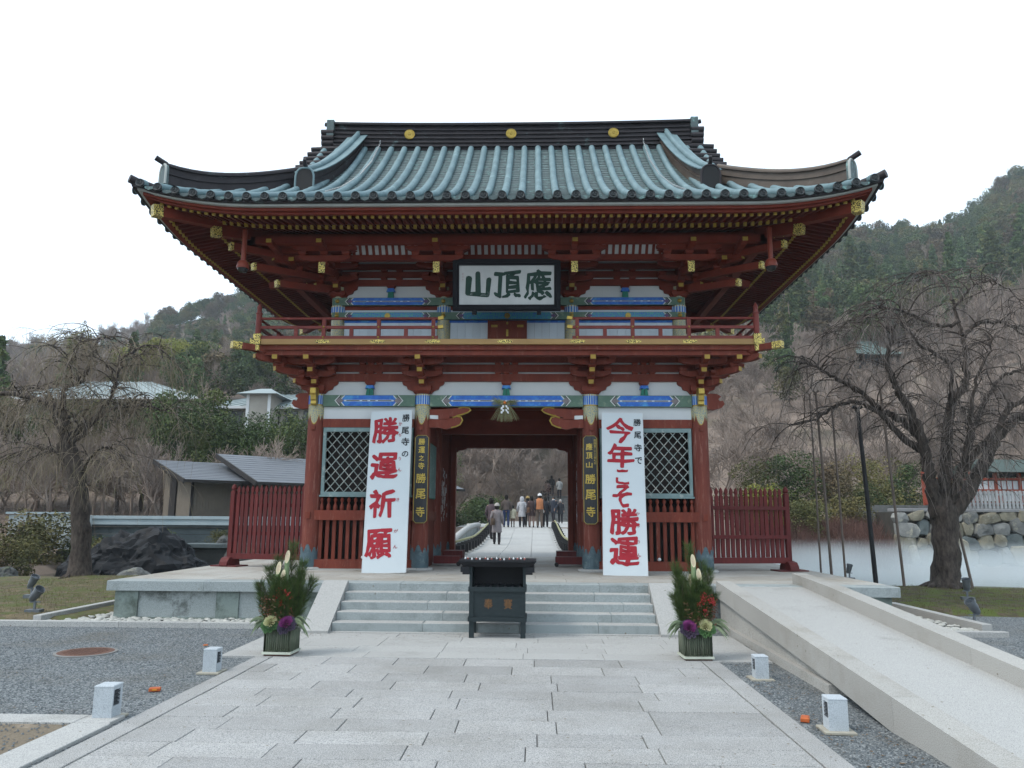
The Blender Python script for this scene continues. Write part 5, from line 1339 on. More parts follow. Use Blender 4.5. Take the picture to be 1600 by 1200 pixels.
# big name board under the eave
nb = root('name_board', 'framed white name board with three dark green characters under the upper eave', 'sign', (0.02, 14.22, 5.55), (R(10), 0, 0))
HB, WB = 1.02, 2.04
b = MB()
b.box(-0.91, 0.91, 0.0, 0.04, 0.09, 0.84)
b.build('white_panel', mat('aged_white_panel', (0.54, 0.555, 0.55), (0.45, 0.465, 0.465), 0.6, scale=3, c3=(0.40, 0.42, 0.42), c3scale=9, c3th=(0.66, 0.72)), nb, local=True)
for i, (e0, e1, dy) in enumerate(((0.91, 0.955, -0.015), (0.955, 1.01, -0.05), (1.01, 1.035, -0.02))):
    b = MB(); t = e1-e0; zb, zt = 0.09-(e0-0.91), 0.84+(e0-0.91)
    b.box(-e1, e1, dy, 0.05, zt, zt+t); b.box(-e1, e1, dy, 0.05, zb-t, zb); b.box(-e1, -e0, dy, 0.05, zb, zt); b.box(e0, e1, dy, 0.05, zb, zt)
    b.build('black_frame', FRAMEB, nb, local=True)
for sx in (-1, 1): MB().box(sx*0.62-0.04, sx*0.62+0.04, -0.04, 0.10, -0.10, -0.03).build('hanger', FRAMEB, nb, local=True)
write('山', -0.55, 0.455, 0.42, 0.47, GRNINK, nb, bold=0.07, wob=0.17, name='green_character')
write('頂', 0.02, 0.465, 0.50, 0.50, GRNINK, nb, bold=0.032, wob=0.11, name='green_character')
write('應', 0.60, 0.465, 0.50, 0.56, GRNINK, nb, bold=0.024, wob=0.09, name='green_character')
for k, ch in enumerate('勝尾寺'): write(ch, -0.84, 0.68-k*0.055, 0.03, 0.035, mat('faint_seal_ink', (0.45, 0.30, 0.30), rough=0.7), nb, name='small_character')
# vertical plaques on the inner columns
def plaque(label, loc, chars, small=()):
    p = root('column_plaque', label, 'sign', loc, (R(0.0), 0, 0), 'vertical plaques on the inner columns')
    w, h = 0.275, 1.70; c = 0.05
    o = [(-w/2, c), (-w/2+c, 0), (w/2-c, 0), (w/2, c), (w/2, h-c), (w/2-c, h), (-w/2+c, h), (-w/2, h-c)]
    MB().prism(o, Matrix(((1, 0, 0, 0), (0, 0, 1, 0), (0, 1, 0, 0), (0, 0, 0, 1))), 0.035).build('board', PLAQUE, p, local=True)
    MB().tube([Vector((x, -0.002, z)) for x, z in [(x*0.955, h/2+(z-h/2)*0.99) for x, z in o+[o[0]]]], 0.0055, 4, cap=False).build('gilt_border', GOLDINK, p, local=True)
    for ch, x, z, s, sh in chars: write(ch, x, z, s, sh, GOLDINK, p, bold=0.02, wob=0.05, name='gilt_character')
    for k, ch in enumerate(small): write(ch, 0.092, 1.60-k*0.055, 0.045, 0.045, GOLDINK, p, bold=0.0, name='small_gilt_character')
    return p
plaque('dark vertical plaque with gilt characters on the column left of the passage', (-1.635, 14.87, 1.50),
   [('勝', 0.0, 1.57, 0.12, 0.12), ('運', 0.0, 1.41, 0.12, 0.12), ('之', 0.0, 1.25, 0.10, 0.10), ('寺', 0.0, 1.10, 0.115, 0.12), ('勝', 0.0, 0.86, 0.18, 0.18), ('尾', 0.0, 0.56, 0.18, 0.19), ('寺', 0.0, 0.22, 0.16, 0.19)])
plaque('dark vertical plaque with extra small gilt column of text, right of the passage', (1.635, 14.87, 1.50),
   [('應', -0.02, 1.48, 0.12, 0.13), ('頂', -0.02, 1.31, 0.12, 0.12), ('山', -0.02, 1.13, 0.12, 0.11), ('勝', 0.0, 0.86, 0.19, 0.18), ('尾', 0.0, 0.56, 0.19, 0.19), ('寺', 0.0, 0.24, 0.16, 0.19)], '西国第二十三番札所')

# straw new year wreath
wr = root('straw_wreath', 'straw new year wreath with orange and white paper streamers over the passage', 'wreath', (-0.02, 14.86, 3.70)); wr.scale = (0.82, 0.82, 0.86)
random.seed(4)
b = MB()
for k in range(170):   # hanging skirt
    a = random.gauss(0, 0.33); L_ = random.uniform(0.30, 0.40); x0 = a*0.12; y0 = random.uniform(-0.06, 0.04)
    b.tube([(x0, y0, 0.10), (x0+a*0.12, y0-0.02, -0.02), (x0+math.sin(a)*0.34, y0-0.02, 0.10-L_*math.cos(a*0.6))], [0.004, 0.0035, 0.002], 3, cap=False)
b.build('straw_skirt', ROPEST, wr, local=True)
b = MB()
for k in range(90):
    s_ = random.choice((-1, 1)); yy = random.uniform(-0.05, 0.03); zz = random.gauss(0.17, 0.035)
    b.tube([(0, yy, 0.16), (s_*0.15, yy-0.01, zz), (s_*random.uniform(0.24, 0.34), yy, zz+random.gauss(0.01, 0.05))], [0.004, 0.0035, 0.002], 3, cap=False)
b.build('straw_bow', mat('green_straw', (0.30, 0.31, 0.14), (0.18, 0.2, 0.09), 0.9, scale=30), wr, local=True)
b = MB(); b.tube([(-0.1+0.02*k, -0.05+0.01*math.sin(k*2), 0.13+0.012*math.cos(k*2)) for k in range(11)], 0.03, 7); b.build('straw_knot', ROPEST, wr, local=True, smooth=True)
b = MB(); b.lathe([(0.001, -0.036), (0.024, -0.027), (0.037, 0), (0.026, 0.027), (0.001, 0.033)], (0, -0.10, 0.15), 12); b.build('bitter_orange', mat('orange_peel', (0.75, 0.22, 0.03), (0.6, 0.15, 0.02), 0.5, scale=20), wr, local=True, smooth=True)
for sx in (-1, 1):
    b = MB(); z = 0.09
    for k in range(4):
        xo = sx*(0.045+(0.022 if k % 2 else -0.012)); b.add([(xo-0.022, -0.115, z), (xo+0.022, -0.118, z-0.012), (xo+0.022+sx*0.012, -0.115, z-0.062), (xo-0.022+sx*0.012, -0.112, z-0.050)], [(0, 1, 2, 3)]); z -= 0.045
    b.build('paper_streamer', mat('white_paper', (0.85, 0.87, 0.88), rough=0.7), wr, local=True)

# domed cameras hanging under the eave corners
for sx in (-1, 1):
    d = root('dome_camera', 'red housed dome camera on a short drop pipe under the %s eave corner' % ('left' if sx < 0 else 'right'), 'camera', (sx*4.85, 13.48, 6.16), (0, 0, 0), 'dome cameras under the eave')
    REDM = mat('red_enamel', (0.26, 0.055, 0.032), (0.2, 0.04, 0.024), 0.4, scale=6)
    MB().lathe([(0.045, 0.12), (0.045, 0.72)], (0, 0, 0), 14).build('drop_pipe', REDM, d, local=True, smooth=True)
    MB().lathe([(0.05, 0.13), (0.075, 0.115), (0.105, 0.07), (0.115, 0.0), (0.108, -0.025), (0.097, -0.028)], (0, 0, 0), 22).build('housing', REDM, d, local=True, smooth=True)
    MB().lathe([(0.096, -0.025), (0.088, -0.062), (0.062, -0.095), (0.001, -0.112)], (0, 0, 0), 22).build('dome', mat('smoked_dome', (0.01, 0.01, 0.012), rough=0.08, spec=0.6), d, local=True, smooth=True)

# ---- red picket fences beside the gate
def picket_fence(label, p0, p1, n):
    p0, p1 = Vector(p0), Vector(p1); L_ = (p1-p0).length; a = math.atan2((p1-p0).y, (p1-p0).x)
    f = root('picket_fence', label, 'fence', p0, (0, 0, a), 'red picket fences beside the gate')
    MB().box(0.0, L_, -0.05, 0.05, 0.15, 0.26).build('bottom_rail', REDF, f, local=True)
    for z in (0.62, 1.18): MB().box(0.02, L_-0.02, 0.015, 0.05, z, z+0.07).build('back_rail', REDF, f, local=True)
    pm = MB(); w = 0.037
    o = [(-w, 0.26), (w, 0.26), (w, 1.43), (w*0.5, 1.455), (w*0.5, 1.475), (w*0.92, 1.50), (w*0.95, 1.535), (w*0.5, 1.575), (0, 1.61), (-w*0.5, 1.575), (-w*0.95, 1.535), (-w*0.92, 1.50), (-w*0.5, 1.475), (-w*0.5, 1.455), (-w, 1.43)]
    pm.prism(o, Matrix(((1, 0, 0, 0), (0, 0, 1, -0.03), (0, 1, 0, 0), (0, 0, 0, 1))), 0.035); pme = pm.mesh('picket', REDF)
    for k in range(n):
        x = 0.12+(L_-0.17)*k/(n-1); inst('picket', pme, f, (x, 0, random.uniform(-0.006, 0.006)), rot=(0, random.uniform(-0.006, 0.006), 0), local=True)
    MB().box(-0.045, 0.045, -0.045, 0.045, 0.1, 1.50).lathe([(0.05, 1.50), (0.035, 1.515), (0.052, 1.54), (0.056, 1.57), (0.04, 1.61), (0.012, 1.64), (0.001, 1.65)], (0, 0, 0), 12).build('end_post', REDF, f, local=True)
    ft = MB(); ft.box(-0.30, 0.30, -0.2, 0.2, 0.0, 0.025)
    ft.prism([(-0.22, 0.025), (0.22, 0.025), (0.20, 0.10), (0.14, 0.17), (0.0, 0.20), (-0.14, 0.17), (-0.20, 0.10)], Matrix(((0, 0, 1, -0.09), (1, 0, 0, 0), (0, 1, 0, 0), (0, 0, 0, 1))), 0.18)
    ft.build('foot', REDF, f, local=True)
    return f
picket_fence('red picket fence left of the gate with the brown annex behind it', (-5.60, 15.72, PZ), (-3.98, 15.30, PZ), 15)
picket_fence('red picket fence right of the gate with mist behind it', (5.57, 15.62, PZ), (3.98, 15.30, PZ), 15)

# ---- offertory box
ob = root('offertory_box', 'dark green offertory box with roofed top standing before the steps', 'offering box', (0.06, 10.66, 0.024))
OBG = mat('dark_green_timber', (0.022, 0.033, 0.036), (0.013, 0.022, 0.025), 0.6, scale=10, bump=0.15, bscale=60, stretch=(1, 1, 3))
OBB = mat('black_timber', (0.016, 0.017, 0.021), rough=0.55)
for sx in (-1, 1):
    for yy in (0.0, 0.40): MB().box(sx*0.345-0.033, sx*0.345+0.033, yy, yy+0.06, 0, 0.24).build('leg', OBG, ob, local=True)
MB().box(-0.375, 0.375, 0.005, 0.455, 0.275, 0.62).build('body', OBG, ob, local=True)
for sx in (-1, 1): MB().box(sx*0.35-0.03, sx*0.35+0.03, -0.008, 0.0045, 0.275, 0.618).build('corner_stile', OBG, ob, local=True)
MB().box(-0.395, 0.395, -0.02, 0.48, 0.215, 0.273).build('lower_moulding', OBG, ob, local=True)
MB().box(-0.392, 0.392, -0.02, 0.48, 0.605, 0.665).build('upper_moulding', OBG, ob, local=True)
for sx in (-1, 1): MB().box(min(sx*0.345, sx*0.38), max(sx*0.345, sx*0.38), 0.0, 0.46, 0.665, 0.93).build('side_cheek', OBG, ob, local=True)
MB().box(-0.345, 0.345, 0.42, 0.46, 0.665, 0.93).build('back_board', OBB, ob, local=True)
for k in range(7): MB().box(-0.31+k*0.1, -0.28+k*0.1, 0.03, 0.42, 0.66, 0.68).build('slot_bar', OBB, ob, local=True)
rf = MB(); rf.add([(-0.52, -0.08, 1.0), (0.52, -0.08, 1.0), (0.52, 0.55, 1.0), (-0.52, 0.55, 1.0), (-0.46, -0.02, 0.93), (0.46, -0.02, 0.93), (0.46, 0.50, 0.93), (-0.46, 0.50, 0.93)], [(0, 1, 2, 3), (7, 6, 5, 4), (0, 4, 5, 1), (1, 5, 6, 2), (2, 6, 7, 3), (3, 7, 4, 0)])
rf.box(-0.525, 0.525, -0.085, 0.555, 1.0, 1.02); rfo = rf.build('roof_slab', OBB, ob, local=True)
for sx in (-1, 1):
    MB().box(min(sx*0.38, sx*0.50), max(sx*0.38, sx*0.50), -0.03, 0.51, 0.86, 0.93).build('roof_bracket', OBB, ob, local=True)
    MB().box(min(sx*0.38, sx*0.475), max(sx*0.38, sx*0.475), -0.02, 0.50, 0.83, 0.858).build('roof_bracket', OBB, ob, local=True)
write('奉', -0.12, 0.445, 0.115, 0.13, mat('brown_lettering', (0.20, 0.10, 0.04), rough=0.6), ob, y=0.000, bold=0.012, name='painted_character')
write('賽', 0.145, 0.445, 0.115, 0.13, MATS['brown_lettering'], ob, y=0.000, bold=0.008, name='painted_character')
# votive row of little white and red darts on its roof
random.seed(2)
WP = mat('white_paper', (0.85, 0.87, 0.88)); RP = mat('red_paper', (0.45, 0.13, 0.10)); 
for k in range(16):
    x = 0.03-0.50+0.056*k+random.uniform(-0.01, 0.01)
    t_ = root('paper_daruma', ('tiny white and red paper figure', 'tiny red figure with a white top')[k % 2]+' in the row along the offertory box roof', 'figurine', (0.06+x, 10.66-0.03+random.uniform(0, 0.3), 1.044), (0, 0, random.uniform(-0.5, 0.5)), 'little paper figures on the box roof'); t_.scale = (0.8, 0.8, 0.7)
    MB().lathe([(0.013, 0), (0.017, 0.012), (0.012, 0.026), (0.004, 0.034), (0.001, 0.036)], (0, 0, 0), 7).build('figure_body', RP if k % 2 else WP, t_, local=True, smooth=True)
    MB().lathe([(0.009, 0.024), (0.008, 0.034), (0.001, 0.044)], (0, 0, 0), 6).build('figure_head', WP, t_, local=True)

# ---- louvred granite path lights
def path_light(label, x, y, s, face, rotz=0.0):
    p = root('path_light', label, 'garden light', (x, y, 0.006), (0, 0, rotz), 'louvred granite lights along the path')
    w = 0.076*s; h = 0.235*s
    MB().cbox(-w-0.045, w+0.045, -w-0.045, w+0.045, 0, 0.018, c=0.004).build('base_slab', mat('pale_ochre_slab', (0.40, 0.38, 0.31), (0.33, 0.31, 0.26), 0.85, scale=20), p, local=True)
    G_ = granite('granite_light', (0.43, 0.47, 0.50), (0.31, 0.345, 0.37), (0.75, 0.75, 0.75), 3) if 'granite_light' not in MATS else MATS['granite_light']
    z0 = 0.018
    # body with a real opening cut in the side face
    b = MB(); f = face; xo = f*w; xr = f*(w-0.05)
    ya, yb = -w+0.018, w*0.55; za, zb = z0+h*0.38, z0+h*0.90
    b.box(-w if f > 0 else w-0.0, (w-0.05) if f > 0 else -(w-0.05), -w, w, z0, z0+h) if f > 0 else b.box(-(w-0.05), w, -w, w, z0, z0+h)
    lo, hi = min(xo, xr), max(xo, xr)
    b.box(lo, hi, -w, w, z0, za); b.box(lo, hi, -w, w, zb, z0+h-0.0); b.box(lo, hi, -w, ya, za, zb); b.box(lo, hi, yb, w, za, zb)
    b.build('housing', G_, p, local=True)
    MB().cbox(-w-0.002, w+0.002, -w-0.002, w+0.002, z0+h+0.0005, z0+h+0.014, c=0.008).build('top_slab', G_, p, local=True)
    MB().box(f*(w-0.045)-0.002, f*(w-0.045)+0.002, ya, yb, za, zb).build('lamp_recess', BLACKP, p, local=True)
    for k in range(4):
        z = za+(zb-za)*(k+0.6)/4.2
        mt = Matrix.Translation((f*(w-0.016), 0, z)) @ Matrix.Rotation(f*R(32), 4, 'Y')
        MB().box(-0.018, 0.018, ya, yb, -0.003, 0.003, mtx=mt).build('louvre', mat('louvre_metal', (0.10, 0.11, 0.12), rough=0.5, metal=0.3), p, local=True)
path_light('granite louvred path light nearest the camera, left side of the path', -2.86, 6.40, 1.0, 1, 0.03)
path_light('granite louvred path light on the left, nearer the steps', -2.79, 8.27, 0.92, 1, -0.02)
path_light('granite louvred path light nearest the camera, right side by the ramp', 2.88, 6.34, 0.95, -1, -0.03)
path_light('granite louvred path light on the right, next to the pine arrangement', 2.86, 8.27, 0.88, -1, 0.02)

# ---- new year pine and bamboo arrangements
PINE = mat('pine_needle', (0.125, 0.185, 0.05), (0.030, 0.062, 0.018), 0.7, scale=14, rand=0.0)
BAMB = mat('bamboo_skin', (0.26, 0.33, 0.17), (0.13, 0.20, 0.10), 0.5, scale=8)
BAMC = mat('bamboo_cut', (0.50, 0.43, 0.30), (0.40, 0.33, 0.23), 0.7, scale=20)
BAMP = mat('pot_bamboo', (0.115, 0.135, 0.09), (0.055, 0.075, 0.048), 0.6, scale=14, stretch=(8, 8, 0.7), c3=(0.20, 0.20, 0.155), c3scale=6, c3th=(0.5, 0.7), rand=0.22)
def kadomatsu(label, x, y, flip, rotz):
    rnd = random.Random(31 if flip > 0 else 77)
    k = root('pine_arrangement', label, 'new year pine', (x, y, 0.026), (0, 0, rotz), 'new year pine arrangements before the steps'); k.scale = (0.80, 0.80, 1.0)
    MB().box(-0.19, 0.19, -0.19, 0.19, 0, 0.02).build('plinth', mat('brown_board', (0.12, 0.05, 0.035), rough=0.7), k, local=True)
    MB().box(-0.215, 0.215, -0.215, 0.215, 0.02, 0.045).build('white_base', mat('cream_board', (0.62, 0.66, 0.55), rough=0.7), k, local=True)
    n = 13; w = 0.185
    me = MB().lathe([(0.0155, 0.045), (0.0155, 0.275)], (0, 0, 0), 7).mesh('bamboo_stave', BAMP, smooth=True)
    for s_ in range(4):
        for i in range(n):
            t = -w+2*w*i/(n-1)
            px, py = ((t, -w), (w, t), (t, w), (-w, t))[s_]
            inst('bamboo_stave', me, k, (px, py, rnd.uniform(-0.0, 0.012)), local=True)
    MB().box(-w+0.01, w-0.01, -w+0.01, w-0.01, 0.06, 0.26).build('pot_core', DARKIN, k, local=True)
    for (bx, by, top_, tl) in (((0.02, -0.02, 1.20, 1), (-0.09, -0.06, 1.07, 1), (0.0, -0.11, 0.98, 1)) if flip > 0 else ((0.0, -0.04, 1.19, 1), (0.065, -0.09, 1.03, 1), (-0.03, 0.02, 0.96, 1))):
        r_ = 0.036; vs = []; m_ = 18; zc = top_-0.09
        b = MB()
        for i in range(m_):
            a = 2*math.pi*i/m_; c_, s2 = math.cos(a), math.sin(a)
            vs += [(bx+r_*c_, by+r_*s2, 0.25), (bx+r_*c_, by+r_*s2, zc+0.075*s2+0.0), (bx+r_*0.80*c_, by+r_*0.80*s2, zc+0.060*s2-0.001), (bx+r_*0.72*c_, by+r_*0.72*s2, zc+0.05*s2-0.01)]
        fs = []; fc = []
        for i in range(m_):
            j = (i+1) % m_; fs.append((4*i, 4*j, 4*j+1, 4*i+1)); fc.append((4*i+1, 4*j+1, 4*j+2, 4*i+2)); fc.append((4*i+2, 4*j+2, 4*j+3, 4*i+3))
        b.add(vs, fs, 0); b.add(vs, fc, 1); b.add([vs[4*i+3] for i in range(m_)], [tuple(range(m_))], 2)
        for zz in (0.5, 0.78): b.lathe([(r_, zz-0.006), (r_+0.004, zz), (r_, zz+0.006)], (bx, by, 0), 14, 0)
        b.build('cut_bamboo', [BAMB, mat('bamboo_rim', (0.66, 0.60, 0.40), rough=0.7), BAMC], k, local=True)
    # pine branches, bushy with needles
    def pine(p0, p1, spread, nn, nm='pine_branch'):
        p0, p1 = Vector(p0), Vector(p1); b = MB()
        mid = p0.lerp(p1, 0.5)+Vector((rnd.gauss(0, .02), rnd.gauss(0, .02), 0.0))
        b.tube([p0, mid, p1], [0.008, 0.006, 0.003], 5, mi=1)
        for i in range(nn):
            t = rnd.random()**0.8; c = (p0.lerp(mid, t*2) if t < 0.5 else mid.lerp(p1, t*2-1))
            ax = (p1-p0).normalized(); a = rnd.uniform(0, 6.28); u = ax.orthogonal().normalized(); v = ax.cross(u)
            rd_ = (u*math.cos(a)+v*math.sin(a)); dr = (ax*rnd.uniform(0.3, 1.0)+rd_*rnd.uniform(0.5, 1.1)+Vector((0, 0, 0.25))).normalized()
            L_ = rnd.uniform(0.07, 0.125); c = c+rd_*rnd.uniform(0, spread)
            s_ = dr.orthogonal().normalized()*0.0024; e = c+dr*L_
            b.add([c-s_, c+s_, e], [(0, 1, 2)], 0)
            s_ = dr.cross(s_).normalized()*0.0024; b.add([c-s_, c+s_, e], [(0, 1, 2)], 0)
        b.build(nm, [PINE, mat('pine_bark', (0.12, 0.075, 0.045), (0.07, 0.045, 0.03), 0.9)], k, local=True)
    base = [(-0.12, 0.02, 0.3), (0.08, 0.04, 0.3), (0.14, -0.02, 0.3), (-0.05, 0.1, 0.3), (0.02, -0.1, 0.3), (0.1, 0.1, 0.3), (-0.15, -0.08, 0.3), (0.16, 0.06, 0.3)]
    tops = [(-0.22, 0.0, 0.98), (0.05, 0.08, 1.26), (0.22, 0.0, 1.05), (-0.13, 0.08, 1.10), (0.06, -0.10, 0.78), (0.16, 0.1, 0.95), (-0.30, -0.06, 0.80), (0.36, 0.03, 0.85)] if flip > 0 else \
           [(-0.22, 0.0, 1.06), (-0.03, 0.08, 1.28), (0.20, 0.0, 1.00), (-0.16, 0.08, 0.98), (0.10, -0.10, 0.78), (0.14, 0.1, 1.08), (-0.26, -0.06, 0.72), (0.27, 0.03, 0.72)]
    for q0, q1 in zip(base, tops):
        pine(q0, (q1[0]*1.18, q1[1]*1.1, q1[2]), 0.055, 900)
    for q1 in ((0.0, -0.15, 0.88), (-0.09, -0.16, 0.80), (0.09, -0.15, 0.84), (-0.02, -0.17, 0.70)): pine((q1[0]*0.6, -0.12, 0.3), q1, 0.05, 520)
    for i in range(13):
        a = i*2*math.pi/13; pine((0.1*math.cos(a), 0.08*math.sin(a), 0.3), (0.20*math.cos(a), 0.15*math.sin(a), rnd.uniform(0.62, 0.92)), 0.06, 480)
    # bare twigs
    b = MB()
    for i in range(9):
        p = Vector((0, 0, 0.45)); d = Vector((-flip*rnd.uniform(0.5, 1.0), rnd.uniform(-0.3, 0.2), rnd.uniform(0.5, 1.0))) if i < 6 else Vector((flip*0.5, 0, 0.8)); d.normalize(); pts = [p.copy()]
        for s_ in range(6): d = (d+Vector((rnd.gauss(0, .2), rnd.gauss(0, .15), rnd.gauss(0.02, .15)))).normalized(); p = p+d*0.09; pts.append(p.copy())
        b.tube(pts, [0.004-0.0005*q for q in range(7)], 4, cap=False)
        for q in (2, 3, 4): b.tube([pts[q], pts[q]+Vector((rnd.gauss(0, .06), rnd.gauss(0, .04), rnd.uniform(0.03, 0.12)))], [0.0022, 0.001], 3, cap=False)
    b.build('bare_twigs', mat('twig_grey', (0.22, 0.17, 0.15), (0.14, 0.1, 0.09), 0.9), k, local=True)
    # red berries
    b = MB(); cx_, cz_ = ((0.0, 0.66) if flip > 0 else (0.09, 0.62))
    for i in range(90 if flip > 0 else 170):
        s_ = rnd.choice(((0.0, 0.08), (-0.06, 0.0), (0.09, 0.05), (0.02, -0.08), (-0.02, 0.03), (0.14, 0.02)))
        c = (cx_+s_[0]+rnd.gauss(0, 0.022), -0.19+rnd.gauss(0, 0.025), cz_+s_[1]+rnd.gauss(0, 0.022))
        b.lathe([(0.001, -0.008), (0.0075, 0), (0.001, 0.008)], c, 6)
    b.build('red_berries', mat('red_berry', (0.52, 0.022, 0.02) if flip < 0 else (0.30, 0.02, 0.02), (0.38, 0.012, 0.012), 0.35, scale=30), k, local=True, smooth=True)
    # reddish nandina leaves low in the bunch
    b = MB()
    for i in range(700):
        a = rnd.uniform(0, 6.28); rr = rnd.uniform(0.05, 0.27); c = Vector((-flip*0.07+rr*math.cos(a)*1.0, -0.06+rr*math.sin(a)*0.7, rnd.uniform(0.36, 0.66)))
        d = Vector((rnd.gauss(0, 1), rnd.gauss(0, 1), rnd.gauss(0, .7))).normalized()*0.026; s_ = d.orthogonal().normalized()*0.008
        b.add([c-d, c+s_, c+d, c-s_], [(0, 1, 2, 3)])
    b.build('nandina_leaves', mat('nandina_leaf', (0.16, 0.045, 0.025), (0.05, 0.055, 0.02), 0.6, scale=6), k, local=True)
    # ornamental kale heads and outer leaves
    def kale(cx, cy, cz, r_, inner, outer, nm):
        b = MB()
        for i in range(85):
            t = i/85; a = i*2.4; rr = r_*(0.12+0.95*t**0.8); tilt = 1.15-1.35*t
            c = Vector((cx+rr*math.cos(a), cy+rr*math.sin(a), cz+0.05*(1-t)-0.02*t)); o_ = Vector((math.cos(a), math.sin(a), 0)); s_ = Vector((-math.sin(a), math.cos(a), 0))
            L_ = r_*(0.28+0.42*t); up_ = Vector((0, 0, 1)); d = (o_*math.cos(tilt)+up_*math.sin(tilt)); n_ = 7; vs = [c-d*L_*0.4]; 
            for q in range(n_):
                f = -1+2*q/(n_-1); vs.append(c+d*L_*(0.75-0.35*f*f)+s_*(f*L_*0.62)+up_*(0.010*((q % 2)*2-1)))
            b.add(vs, [(0, q+1, q+2) for q in range(n_-1)], 0 if t < 0.55 else 1)
        mt_ = Matrix.Rotation(R(36), 3, 'X'); cc = Vector((cx, cy, cz))
        b.v = [tuple(cc+mt_ @ (Vector(v)-cc)) for v in b.v]
        b.build(nm, [inner, outer], k, local=True)
    CREAM = mat('kale_cream', (0.70, 0.68, 0.42), (0.55, 0.56, 0.28), 0.6, scale=25); VIO = mat('kale_violet', (0.34, 0.07, 0.26), (0.15, 0.03, 0.13), 0.6, scale=25)
    GRNL = mat('kale_green', (0.12, 0.24, 0.09), (0.07, 0.15, 0.06), 0.6, scale=14); VGR = mat('kale_dark_violet', (0.11, 0.07, 0.13), (0.07, 0.07, 0.09), 0.6, scale=14)
    kale(-flip*0.11, -0.19, 0.37, 0.10, CREAM, GRNL, 'cream_kale'); kale(flip*0.12, -0.19, 0.36, 0.10, VIO, VGR, 'violet_kale')
    # long drooping leaves at the sides
    b = MB()
    for s0 in (-1, 1):
        for i in range(18 if s0 == flip else 13):
            a = rnd.uniform(-0.5, 0.5); L_ = rnd.uniform(0.20, 0.36); p = Vector((s0*0.18, -0.10+rnd.uniform(-0.05, 0.05), 0.38)); d = Vector((s0*math.cos(a), -0.35+math.sin(a)*0.5, rnd.uniform(-0.2, 0.8))).normalized(); w0 = rnd.uniform(0.012, 0.02)
            L0 = []; 
            for q in range(6):
                t = q/5; wq = w0*math.sin(math.pi*min(1, t*0.9+0.08)); sd = Vector((0, 1, 0)).cross(d).normalized()*wq if i % 2 else d.cross(Vector((0, 0, 1))).normalized()*wq
                L0.append((p+sd, p-sd)); p = p+d*L_/5; d = (d+Vector((0, 0, -0.30))).normalized()
            vs = [v for pr in L0 for v in pr]; b.add(vs, [(2*q, 2*q+1, 2*q+3, 2*q+2) for q in range(5)])
    b.build('long_leaves', mat('long_leaf', (0.23, 0.28, 0.17), (0.12, 0.17, 0.09), 0.6, scale=9), k, local=True)
    return k
kadomatsu('pine, bamboo and kale arrangement in a bamboo pot left of the offertory box', -2.40, 9.30, 1, -0.05)
kadomatsu('pine arrangement with bright red berries in a bamboo pot beside the ramp', 2.42, 9.32, -1, 0.05)

# ---- floodlights on the lawns
def flood(label, x, y, z, rz_, tilt, twin=0, parent=None, s=1.0):
    f = root('floodlight', label, 'floodlight', (x, y, z), (0, 0, rz_), 'grey floodlights on the lawns')
    MB().box(-0.11*s, 0.11*s, -0.08*s, 0.08*s, 0, 0.06*s).build('ballast_box', STEELG, f, local=True)
    MB().box(-0.015*s, 0.015*s, -0.015*s, 0.015*s, 0.06*s, 0.19*s).build('stem', STEELG, f, local=True)
    for sx in (-1, 1): MB().beam((sx*0.075*s, 0, 0.17*s), (sx*0.075*s, 0, 0.30*s), 0.012, 0.03).build('yoke_arm', STEELG, f, local=True)
    MB().box(-0.08*s, 0.08*s, -0.015, 0.015, 0.165*s, 0.18*s).build('yoke_base', STEELG, f, local=True)
    mt = (Matrix.Rotation(tilt, 3, 'Y')) @ Matrix.Rotation(R(15), 3, 'X'); c = (0, 0, 0.29*s)
    h = MB().lathe([(0.045*s, -0.12*s), (0.055*s, -0.10*s), (0.06*s, -0.03*s), (0.068*s, -0.028*s), (0.068*s, 0.07*s), (0.078*s, 0.072*s), (0.080*s, 0.12*s), (0.074*s, 0.12*s), (0.070*s, 0.10*s)], c, 18, mtx=mt).build('lamp_head', STEELG, f, local=True, smooth=True)
    MB().lathe([(0.001, 0.1*s), (0.07*s, 0.1*s)], c, 18, mtx=mt).build('glass', mat('lamp_glass', (0.08, 0.11, 0.14), rough=0.1, spec=0.6), h, local=True)
    return f
flood('grey floodlight on the left lawn tilted toward the gate, the farther one', -8.75, 14.4, 0.10, 0.2, R(28))
flood('grey floodlight standing on the kerb at the left lawn, the nearer one', -7.35, 12.35, 0.08, 0.1, R(40))
flood('upright grey floodlight by the big right tree', 8.95, 15.6, 0.10, -0.2, R(-4))
flood('grey floodlight beside the right kerb tilted to the left', 7.25, 12.3, 0.03, -0.1, R(-35))
flood('small dark floodlight behind the platform near the tree props', 7.35, 17.2, 0.35, 0.3, R(5), s=0.8)
# ---- small things on the gravel
mh = root('manhole_cover', 'rusty brown round cover set in the left gravel', 'manhole cover', (-4.75, 9.35, 0.004))
RUST = mat('rusty_iron', (0.16, 0.085, 0.06), (0.10, 0.055, 0.042), 0.85, scale=14, bump=0.3, bscale=60)
b = MB(); b.lathe([(0.34, 0.0), (0.34, 0.012), (0.325, 0.014)], (0, 0, 0), 40); b.build('frame_ring', mat('concrete_ring', (0.25, 0.25, 0.24), rough=0.9), mh, local=True)
b = MB(); b.lathe([(0.001, 0.016), (0.30, 0.016), (0.315, 0.012)], (0, 0, 0), 40)
for i in range(-5, 6):
    for j in range(-5, 6):
        if i*i+j*j < 24: b.box(i*0.052-0.015, i*0.052+0.015, j*0.052-0.015, j*0.052+0.015, 0.015, 0.020)
b.build('cover_plate', RUST, mh, local=True)
ORG = mat('orange_plastic', (0.52, 0.13, 0.035), (0.40, 0.09, 0.03), 0.5, scale=20)
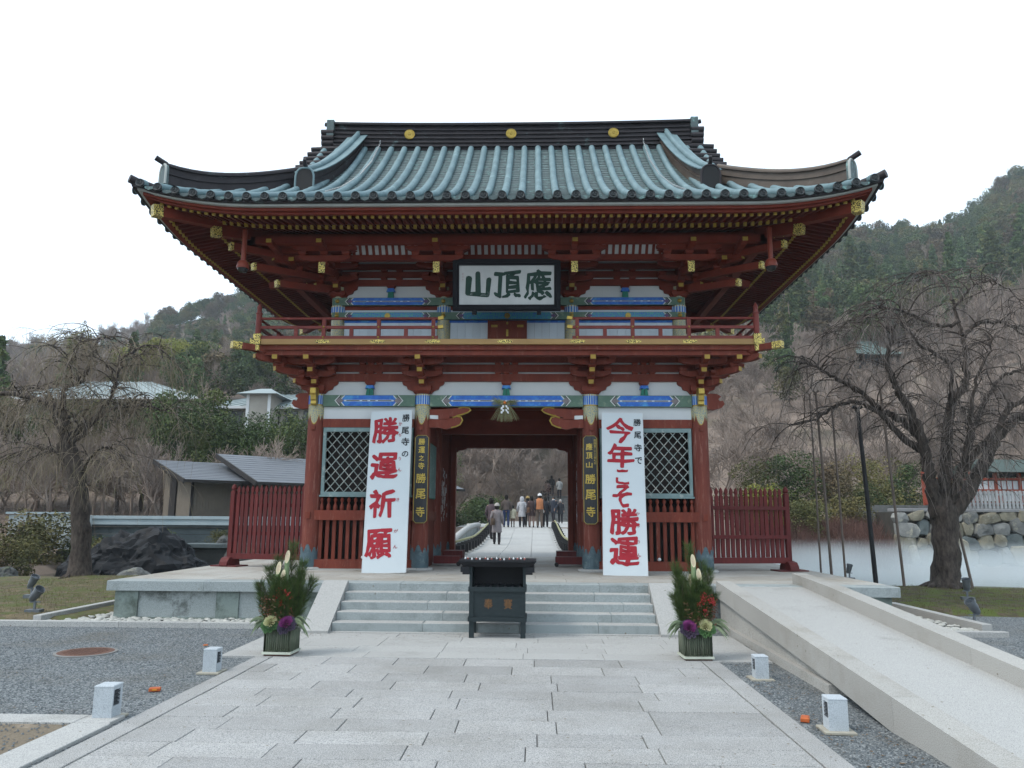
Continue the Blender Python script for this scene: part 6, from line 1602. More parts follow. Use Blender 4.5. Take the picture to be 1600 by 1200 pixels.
for nm, lb, x, y, a, s in (('marker_block', 'orange marker block lying on the left gravel', -2.95, 7.38, 0.3, 1.0), ('marker_block', 'orange marker block behind the nearest right path light', 2.74, 6.62, 1.2, 1.1),
                        ('marker_block', 'orange marker block by the right lawn kerb', 7.2, 13.2, 0.2, 1.1), ('marker_block', 'faded orange scrap far out on the left gravel', -3.55, 9.9, 0.6, 0.55)):
    m_ = root(nm, lb, 'marker', (x, y, 0.012), (0, 0, a), 'orange markers on the gravel')
    MB().cbox(-0.05*s, 0.05*s, -0.03*s, 0.03*s, 0, 0.03*s, c=0.008).build('block', ORG, m_, local=True)
    MB().box(-0.02*s, 0.02*s, -0.032*s, -0.03*s, 0.008*s, 0.02*s).build('reflector', mat('amber_reflector', (0.8, 0.35, 0.05), rough=0.2), m_, local=True)
# cup lights on the slats of the side bays
for sx in (-1, 1):
    c = root('cup_lamp', 'small white cup lamp on the bottom rail of the %s bay' % ('left' if sx < 0 else 'right'), 'lamp', (-2.72 if sx < 0 else 2.92, 14.92, 0.825), (0, 0, 0), 'small cup lamps')
    MB().lathe([(0.001, 0.0), (0.02, 0.002), (0.036, 0.02), (0.03, 0.045), (0.016, 0.06), (0.001, 0.064)], (0, 0, 0), 12).build('cup', WHITE, c, local=True, smooth=True)

# ================================================================== bridge and people behind the gate
def deck_z(y):
    return 0.60 if y < 27 else 0.60+0.56*smooth((y-27)/15.0)
br = root('stone_bridge', 'pale granite bridge rising away behind the gate passage', 'bridge', (0.05, 30, 0.3))
random.seed(14)
yy = 20.62
while yy < 42:
    L_ = 0.9
    for xa, xb in ((-1.16, -0.42), (-0.41, 0.46), (0.47, 1.28)):
        z0, z1 = deck_z(yy), deck_z(yy+L_-0.01)
        b = MB(); b.add([(xa, yy, z0-0.12), (xb, yy, z0-0.12), (xb, yy+L_-.01, z1-0.12), (xa, yy+L_-.01, z1-0.12), (xa, yy, z0), (xb, yy, z0), (xb, yy+L_-.01, z1), (xa, yy+L_-.01, z1)], [(3, 2, 1, 0), (4, 5, 6, 7), (0, 1, 5, 4), (1, 2, 6, 5), (2, 3, 7, 6), (3, 0, 4, 7)])
        b.build('deck_slab', GRANW, br)
    yy += L_
b = MB()
for sx, xe in ((-1, -2.15), (1, 2.25)):
    pts = [(20.62+i*0.9) for i in range(25)]
    for ya, yb in zip(pts, pts[1:]):
        z0, z1 = deck_z(ya)-0.04, deck_z(yb)-0.04; xi = -1.17 if sx < 0 else 1.29; lo, hi = min(xe, xi), max(xe, xi)
        b.add([(lo, ya, z0-0.5), (hi, ya, z0-0.5), (hi, yb, z1-0.5), (lo, yb, z1-0.5), (lo, ya, z0), (hi, ya, z0), (hi, yb, z1), (lo, yb, z1)], [(4, 5, 6, 7), (0, 1, 5, 4), (1, 2, 6, 5), (3, 0, 4, 7)])
b.build('bridge_edge', GRANW, br)
BLKS = mat('black_post_timber', (0.022, 0.022, 0.024), rough=0.6)
for k in range(17):
    y = 21.4+k*1.22
    for sx, x in ((-1, -1.62), (1, 1.62)):
        z = deck_z(y)-0.04
        MB().box(x-0.17, x+0.17, y-0.09, y+0.09, z, z+0.30).build('black_block', BLKS, br)
        MB().box(x-0.24, x+0.24, y-0.22, y+0.22, z-0.02, z+0.03).build('block_base', GRANW, br)
for sx, x in ((-1, -1.62), (1, 1.62)):
    for k in range(16):
        y = 21.4+k*1.22; pts = []
        for t in range(7):
            u = t/6; yy_ = y+1.22*u; pts.append((x, yy_, deck_z(yy_)+0.30+0.06+0.0*u))
        MB().tube(pts, 0.036, 7).build('bamboo_handrail', mat('aged_bamboo', (0.34, 0.33, 0.17), (0.24, 0.24, 0.12), 0.6, scale=6), br, smooth=True)
# curved stone parapet on the left
pts = []
for t in range(19):
    u = t/18; y = 24+16*u; pts.append((-2.3, y, 0.55+0.72*math.sin(min(1, u*1.15)*math.pi/2)))
MB().tube(pts, 0.13, 9).build('curved_parapet', GRANW, br, smooth=True)
b = MB()
for p, q in zip(pts, pts[1:]): b.add([(p[0]-0.05, p[1], p[2]-0.9), (p[0]+0.05, p[1], p[2]-0.9), (p[0]+0.05, p[1], p[2]), (p[0]-0.05, p[1], p[2]), (q[0]-0.05, q[1], q[2]-0.9), (q[0]+0.05, q[1], q[2]-0.9), (q[0]+0.05, q[1], q[2]), (q[0]-0.05, q[1], q[2])], [(1, 5, 6, 2), (4, 0, 3, 7)])
b.build('parapet_wall', GRANP, br)

SKIN = mat('skin', (0.42, 0.25, 0.18), (0.36, 0.21, 0.15), 0.6, scale=20)
def cloth(name, c): return mat('cloth_'+name, c, tuple(v*0.72 for v in c), 0.9, scale=9, bump=0.3, bscale=40)
def person(label, x, y, z, h, face, top, coat_len=0.5, trousers=(0.03, 0.03, 0.035), hair=(0.015, 0.012, 0.01), hat=None, bag=None, stride=0.12, skirt=False, quilt=False, hood=False, lean=0.0, arms=(0.1, 0.1), shoe=(0.02, 0.018, 0.016), scarf=None, wid=1.0, vest=None):
    """face: heading angle, 0 = walking away from the camera (+y)"""
    p = root('person', label, 'person', (x, y, z), (0, lean, face))
    s = h/1.70; Hh = 1.70
    def S(v): return (v[0]*s*wid, v[1]*s, v[2]*s)
    # body: one skinned continuous figure
    me = bpy.data.meshes.new('body'); J = dict(
      pel=(0, 0, 0.92), spi=(0, 0.01, 1.12), che=(0, 0.0, 1.32), nek=(0, 0.0, 1.46), hd0=(0, 0.015, 1.54), hd1=(0, 0.02, 1.63),
      shl=(-0.17, 0, 1.39), ell=(-0.24, -0.04-arms[0]*0.2, 1.12), wrl=(-0.25, 0.03+arms[0], 0.90), hal=(-0.25, 0.05+arms[0], 0.83),
      shr=(0.17, 0, 1.39), elr=(0.24, -0.04-arms[1]*0.2, 1.12), wrr=(0.25, 0.03+arms[1], 0.90), har=(0.25, 0.05+arms[1], 0.83),
      hil=(-0.09, 0, 0.88), knl=(-0.10, 0.03+stride*0.5, 0.50), anl=(-0.10, stride, 0.09), tol=(-0.10, 0.14+stride, 0.035),
      hir=(0.09, 0, 0.88), knr=(0.10, 0.02-stride*0.3, 0.50), anr=(0.10, -stride, 0.09), tor=(0.10, 0.13-stride, 0.035))
    E_ = [('pel', 'spi'), ('spi', 'che'), ('che', 'nek'), ('nek', 'hd0'), ('hd0', 'hd1'), ('che', 'shl'), ('shl', 'ell'), ('ell', 'wrl'), ('wrl', 'hal'), ('che', 'shr'), ('shr', 'elr'), ('elr', 'wrr'), ('wrr', 'har'),
        ('pel', 'hil'), ('hil', 'knl'), ('knl', 'anl'), ('anl', 'tol'), ('pel', 'hir'), ('hir', 'knr'), ('knr', 'anr'), ('anr', 'tor')]
    RAD = dict(pel=.13, spi=.115, che=.13, nek=.055, hd0=.085, hd1=.085, shl=.06, ell=.042, wrl=.03, hal=.034, shr=.06, elr=.042, wrr=.03, har=.034, hil=.085, knl=.055, anl=.038, tol=.035, hir=.085, knr=.055, anr=.038, tor=.035)
    names = list(J); idx = {n: i for i, n in enumerate(names)}
    me.from_pydata([S(J[n]) for n in names], [(idx[a], idx[b]) for a, b in E_], [])
    o = bpy.data.objects.new('body', me); COL.objects.link(o)
    md = o.modifiers.new('skin', 'SKIN')
    for i, n in enumerate(names): me.skin_vertices[0].data[i].radius = (RAD[n]*s, RAD[n]*s)
    me.skin_vertices[0].data[0].use_root = True
    o.modifiers.new('sub', 'SUBSURF').levels = 1
    dg = bpy.context.evaluated_depsgraph_get(); dg.update()
    m2 = bpy.data.meshes.new_from_object(o.evaluated_get(dg)); bpy.data.objects.remove(o); bpy.data.meshes.remove(me)
    m2.name = 'body'; m2.materials.clear(); m2.materials.append(SKIN); m2.polygons.foreach_set('use_smooth', [True]*len(m2.polygons))
    o = bpy.data.objects.new('body', m2); COL.objects.link(o); o.parent = p
    # nose, ears and fingers
    b = MB(); b.lathe([(0.001, -0.02), (0.012, 0), (0.001, 0.02)], S((0, 0.105, 1.57)), 6)
    for q in (-1, 1): b.lathe([(0.001, -0.025), (0.012, 0), (0.001, 0.025)], S((q*0.088, 0.01, 1.57)), 6)
    for side in ('l', 'r'):
        hx, hy, hz = J['ha'+side]; 
        for f_ in range(4): b.tube([S((hx, hy-0.03+0.02*f_, hz-0.01)), S((hx, hy-0.03+0.02*f_+0.006, hz-0.05)), S((hx, hy-0.025+0.02*f_+0.012, hz-(0.075, 0.088, 0.084, 0.068)[f_]))], [0.009, 0.008, 0.006], 4)
        b.tube([S((hx, hy+0.03, hz+0.02)), S((hx, hy+0.055, hz-0.01)), S((hx, hy+0.06, hz-0.035))], [0.010, 0.009, 0.006], 4)
    b.build('face_and_fingers', SKIN, p, local=True)
    # trousers
    b = MB(); n = 10
    for q in ('l', 'r'):
        pts = [J['hi'+q], J['kn'+q], J['an'+q]]; P_ = [Vector(S(v)) for v in pts]; P_[0].z += 0.04*s
        if not skirt: b.tube([P_[0], P_[0].lerp(P_[1], .5), P_[1], P_[1].lerp(P_[2], .6), P_[2]], [0.105*s, 0.09*s, 0.074*s, 0.068*s, 0.062*s], n)
        else: b.tube([P_[0], P_[1], P_[2]], [0.09*s, 0.06*s, 0.042*s], n)
    b.lathe([(0.13*s, 0.86*s), (0.155*s, 0.92*s), (0.14*s, 1.02*s)], (0, 0, 0), 12)
    b.build('trousers' if not skirt else 'tights', cloth('%02d%02d%02d' % tuple(int(v*99) for v in trousers), trousers), p, local=True, smooth=True)
    b = MB()
    for q in ('l', 'r'):
        a, t_ = Vector(S(J['an'+q])), Vector(S(J['to'+q])); b.tube([a+Vector((0, -0.05*s, -0.035*s)), a+Vector((0, 0.02*s, -0.045*s)), t_, t_+Vector((0, 0.03*s, -0.005*s))], [0.04*s, 0.052*s, 0.042*s, 0.02*s], 8)
    b.build('shoes', cloth('%02d%02d%02d' % tuple(int(v*99) for v in shoe), shoe), p, local=True, smooth=True)
    # coat body as stacked ellipses, sleeves as tapered tubes
    cm = cloth('%02d%02d%02d' % tuple(int(v*99) for v in top), top)
    zb = 0.98-coat_len*0.62
    prof_ = [(zb, 0.215 if coat_len > 0.3 else 0.175, 0.165), (zb+0.02, 0.22 if coat_len > 0.3 else 0.18, 0.17), (max(zb+0.05, 0.90), 0.195, 0.155), (1.05, 0.175, 0.14), (1.2, 0.19, 0.145), (1.33, 0.215, 0.145), (1.41, 0.19, 0.12), (1.46, 0.10, 0.085), (1.50, 0.075, 0.075)]
    b = MB(); n = 18; rows_ = []
    if quilt:
        pr = []
        for (z0, a0, b0), (z1, a1, b1) in zip(prof_, prof_[1:]):
            m_ = max(1, round((z1-z0)/0.035))
            for q in range(m_):
                t = q/m_; g = 1+(0.035 if q % 2 else -0.02) if z0 < 1.4 else 1
                pr.append((z0+(z1-z0)*t, (a0+(a1-a0)*t)*g, (b0+(b1-b0)*t)*g))
        prof_ = pr+[prof_[-1]]
    vs = []
    for z_, a_, b_ in prof_:
        for q in range(n):
            t = 2*math.pi*q/n; vs.append((a_*s*wid*math.cos(t), b_*s*math.sin(t), z_*s))
    fs = []
    for i in range(len(prof_)-1):
        for q in range(n): fs.append((i*n+q, i*n+(q+1) % n, (i+1)*n+(q+1) % n, (i+1)*n+q))
    fs.append(tuple(range(n))[::-1]); b.add(vs, fs)
    for q in ('l', 'r'):
        P_ = [Vector(S(J[k_+q])) for k_ in ('sh', 'el', 'wr')]; P_[0] += Vector((0, 0, -0.005*s))
        b.tube([P_[0], P_[0].lerp(P_[1], .5), P_[1], P_[1].lerp(P_[2], .5), P_[2]], [0.078*s, 0.072*s, 0.06*s, 0.055*s, 0.048*s], 9)
    b.build('coat' if coat_len > 0.3 else 'jacket', cm, p, local=True, smooth=True)
    if vest:
        b = MB(); vs = []; pz = [(0.93, .19, .165), (0.98, .2, .175), (1.02, .185, .165), (1.07, .2, .175), (1.11, .19, .168), (1.16, .205, .178), (1.2, .195, .17), (1.25, .21, .178), (1.29, .20, .17), (1.36, .205, .165), (1.42, .17, .14), (1.47, .11, .10), (1.52, .095, .09)]
        for z_, a_, b_ in pz:
            for q in range(n): t = 2*math.pi*q/n; vs.append((a_*1.03*s*math.cos(t), b_*1.06*s*math.sin(t), z_*s))
        b.add(vs, [(i*n+q, i*n+(q+1) % n, (i+1)*n+(q+1) % n, (i+1)*n+q) for i in range(len(pz)-1) for q in range(n)]); b.build('quilted_vest', cloth('vest', vest), p, local=True, smooth=True)
    # hair / hood / hat
    if hood:
        MB().lathe([(0.11*s, 1.45*s), (0.13*s, 1.52*s), (0.125*s, 1.62*s), (0.09*s, 1.71*s), (0.001, 1.74*s)], (0, -0.01*s, 0), 14).build('hood', cm if not hat else cloth('hat%02d' % int(hat[0]*99), hat), p, local=True, smooth=True)
    else:
        MB().lathe([(0.07*s, 1.47*s), (0.098*s, 1.53*s), (0.106*s, 1.60*s), (0.092*s, 1.68*s), (0.05*s, 1.73*s), (0.001, 1.74*s)], (0, -0.018*s, 0), 14).build('hair', cloth('hair%02d%02d' % (int(hair[0]*99), int(hair[2]*99)), hair), p, local=True, smooth=True)
        if hat: MB().lathe([(0.112*s, 1.62*s), (0.112*s, 1.66*s), (0.09*s, 1.72*s), (0.02*s, 1.755*s), (0.001, 1.78*s)], (0, -0.008*s, 0), 14).build('hat', cloth('hat%02d' % int(hat[0]*99), hat), p, local=True, smooth=True)
    if scarf: MB().lathe([(0.09*s, 1.42*s), (0.105*s, 1.46*s), (0.085*s, 1.50*s)], (0, 0, 0), 12).build('scarf', cloth('scarf%02d' % int(scarf[0]*99), scarf), p, local=True, smooth=True)
    if bag:
        sd, bc = bag
        b = MB(); x0 = sd*0.17*s; mt = Matrix.Translation((x0, -0.19*s, 0.97*s))
        b.lathe([(0.001, -0.17*s), (0.09*s, -0.16*s), (0.105*s, -0.05*s), (0.085*s, 0.09*s), (0.05*s, 0.12*s), (0.001, 0.12*s)], (x0, -0.17*s, 0.98*s), 10)
        b.tube([(x0, -0.17*s, 1.08*s), (x0*0.8, -0.14*s, 1.28*s), (sd*0.12*s, -0.02*s, 1.47*s), (sd*0.14*s, 0.12*s, 1.3*s)], 0.013*s, 5)
        b.build('shoulder_bag', cloth('bag%02d%02d' % (int(bc[0]*99), int(bc[2]*99)), bc), p, local=True, smooth=True)
    return p
dk = (0.03, 0.028, 0.035)
person('woman seen from behind in a long grey quilted coat and pale woollen hat', -0.86, 29.5, deck_z(29.5), 1.50, 0.05, (0.27, 0.24, 0.245), 0.78, (0.035, 0.03, 0.035), hat=(0.50, 0.47, 0.44), hood=False, quilt=True, bag=(-1, (0.10, 0.07, 0.05)), stride=0.14)
person('man in a dark mauve jacket walking just beyond the woman in grey', -1.16, 32.4, deck_z(32.4), 1.66, -0.25, (0.105, 0.075, 0.085), 0.28, (0.05, 0.045, 0.05), stride=0.1, lean=-0.05)
person('man in a brown leather jacket and blue jeans at the crest of the bridge', -0.92, 41.0, deck_z(41), 1.66, 0.08, (0.115, 0.09, 0.08), 0.1, (0.035, 0.055, 0.13), stride=0.08, wid=1.08)
person('child in a cream coat beside the man in jeans', -0.58, 41.2, deck_z(41), 1.12, 0.0, (0.60, 0.56, 0.42), 0.45, (0.18, 0.13, 0.11), stride=0.06, skirt=True)
person('woman in a long off-white hooded coat on the bridge crest', -0.10, 41.2, deck_z(41), 1.58, 0.05, (0.56, 0.56, 0.58), 0.62, dk, hood=True, quilt=False, stride=0.09)
person('person with a tan cap mostly hidden behind the brown-coated woman', 0.20, 42.3, deck_z(41.5), 1.62, 0.0, (0.05, 0.045, 0.05), 0.45, (0.03, 0.03, 0.03), hat=(0.42, 0.30, 0.12))
person('woman in a dark brown coat with a brown shoulder bag', 0.42, 41.0, deck_z(41), 1.60, 0.0, (0.075, 0.05, 0.05), 0.55, (0.30, 0.2, 0.17), bag=(-1, (0.13, 0.075, 0.05)), skirt=True, stride=0.05)
person('man in an orange quilted vest and white cap', 0.84, 40.6, deck_z(40.6), 1.72, 0.0, (0.05, 0.05, 0.06), 0.05, (0.14, 0.105, 0.085), hat=(0.8, 0.8, 0.8), vest=(0.50, 0.20, 0.09), stride=0.07, wid=1.02)
person('person in black carrying a white bag at the right of the group', 1.16, 42.0, deck_z(41.8), 1.60, 0.0, (0.03, 0.032, 0.04), 0.4, (0.03, 0.03, 0.035), bag=(-1, (0.75, 0.76, 0.74)))
person('person in a navy coat with a pale scarf reading a leaflet beyond the bridge', 1.75, 48.0, 1.36, 1.62, math.pi*0.8, (0.035, 0.042, 0.06), 0.55, dk, scarf=(0.6, 0.62, 0.62), hair=(0.05, 0.045, 0.04), arms=(0.22, 0.22))
person('grey haired person in a dark coat beyond the right end of the bridge', 2.18, 48.3, 1.33, 1.45, math.pi, (0.04, 0.042, 0.05), 0.5, dk, hair=(0.42, 0.40, 0.38))
# flight of grey steps beyond, with more people
st = root('hill_steps', 'grey stone steps climbing the slope far behind the bridge', 'steps', (1.0, 60, 1.5))
STONEG = mat('grey_stone', (0.18, 0.18, 0.175), (0.10, 0.105, 0.10), 0.9, scale=3, bump=0.3)
for k in range(11): MB().cbox(0.9, 4.2, 56+k*0.9, 57.1+k*0.9, 0.8, 1.5+k*0.22, c=0.02).build('step_stone', STONEG, st)
def stz(y): return 1.5+min(10, int((y-56)/0.9))*0.22
for lb, x, y, c_, h_ in (('dark dressed person high on the far steps, leftmost', 1.25, 63.8, (0.03, 0.03, 0.04), 1.68), ('person in dark red-brown on the far steps', 1.6, 62.4, (0.08, 0.04, 0.04), 1.6), ('person in black on the far steps behind the man with the vest', 2.0, 64.4, (0.025, 0.025, 0.03), 1.65), ('pale grey dressed person at the right of the far steps', 2.6, 63.2, (0.4, 0.41, 0.4), 1.6)):
    person(lb, x, y, stz(y), h_, 0.1, c_, 0.4)
pz = MB(); pz.add([(-3.6, 42.0, 1.155), (5.5, 42.0, 1.155), (5.5, 57, 1.42), (-3.6, 57, 1.42)], [(0, 1, 2, 3)])
tag(pz.build('plaza', GRANW, None, local=True), kind='structure')

# ================================================================== far side of the pond
PALEB = mat('pale_blue_fascia', (0.42, 0.50, 0.52), (0.34, 0.42, 0.45), 0.7, scale=2)
DKWALL = mat('blue_grey_wall', (0.13, 0.16, 0.165), (0.08, 0.10, 0.105), 0.8, scale=0.8, c3=(0.05, 0.06, 0.06), c3scale=0.7, stretch=(1, 1, 2))
BEIGE = mat('beige_cladding', (0.18, 0.152, 0.12), (0.15, 0.127, 0.10), 0.85, scale=3)
DKPOST = mat('dark_brown_metal', (0.03, 0.026, 0.024), rough=0.6)
SLATE = mat('grey_sheet_roof', (0.135, 0.145, 0.16), (0.105, 0.115, 0.13), 0.5, scale=1.5)
tw = root('terrace_wall', 'long low terrace wall with pale blue fascia along the far side of the left pond', 'wall', (-14, 29.8, -0.4))
for i in range(6):
    xa = -16.9+i*2.1
    for (z0, z1, dy) in ((1.50, 1.62, 0.0), (1.40, 1.495, 0.05), (1.28, 1.395, 0.02)): B('fascia_board', PALEB, tw, xa, xa+2.095, 29.7+dy, 30.3, z0, z1)
B('terrace_slab', DKWALL, tw, -16.9, -4.3, 29.8, 36, 1.2, 1.275)
for k, (z0, z1) in enumerate(((0.92, 1.19), (0.64, 0.91), (0.36, 0.63))): B('wall_board', DKWALL, tw, -16.8, -4.3, 29.95-0.01*k, 30.1, z0, z1)
B('pond_wall', mat('dark_wet_stone', (0.07, 0.075, 0.07), (0.03, 0.033, 0.03), 0.6, scale=1.2, c3=(0.14, 0.14, 0.12), c3scale=2), tw, -16.8, -4.3, 28.0, 29.9, -0.8, 0.36)
MB().cbox(-11.9, -4.4, 27.4, 28.2, 0.52, 0.66, c=0.02).build('pond_coping', DKWALL, tw); B('pond_wall', MATS['dark_wet_stone'], tw, -11.8, -4.4, 27.6, 28.1, -0.8, 0.51)
ww = root('panelled_wall', 'short whitish panelled wall left of the terrace behind the cherry tree', 'wall', (-18, 29.5, 0))
for i in range(4):
    for j in range(2): MB().cbox(-19.6+i*0.8, -18.82+i*0.8, 29.3+0.02*((i+j) % 2), 29.45, 0.35+j*0.65, 0.98+j*0.65, c=0.01).build('wall_panel', mat('stained_white_panel', (0.46, 0.50, 0.50), (0.34, 0.38, 0.38), 0.8, scale=1.5, rand=0.15), ww)
B('wall_cap', PALEB, ww, -19.7, -16.95, 29.25, 29.6, 1.66, 1.74)
def annex(label, loc, th, Lx, Ly, zw, zr, n):
    r_ = root('annex_building', label, 'building', loc, (0, 0, th), 'brown annex buildings by the pond'); h = zw-loc[2]
    MB().prism([(0.45, 0), (Ly-0.1, 0), (Ly-0.1, h+(zr-zw)*0.95), (0.45, h+0.1)], Matrix(((0, 0, 1, 0.35), (1, 0, 0, 0), (0, 1, 0, 0), (0, 0, 0, 1))), Lx-0.35).build('wall', BEIGE, r_, local=True)
    b = MB()
    for k in range(int(Lx/0.12)): b.box(0.36+k*0.12, 0.375+k*0.12, 0.435, 0.45, 0.02, h)
    tag(b.build('wall_ribs', BEIGE, r_, local=True), kind='stuff')
    for x in (0.33, 2.4, 4.6, 6.8): MB().box(x, x+0.10, 0.38, 0.43, 0, h).build('dark_post', DKPOST, r_, local=True)
    MB().box(0.28, 0.34, 2.2, 3.0, 0, h+0.3).build('dark_opening', DKPOST, r_, local=True)
    rise = zr-zw; 
    for s_, y0, y1 in ((1, -0.25, Ly),):
        n_ = 12
        for k in range(n_):
            ya, yb = y0+(y1-y0)*k/n_, y0+(y1-y0)*(k+1)/n_; za = h+rise*(k/n_)-0.02*0; zb = h+rise*((k+1)/n_)
            b = MB(); lo = 0.012
            b.add([(-0.15, ya, za+lo), (Lx+0.3, ya, za+lo), (Lx+0.3, yb, zb), (-0.15, yb, zb), (-0.15, ya, za-0.02), (Lx+0.3, ya, za-0.02), (Lx+0.3, yb, zb-0.03), (-0.15, yb, zb-0.03)], [(0, 1, 2, 3), (7, 6, 5, 4), (0, 4, 5, 1), (1, 5, 6, 2), (3, 7, 4, 0)] if s_ > 0 else [(3, 2, 1, 0), (4, 5, 6, 7), (1, 5, 4, 0), (2, 6, 5, 1), (0, 4, 7, 3)])
            b.build('roof_sheet', SLATE, r_, local=True)
        MB().beam((-0.18, y0, h-0.07), (-0.18, y1, h+rise-0.07), 0.06, 0.20).build('barge_board', DKPOST, r_, local=True)
    MB().box(-0.2, Lx+0.3, -0.32, -0.22, h-0.10, h+0.01).build('gutter', DKPOST, r_, local=True)
    if n:
        for q in (0, 0.17): MB().box(2.9+q, 3.04+q, 0.38, 0.43, h-0.42, h-0.22).build('vent_hood', WHITE, r_, local=True)
    return r_
annex('smaller brown-walled annex with grey sheet roof, the left one by the pond', (-13.3, 29.2+1.2, 1.3), R(42), 7.0, 4.1, 3.05, 4.05, 1)
annex('larger brown-walled annex with grey sheet roof behind the red fence on the left', (-10.7, 29.8+1.4, 1.3), R(42), 10.0, 4.6, 3.0, 4.42, 0)
# hillside buildings upper left
PROOF = mat('pale_grey_green_roof', (0.30, 0.35, 0.35), (0.22, 0.27, 0.27), 0.6, scale=0.5, stretch=(1, 4, 1))
CREAMW = mat('cream_wall', (0.40, 0.38, 0.33), (0.33, 0.31, 0.27), 0.85, scale=1)
GLASSD = mat('dark_window_glass', (0.03, 0.036, 0.04), rough=0.15, spec=0.5)
def lodge(label, x0, x1, y, ze, zr, zf, tower=None, win=8, hip=(2, 6)):
    r_ = root('hillside_lodge', label, 'building', ((x0+x1)/2, y+5, zf), (0, 0, 0), 'pale roofed lodges on the left slope')
    B('wall', CREAMW, r_, x0+0.8, x1-0.8, y+0.8, y+9, zf, ze)
    o = 0.3
    b = MB(); rx0, rx1 = x0+hip[0], x1-hip[1]
    b.add([(x0, y, ze), (x1, y, ze), (x1, y+10, ze), (x0, y+10, ze), (rx0, y+5, zr), (rx1, y+5, zr)], [(0, 1, 5, 4), (1, 2, 5), (2, 3, 4, 5), (3, 0, 4), (3, 2, 1, 0)])
    rf = b.build('roof', PROOF, r_)
    B('eave_board', WHITE, rf, x0-0.02, x1+0.02, y-0.06, y-0.0, ze-0.22, ze-0.002)
    b = MB()
    for k in range(int((x1-x0)/0.9)):
        t = (k+0.5)/int((x1-x0)/0.9); xs0 = x0+(x1-x0)*t; xs1 = rx0+(rx1-rx0)*t
        b.beam((xs0, y+0.02, ze+0.03), (xs1, y+4.98, zr+0.03), 0.06, 0.06)
    b.build('roof_seams', PROOF, rf)
    for k in range(win):
        xa = x0+1.4+(x1-x0-3)*k/win; w = B('window', DKPOST, r_, xa, xa+(x1-x0-3)/win*0.7, y+0.70, y+0.79, ze-1.55, ze-0.35)
        B('pane', GLASSD, w, xa+0.08, xa+(x1-x0-3)/win*0.33, y+0.66, y+0.695, ze-1.48, ze-0.42); B('pane', GLASSD, w, xa+(x1-x0-3)/win*0.36, xa+(x1-x0-3)/win*0.64, y+0.66, y+0.695, ze-1.48, ze-0.42)
    if tower:
        tx0, tx1, tz = tower
        B('tower_wall', CREAMW, r_, tx0, tx1, y-1.4, y+1.6, zf, tz)
        for q in (tx0, tx1-0.25): B('tower_pilaster', WHITE, r_, q, q+0.25, y-1.46, y-1.41, zf, tz)
        b = MB(); e = 0.7; c_ = ((tx0+tx1)/2, y+0.1)
        b.add([(tx0-e, y-1.4-e, tz), (tx1+e, y-1.4-e, tz), (tx1+e, y+1.6+e, tz), (tx0-e, y+1.6+e, tz), (c_[0]-0.5, c_[1], tz+0.75), (c_[0]+0.5, c_[1], tz+0.75)], [(0, 1, 5, 4), (1, 2, 5), (2, 3, 4, 5), (3, 0, 4), (3, 2, 1, 0)])
        b.build('tower_roof', PROOF, r_)
    return r_
lodge('long pale hipped roof lodge on the left slope half hidden by the cherry tree', -43.0, -27.3, 62, 11.4, 13.5, 7.5, hip=(3, 6.5))
lodge('pale roofed lodge with a small square tower on the left slope above the hedge', -29.5, -10, 66, 11.2, 13.0, 7.5, tower=(-24.2, -22.1, 12.0), hip=(5, 3), win=10)
# green roofed hall on the right slope
hz = ground_h(47, 104)-1.0
hr = root('hill_hall', 'small temple hall with verdigris hipped roof among bare trees on the right slope', 'temple hall', (46.3, 104, hz))
GRF = mat('verdigris_hall_roof', (0.10, 0.145, 0.13), (0.07, 0.11, 0.10), 0.6, scale=1)
ez = 22.9
B('wall', DKPOST, hr, 43.2, 49.4, 101.5, 107, hz, ez)
b = MB(); n = 8; cx, cy = 46.3, 104.2
rows_ = []
for j in range(n+1):
    t = j/n; hx = 4.2-3.2*t; hy = 3.9-3.7*t; z = ez+2.6*(t**1.5)+0.35*(1-t)**3
    m_ = 8; ring = []
    for (ax, ay, bx_, by_) in ((-1, -1, 1, -1), (1, -1, 1, 1), (1, 1, -1, 1), (-1, 1, -1, -1)):
        for i in range(m_):
            u = i/m_; lift = 0.45*(abs(2*u-1)**3)*(1-t); ring.append((cx+hx*(ax+(bx_-ax)*u), cy+hy*(ay+(by_-ay)*u), z+lift))
    rows_.append(ring)
vs = [v for r_ in rows_ for v in r_]; k_ = len(rows_[0])
b.add(vs, [(j*k_+i, j*k_+(i+1) % k_, (j+1)*k_+(i+1) % k_, (j+1)*k_+i) for j in range(n) for i in range(k_)]+[tuple(range(n*k_, (n+1)*k_))]); b.build('roof', GRF, hr)
MB().box(cx-1.3, cx+1.3, cy-0.25, cy+0.25, ez+2.5, ez+2.95).build('roof_ridge', GRF, hr)
for k in range(6): B('post', DKPOST, hr, 43.0+k*1.24, 43.15+k*1.24, 101.2, 101.4, hz, ez)
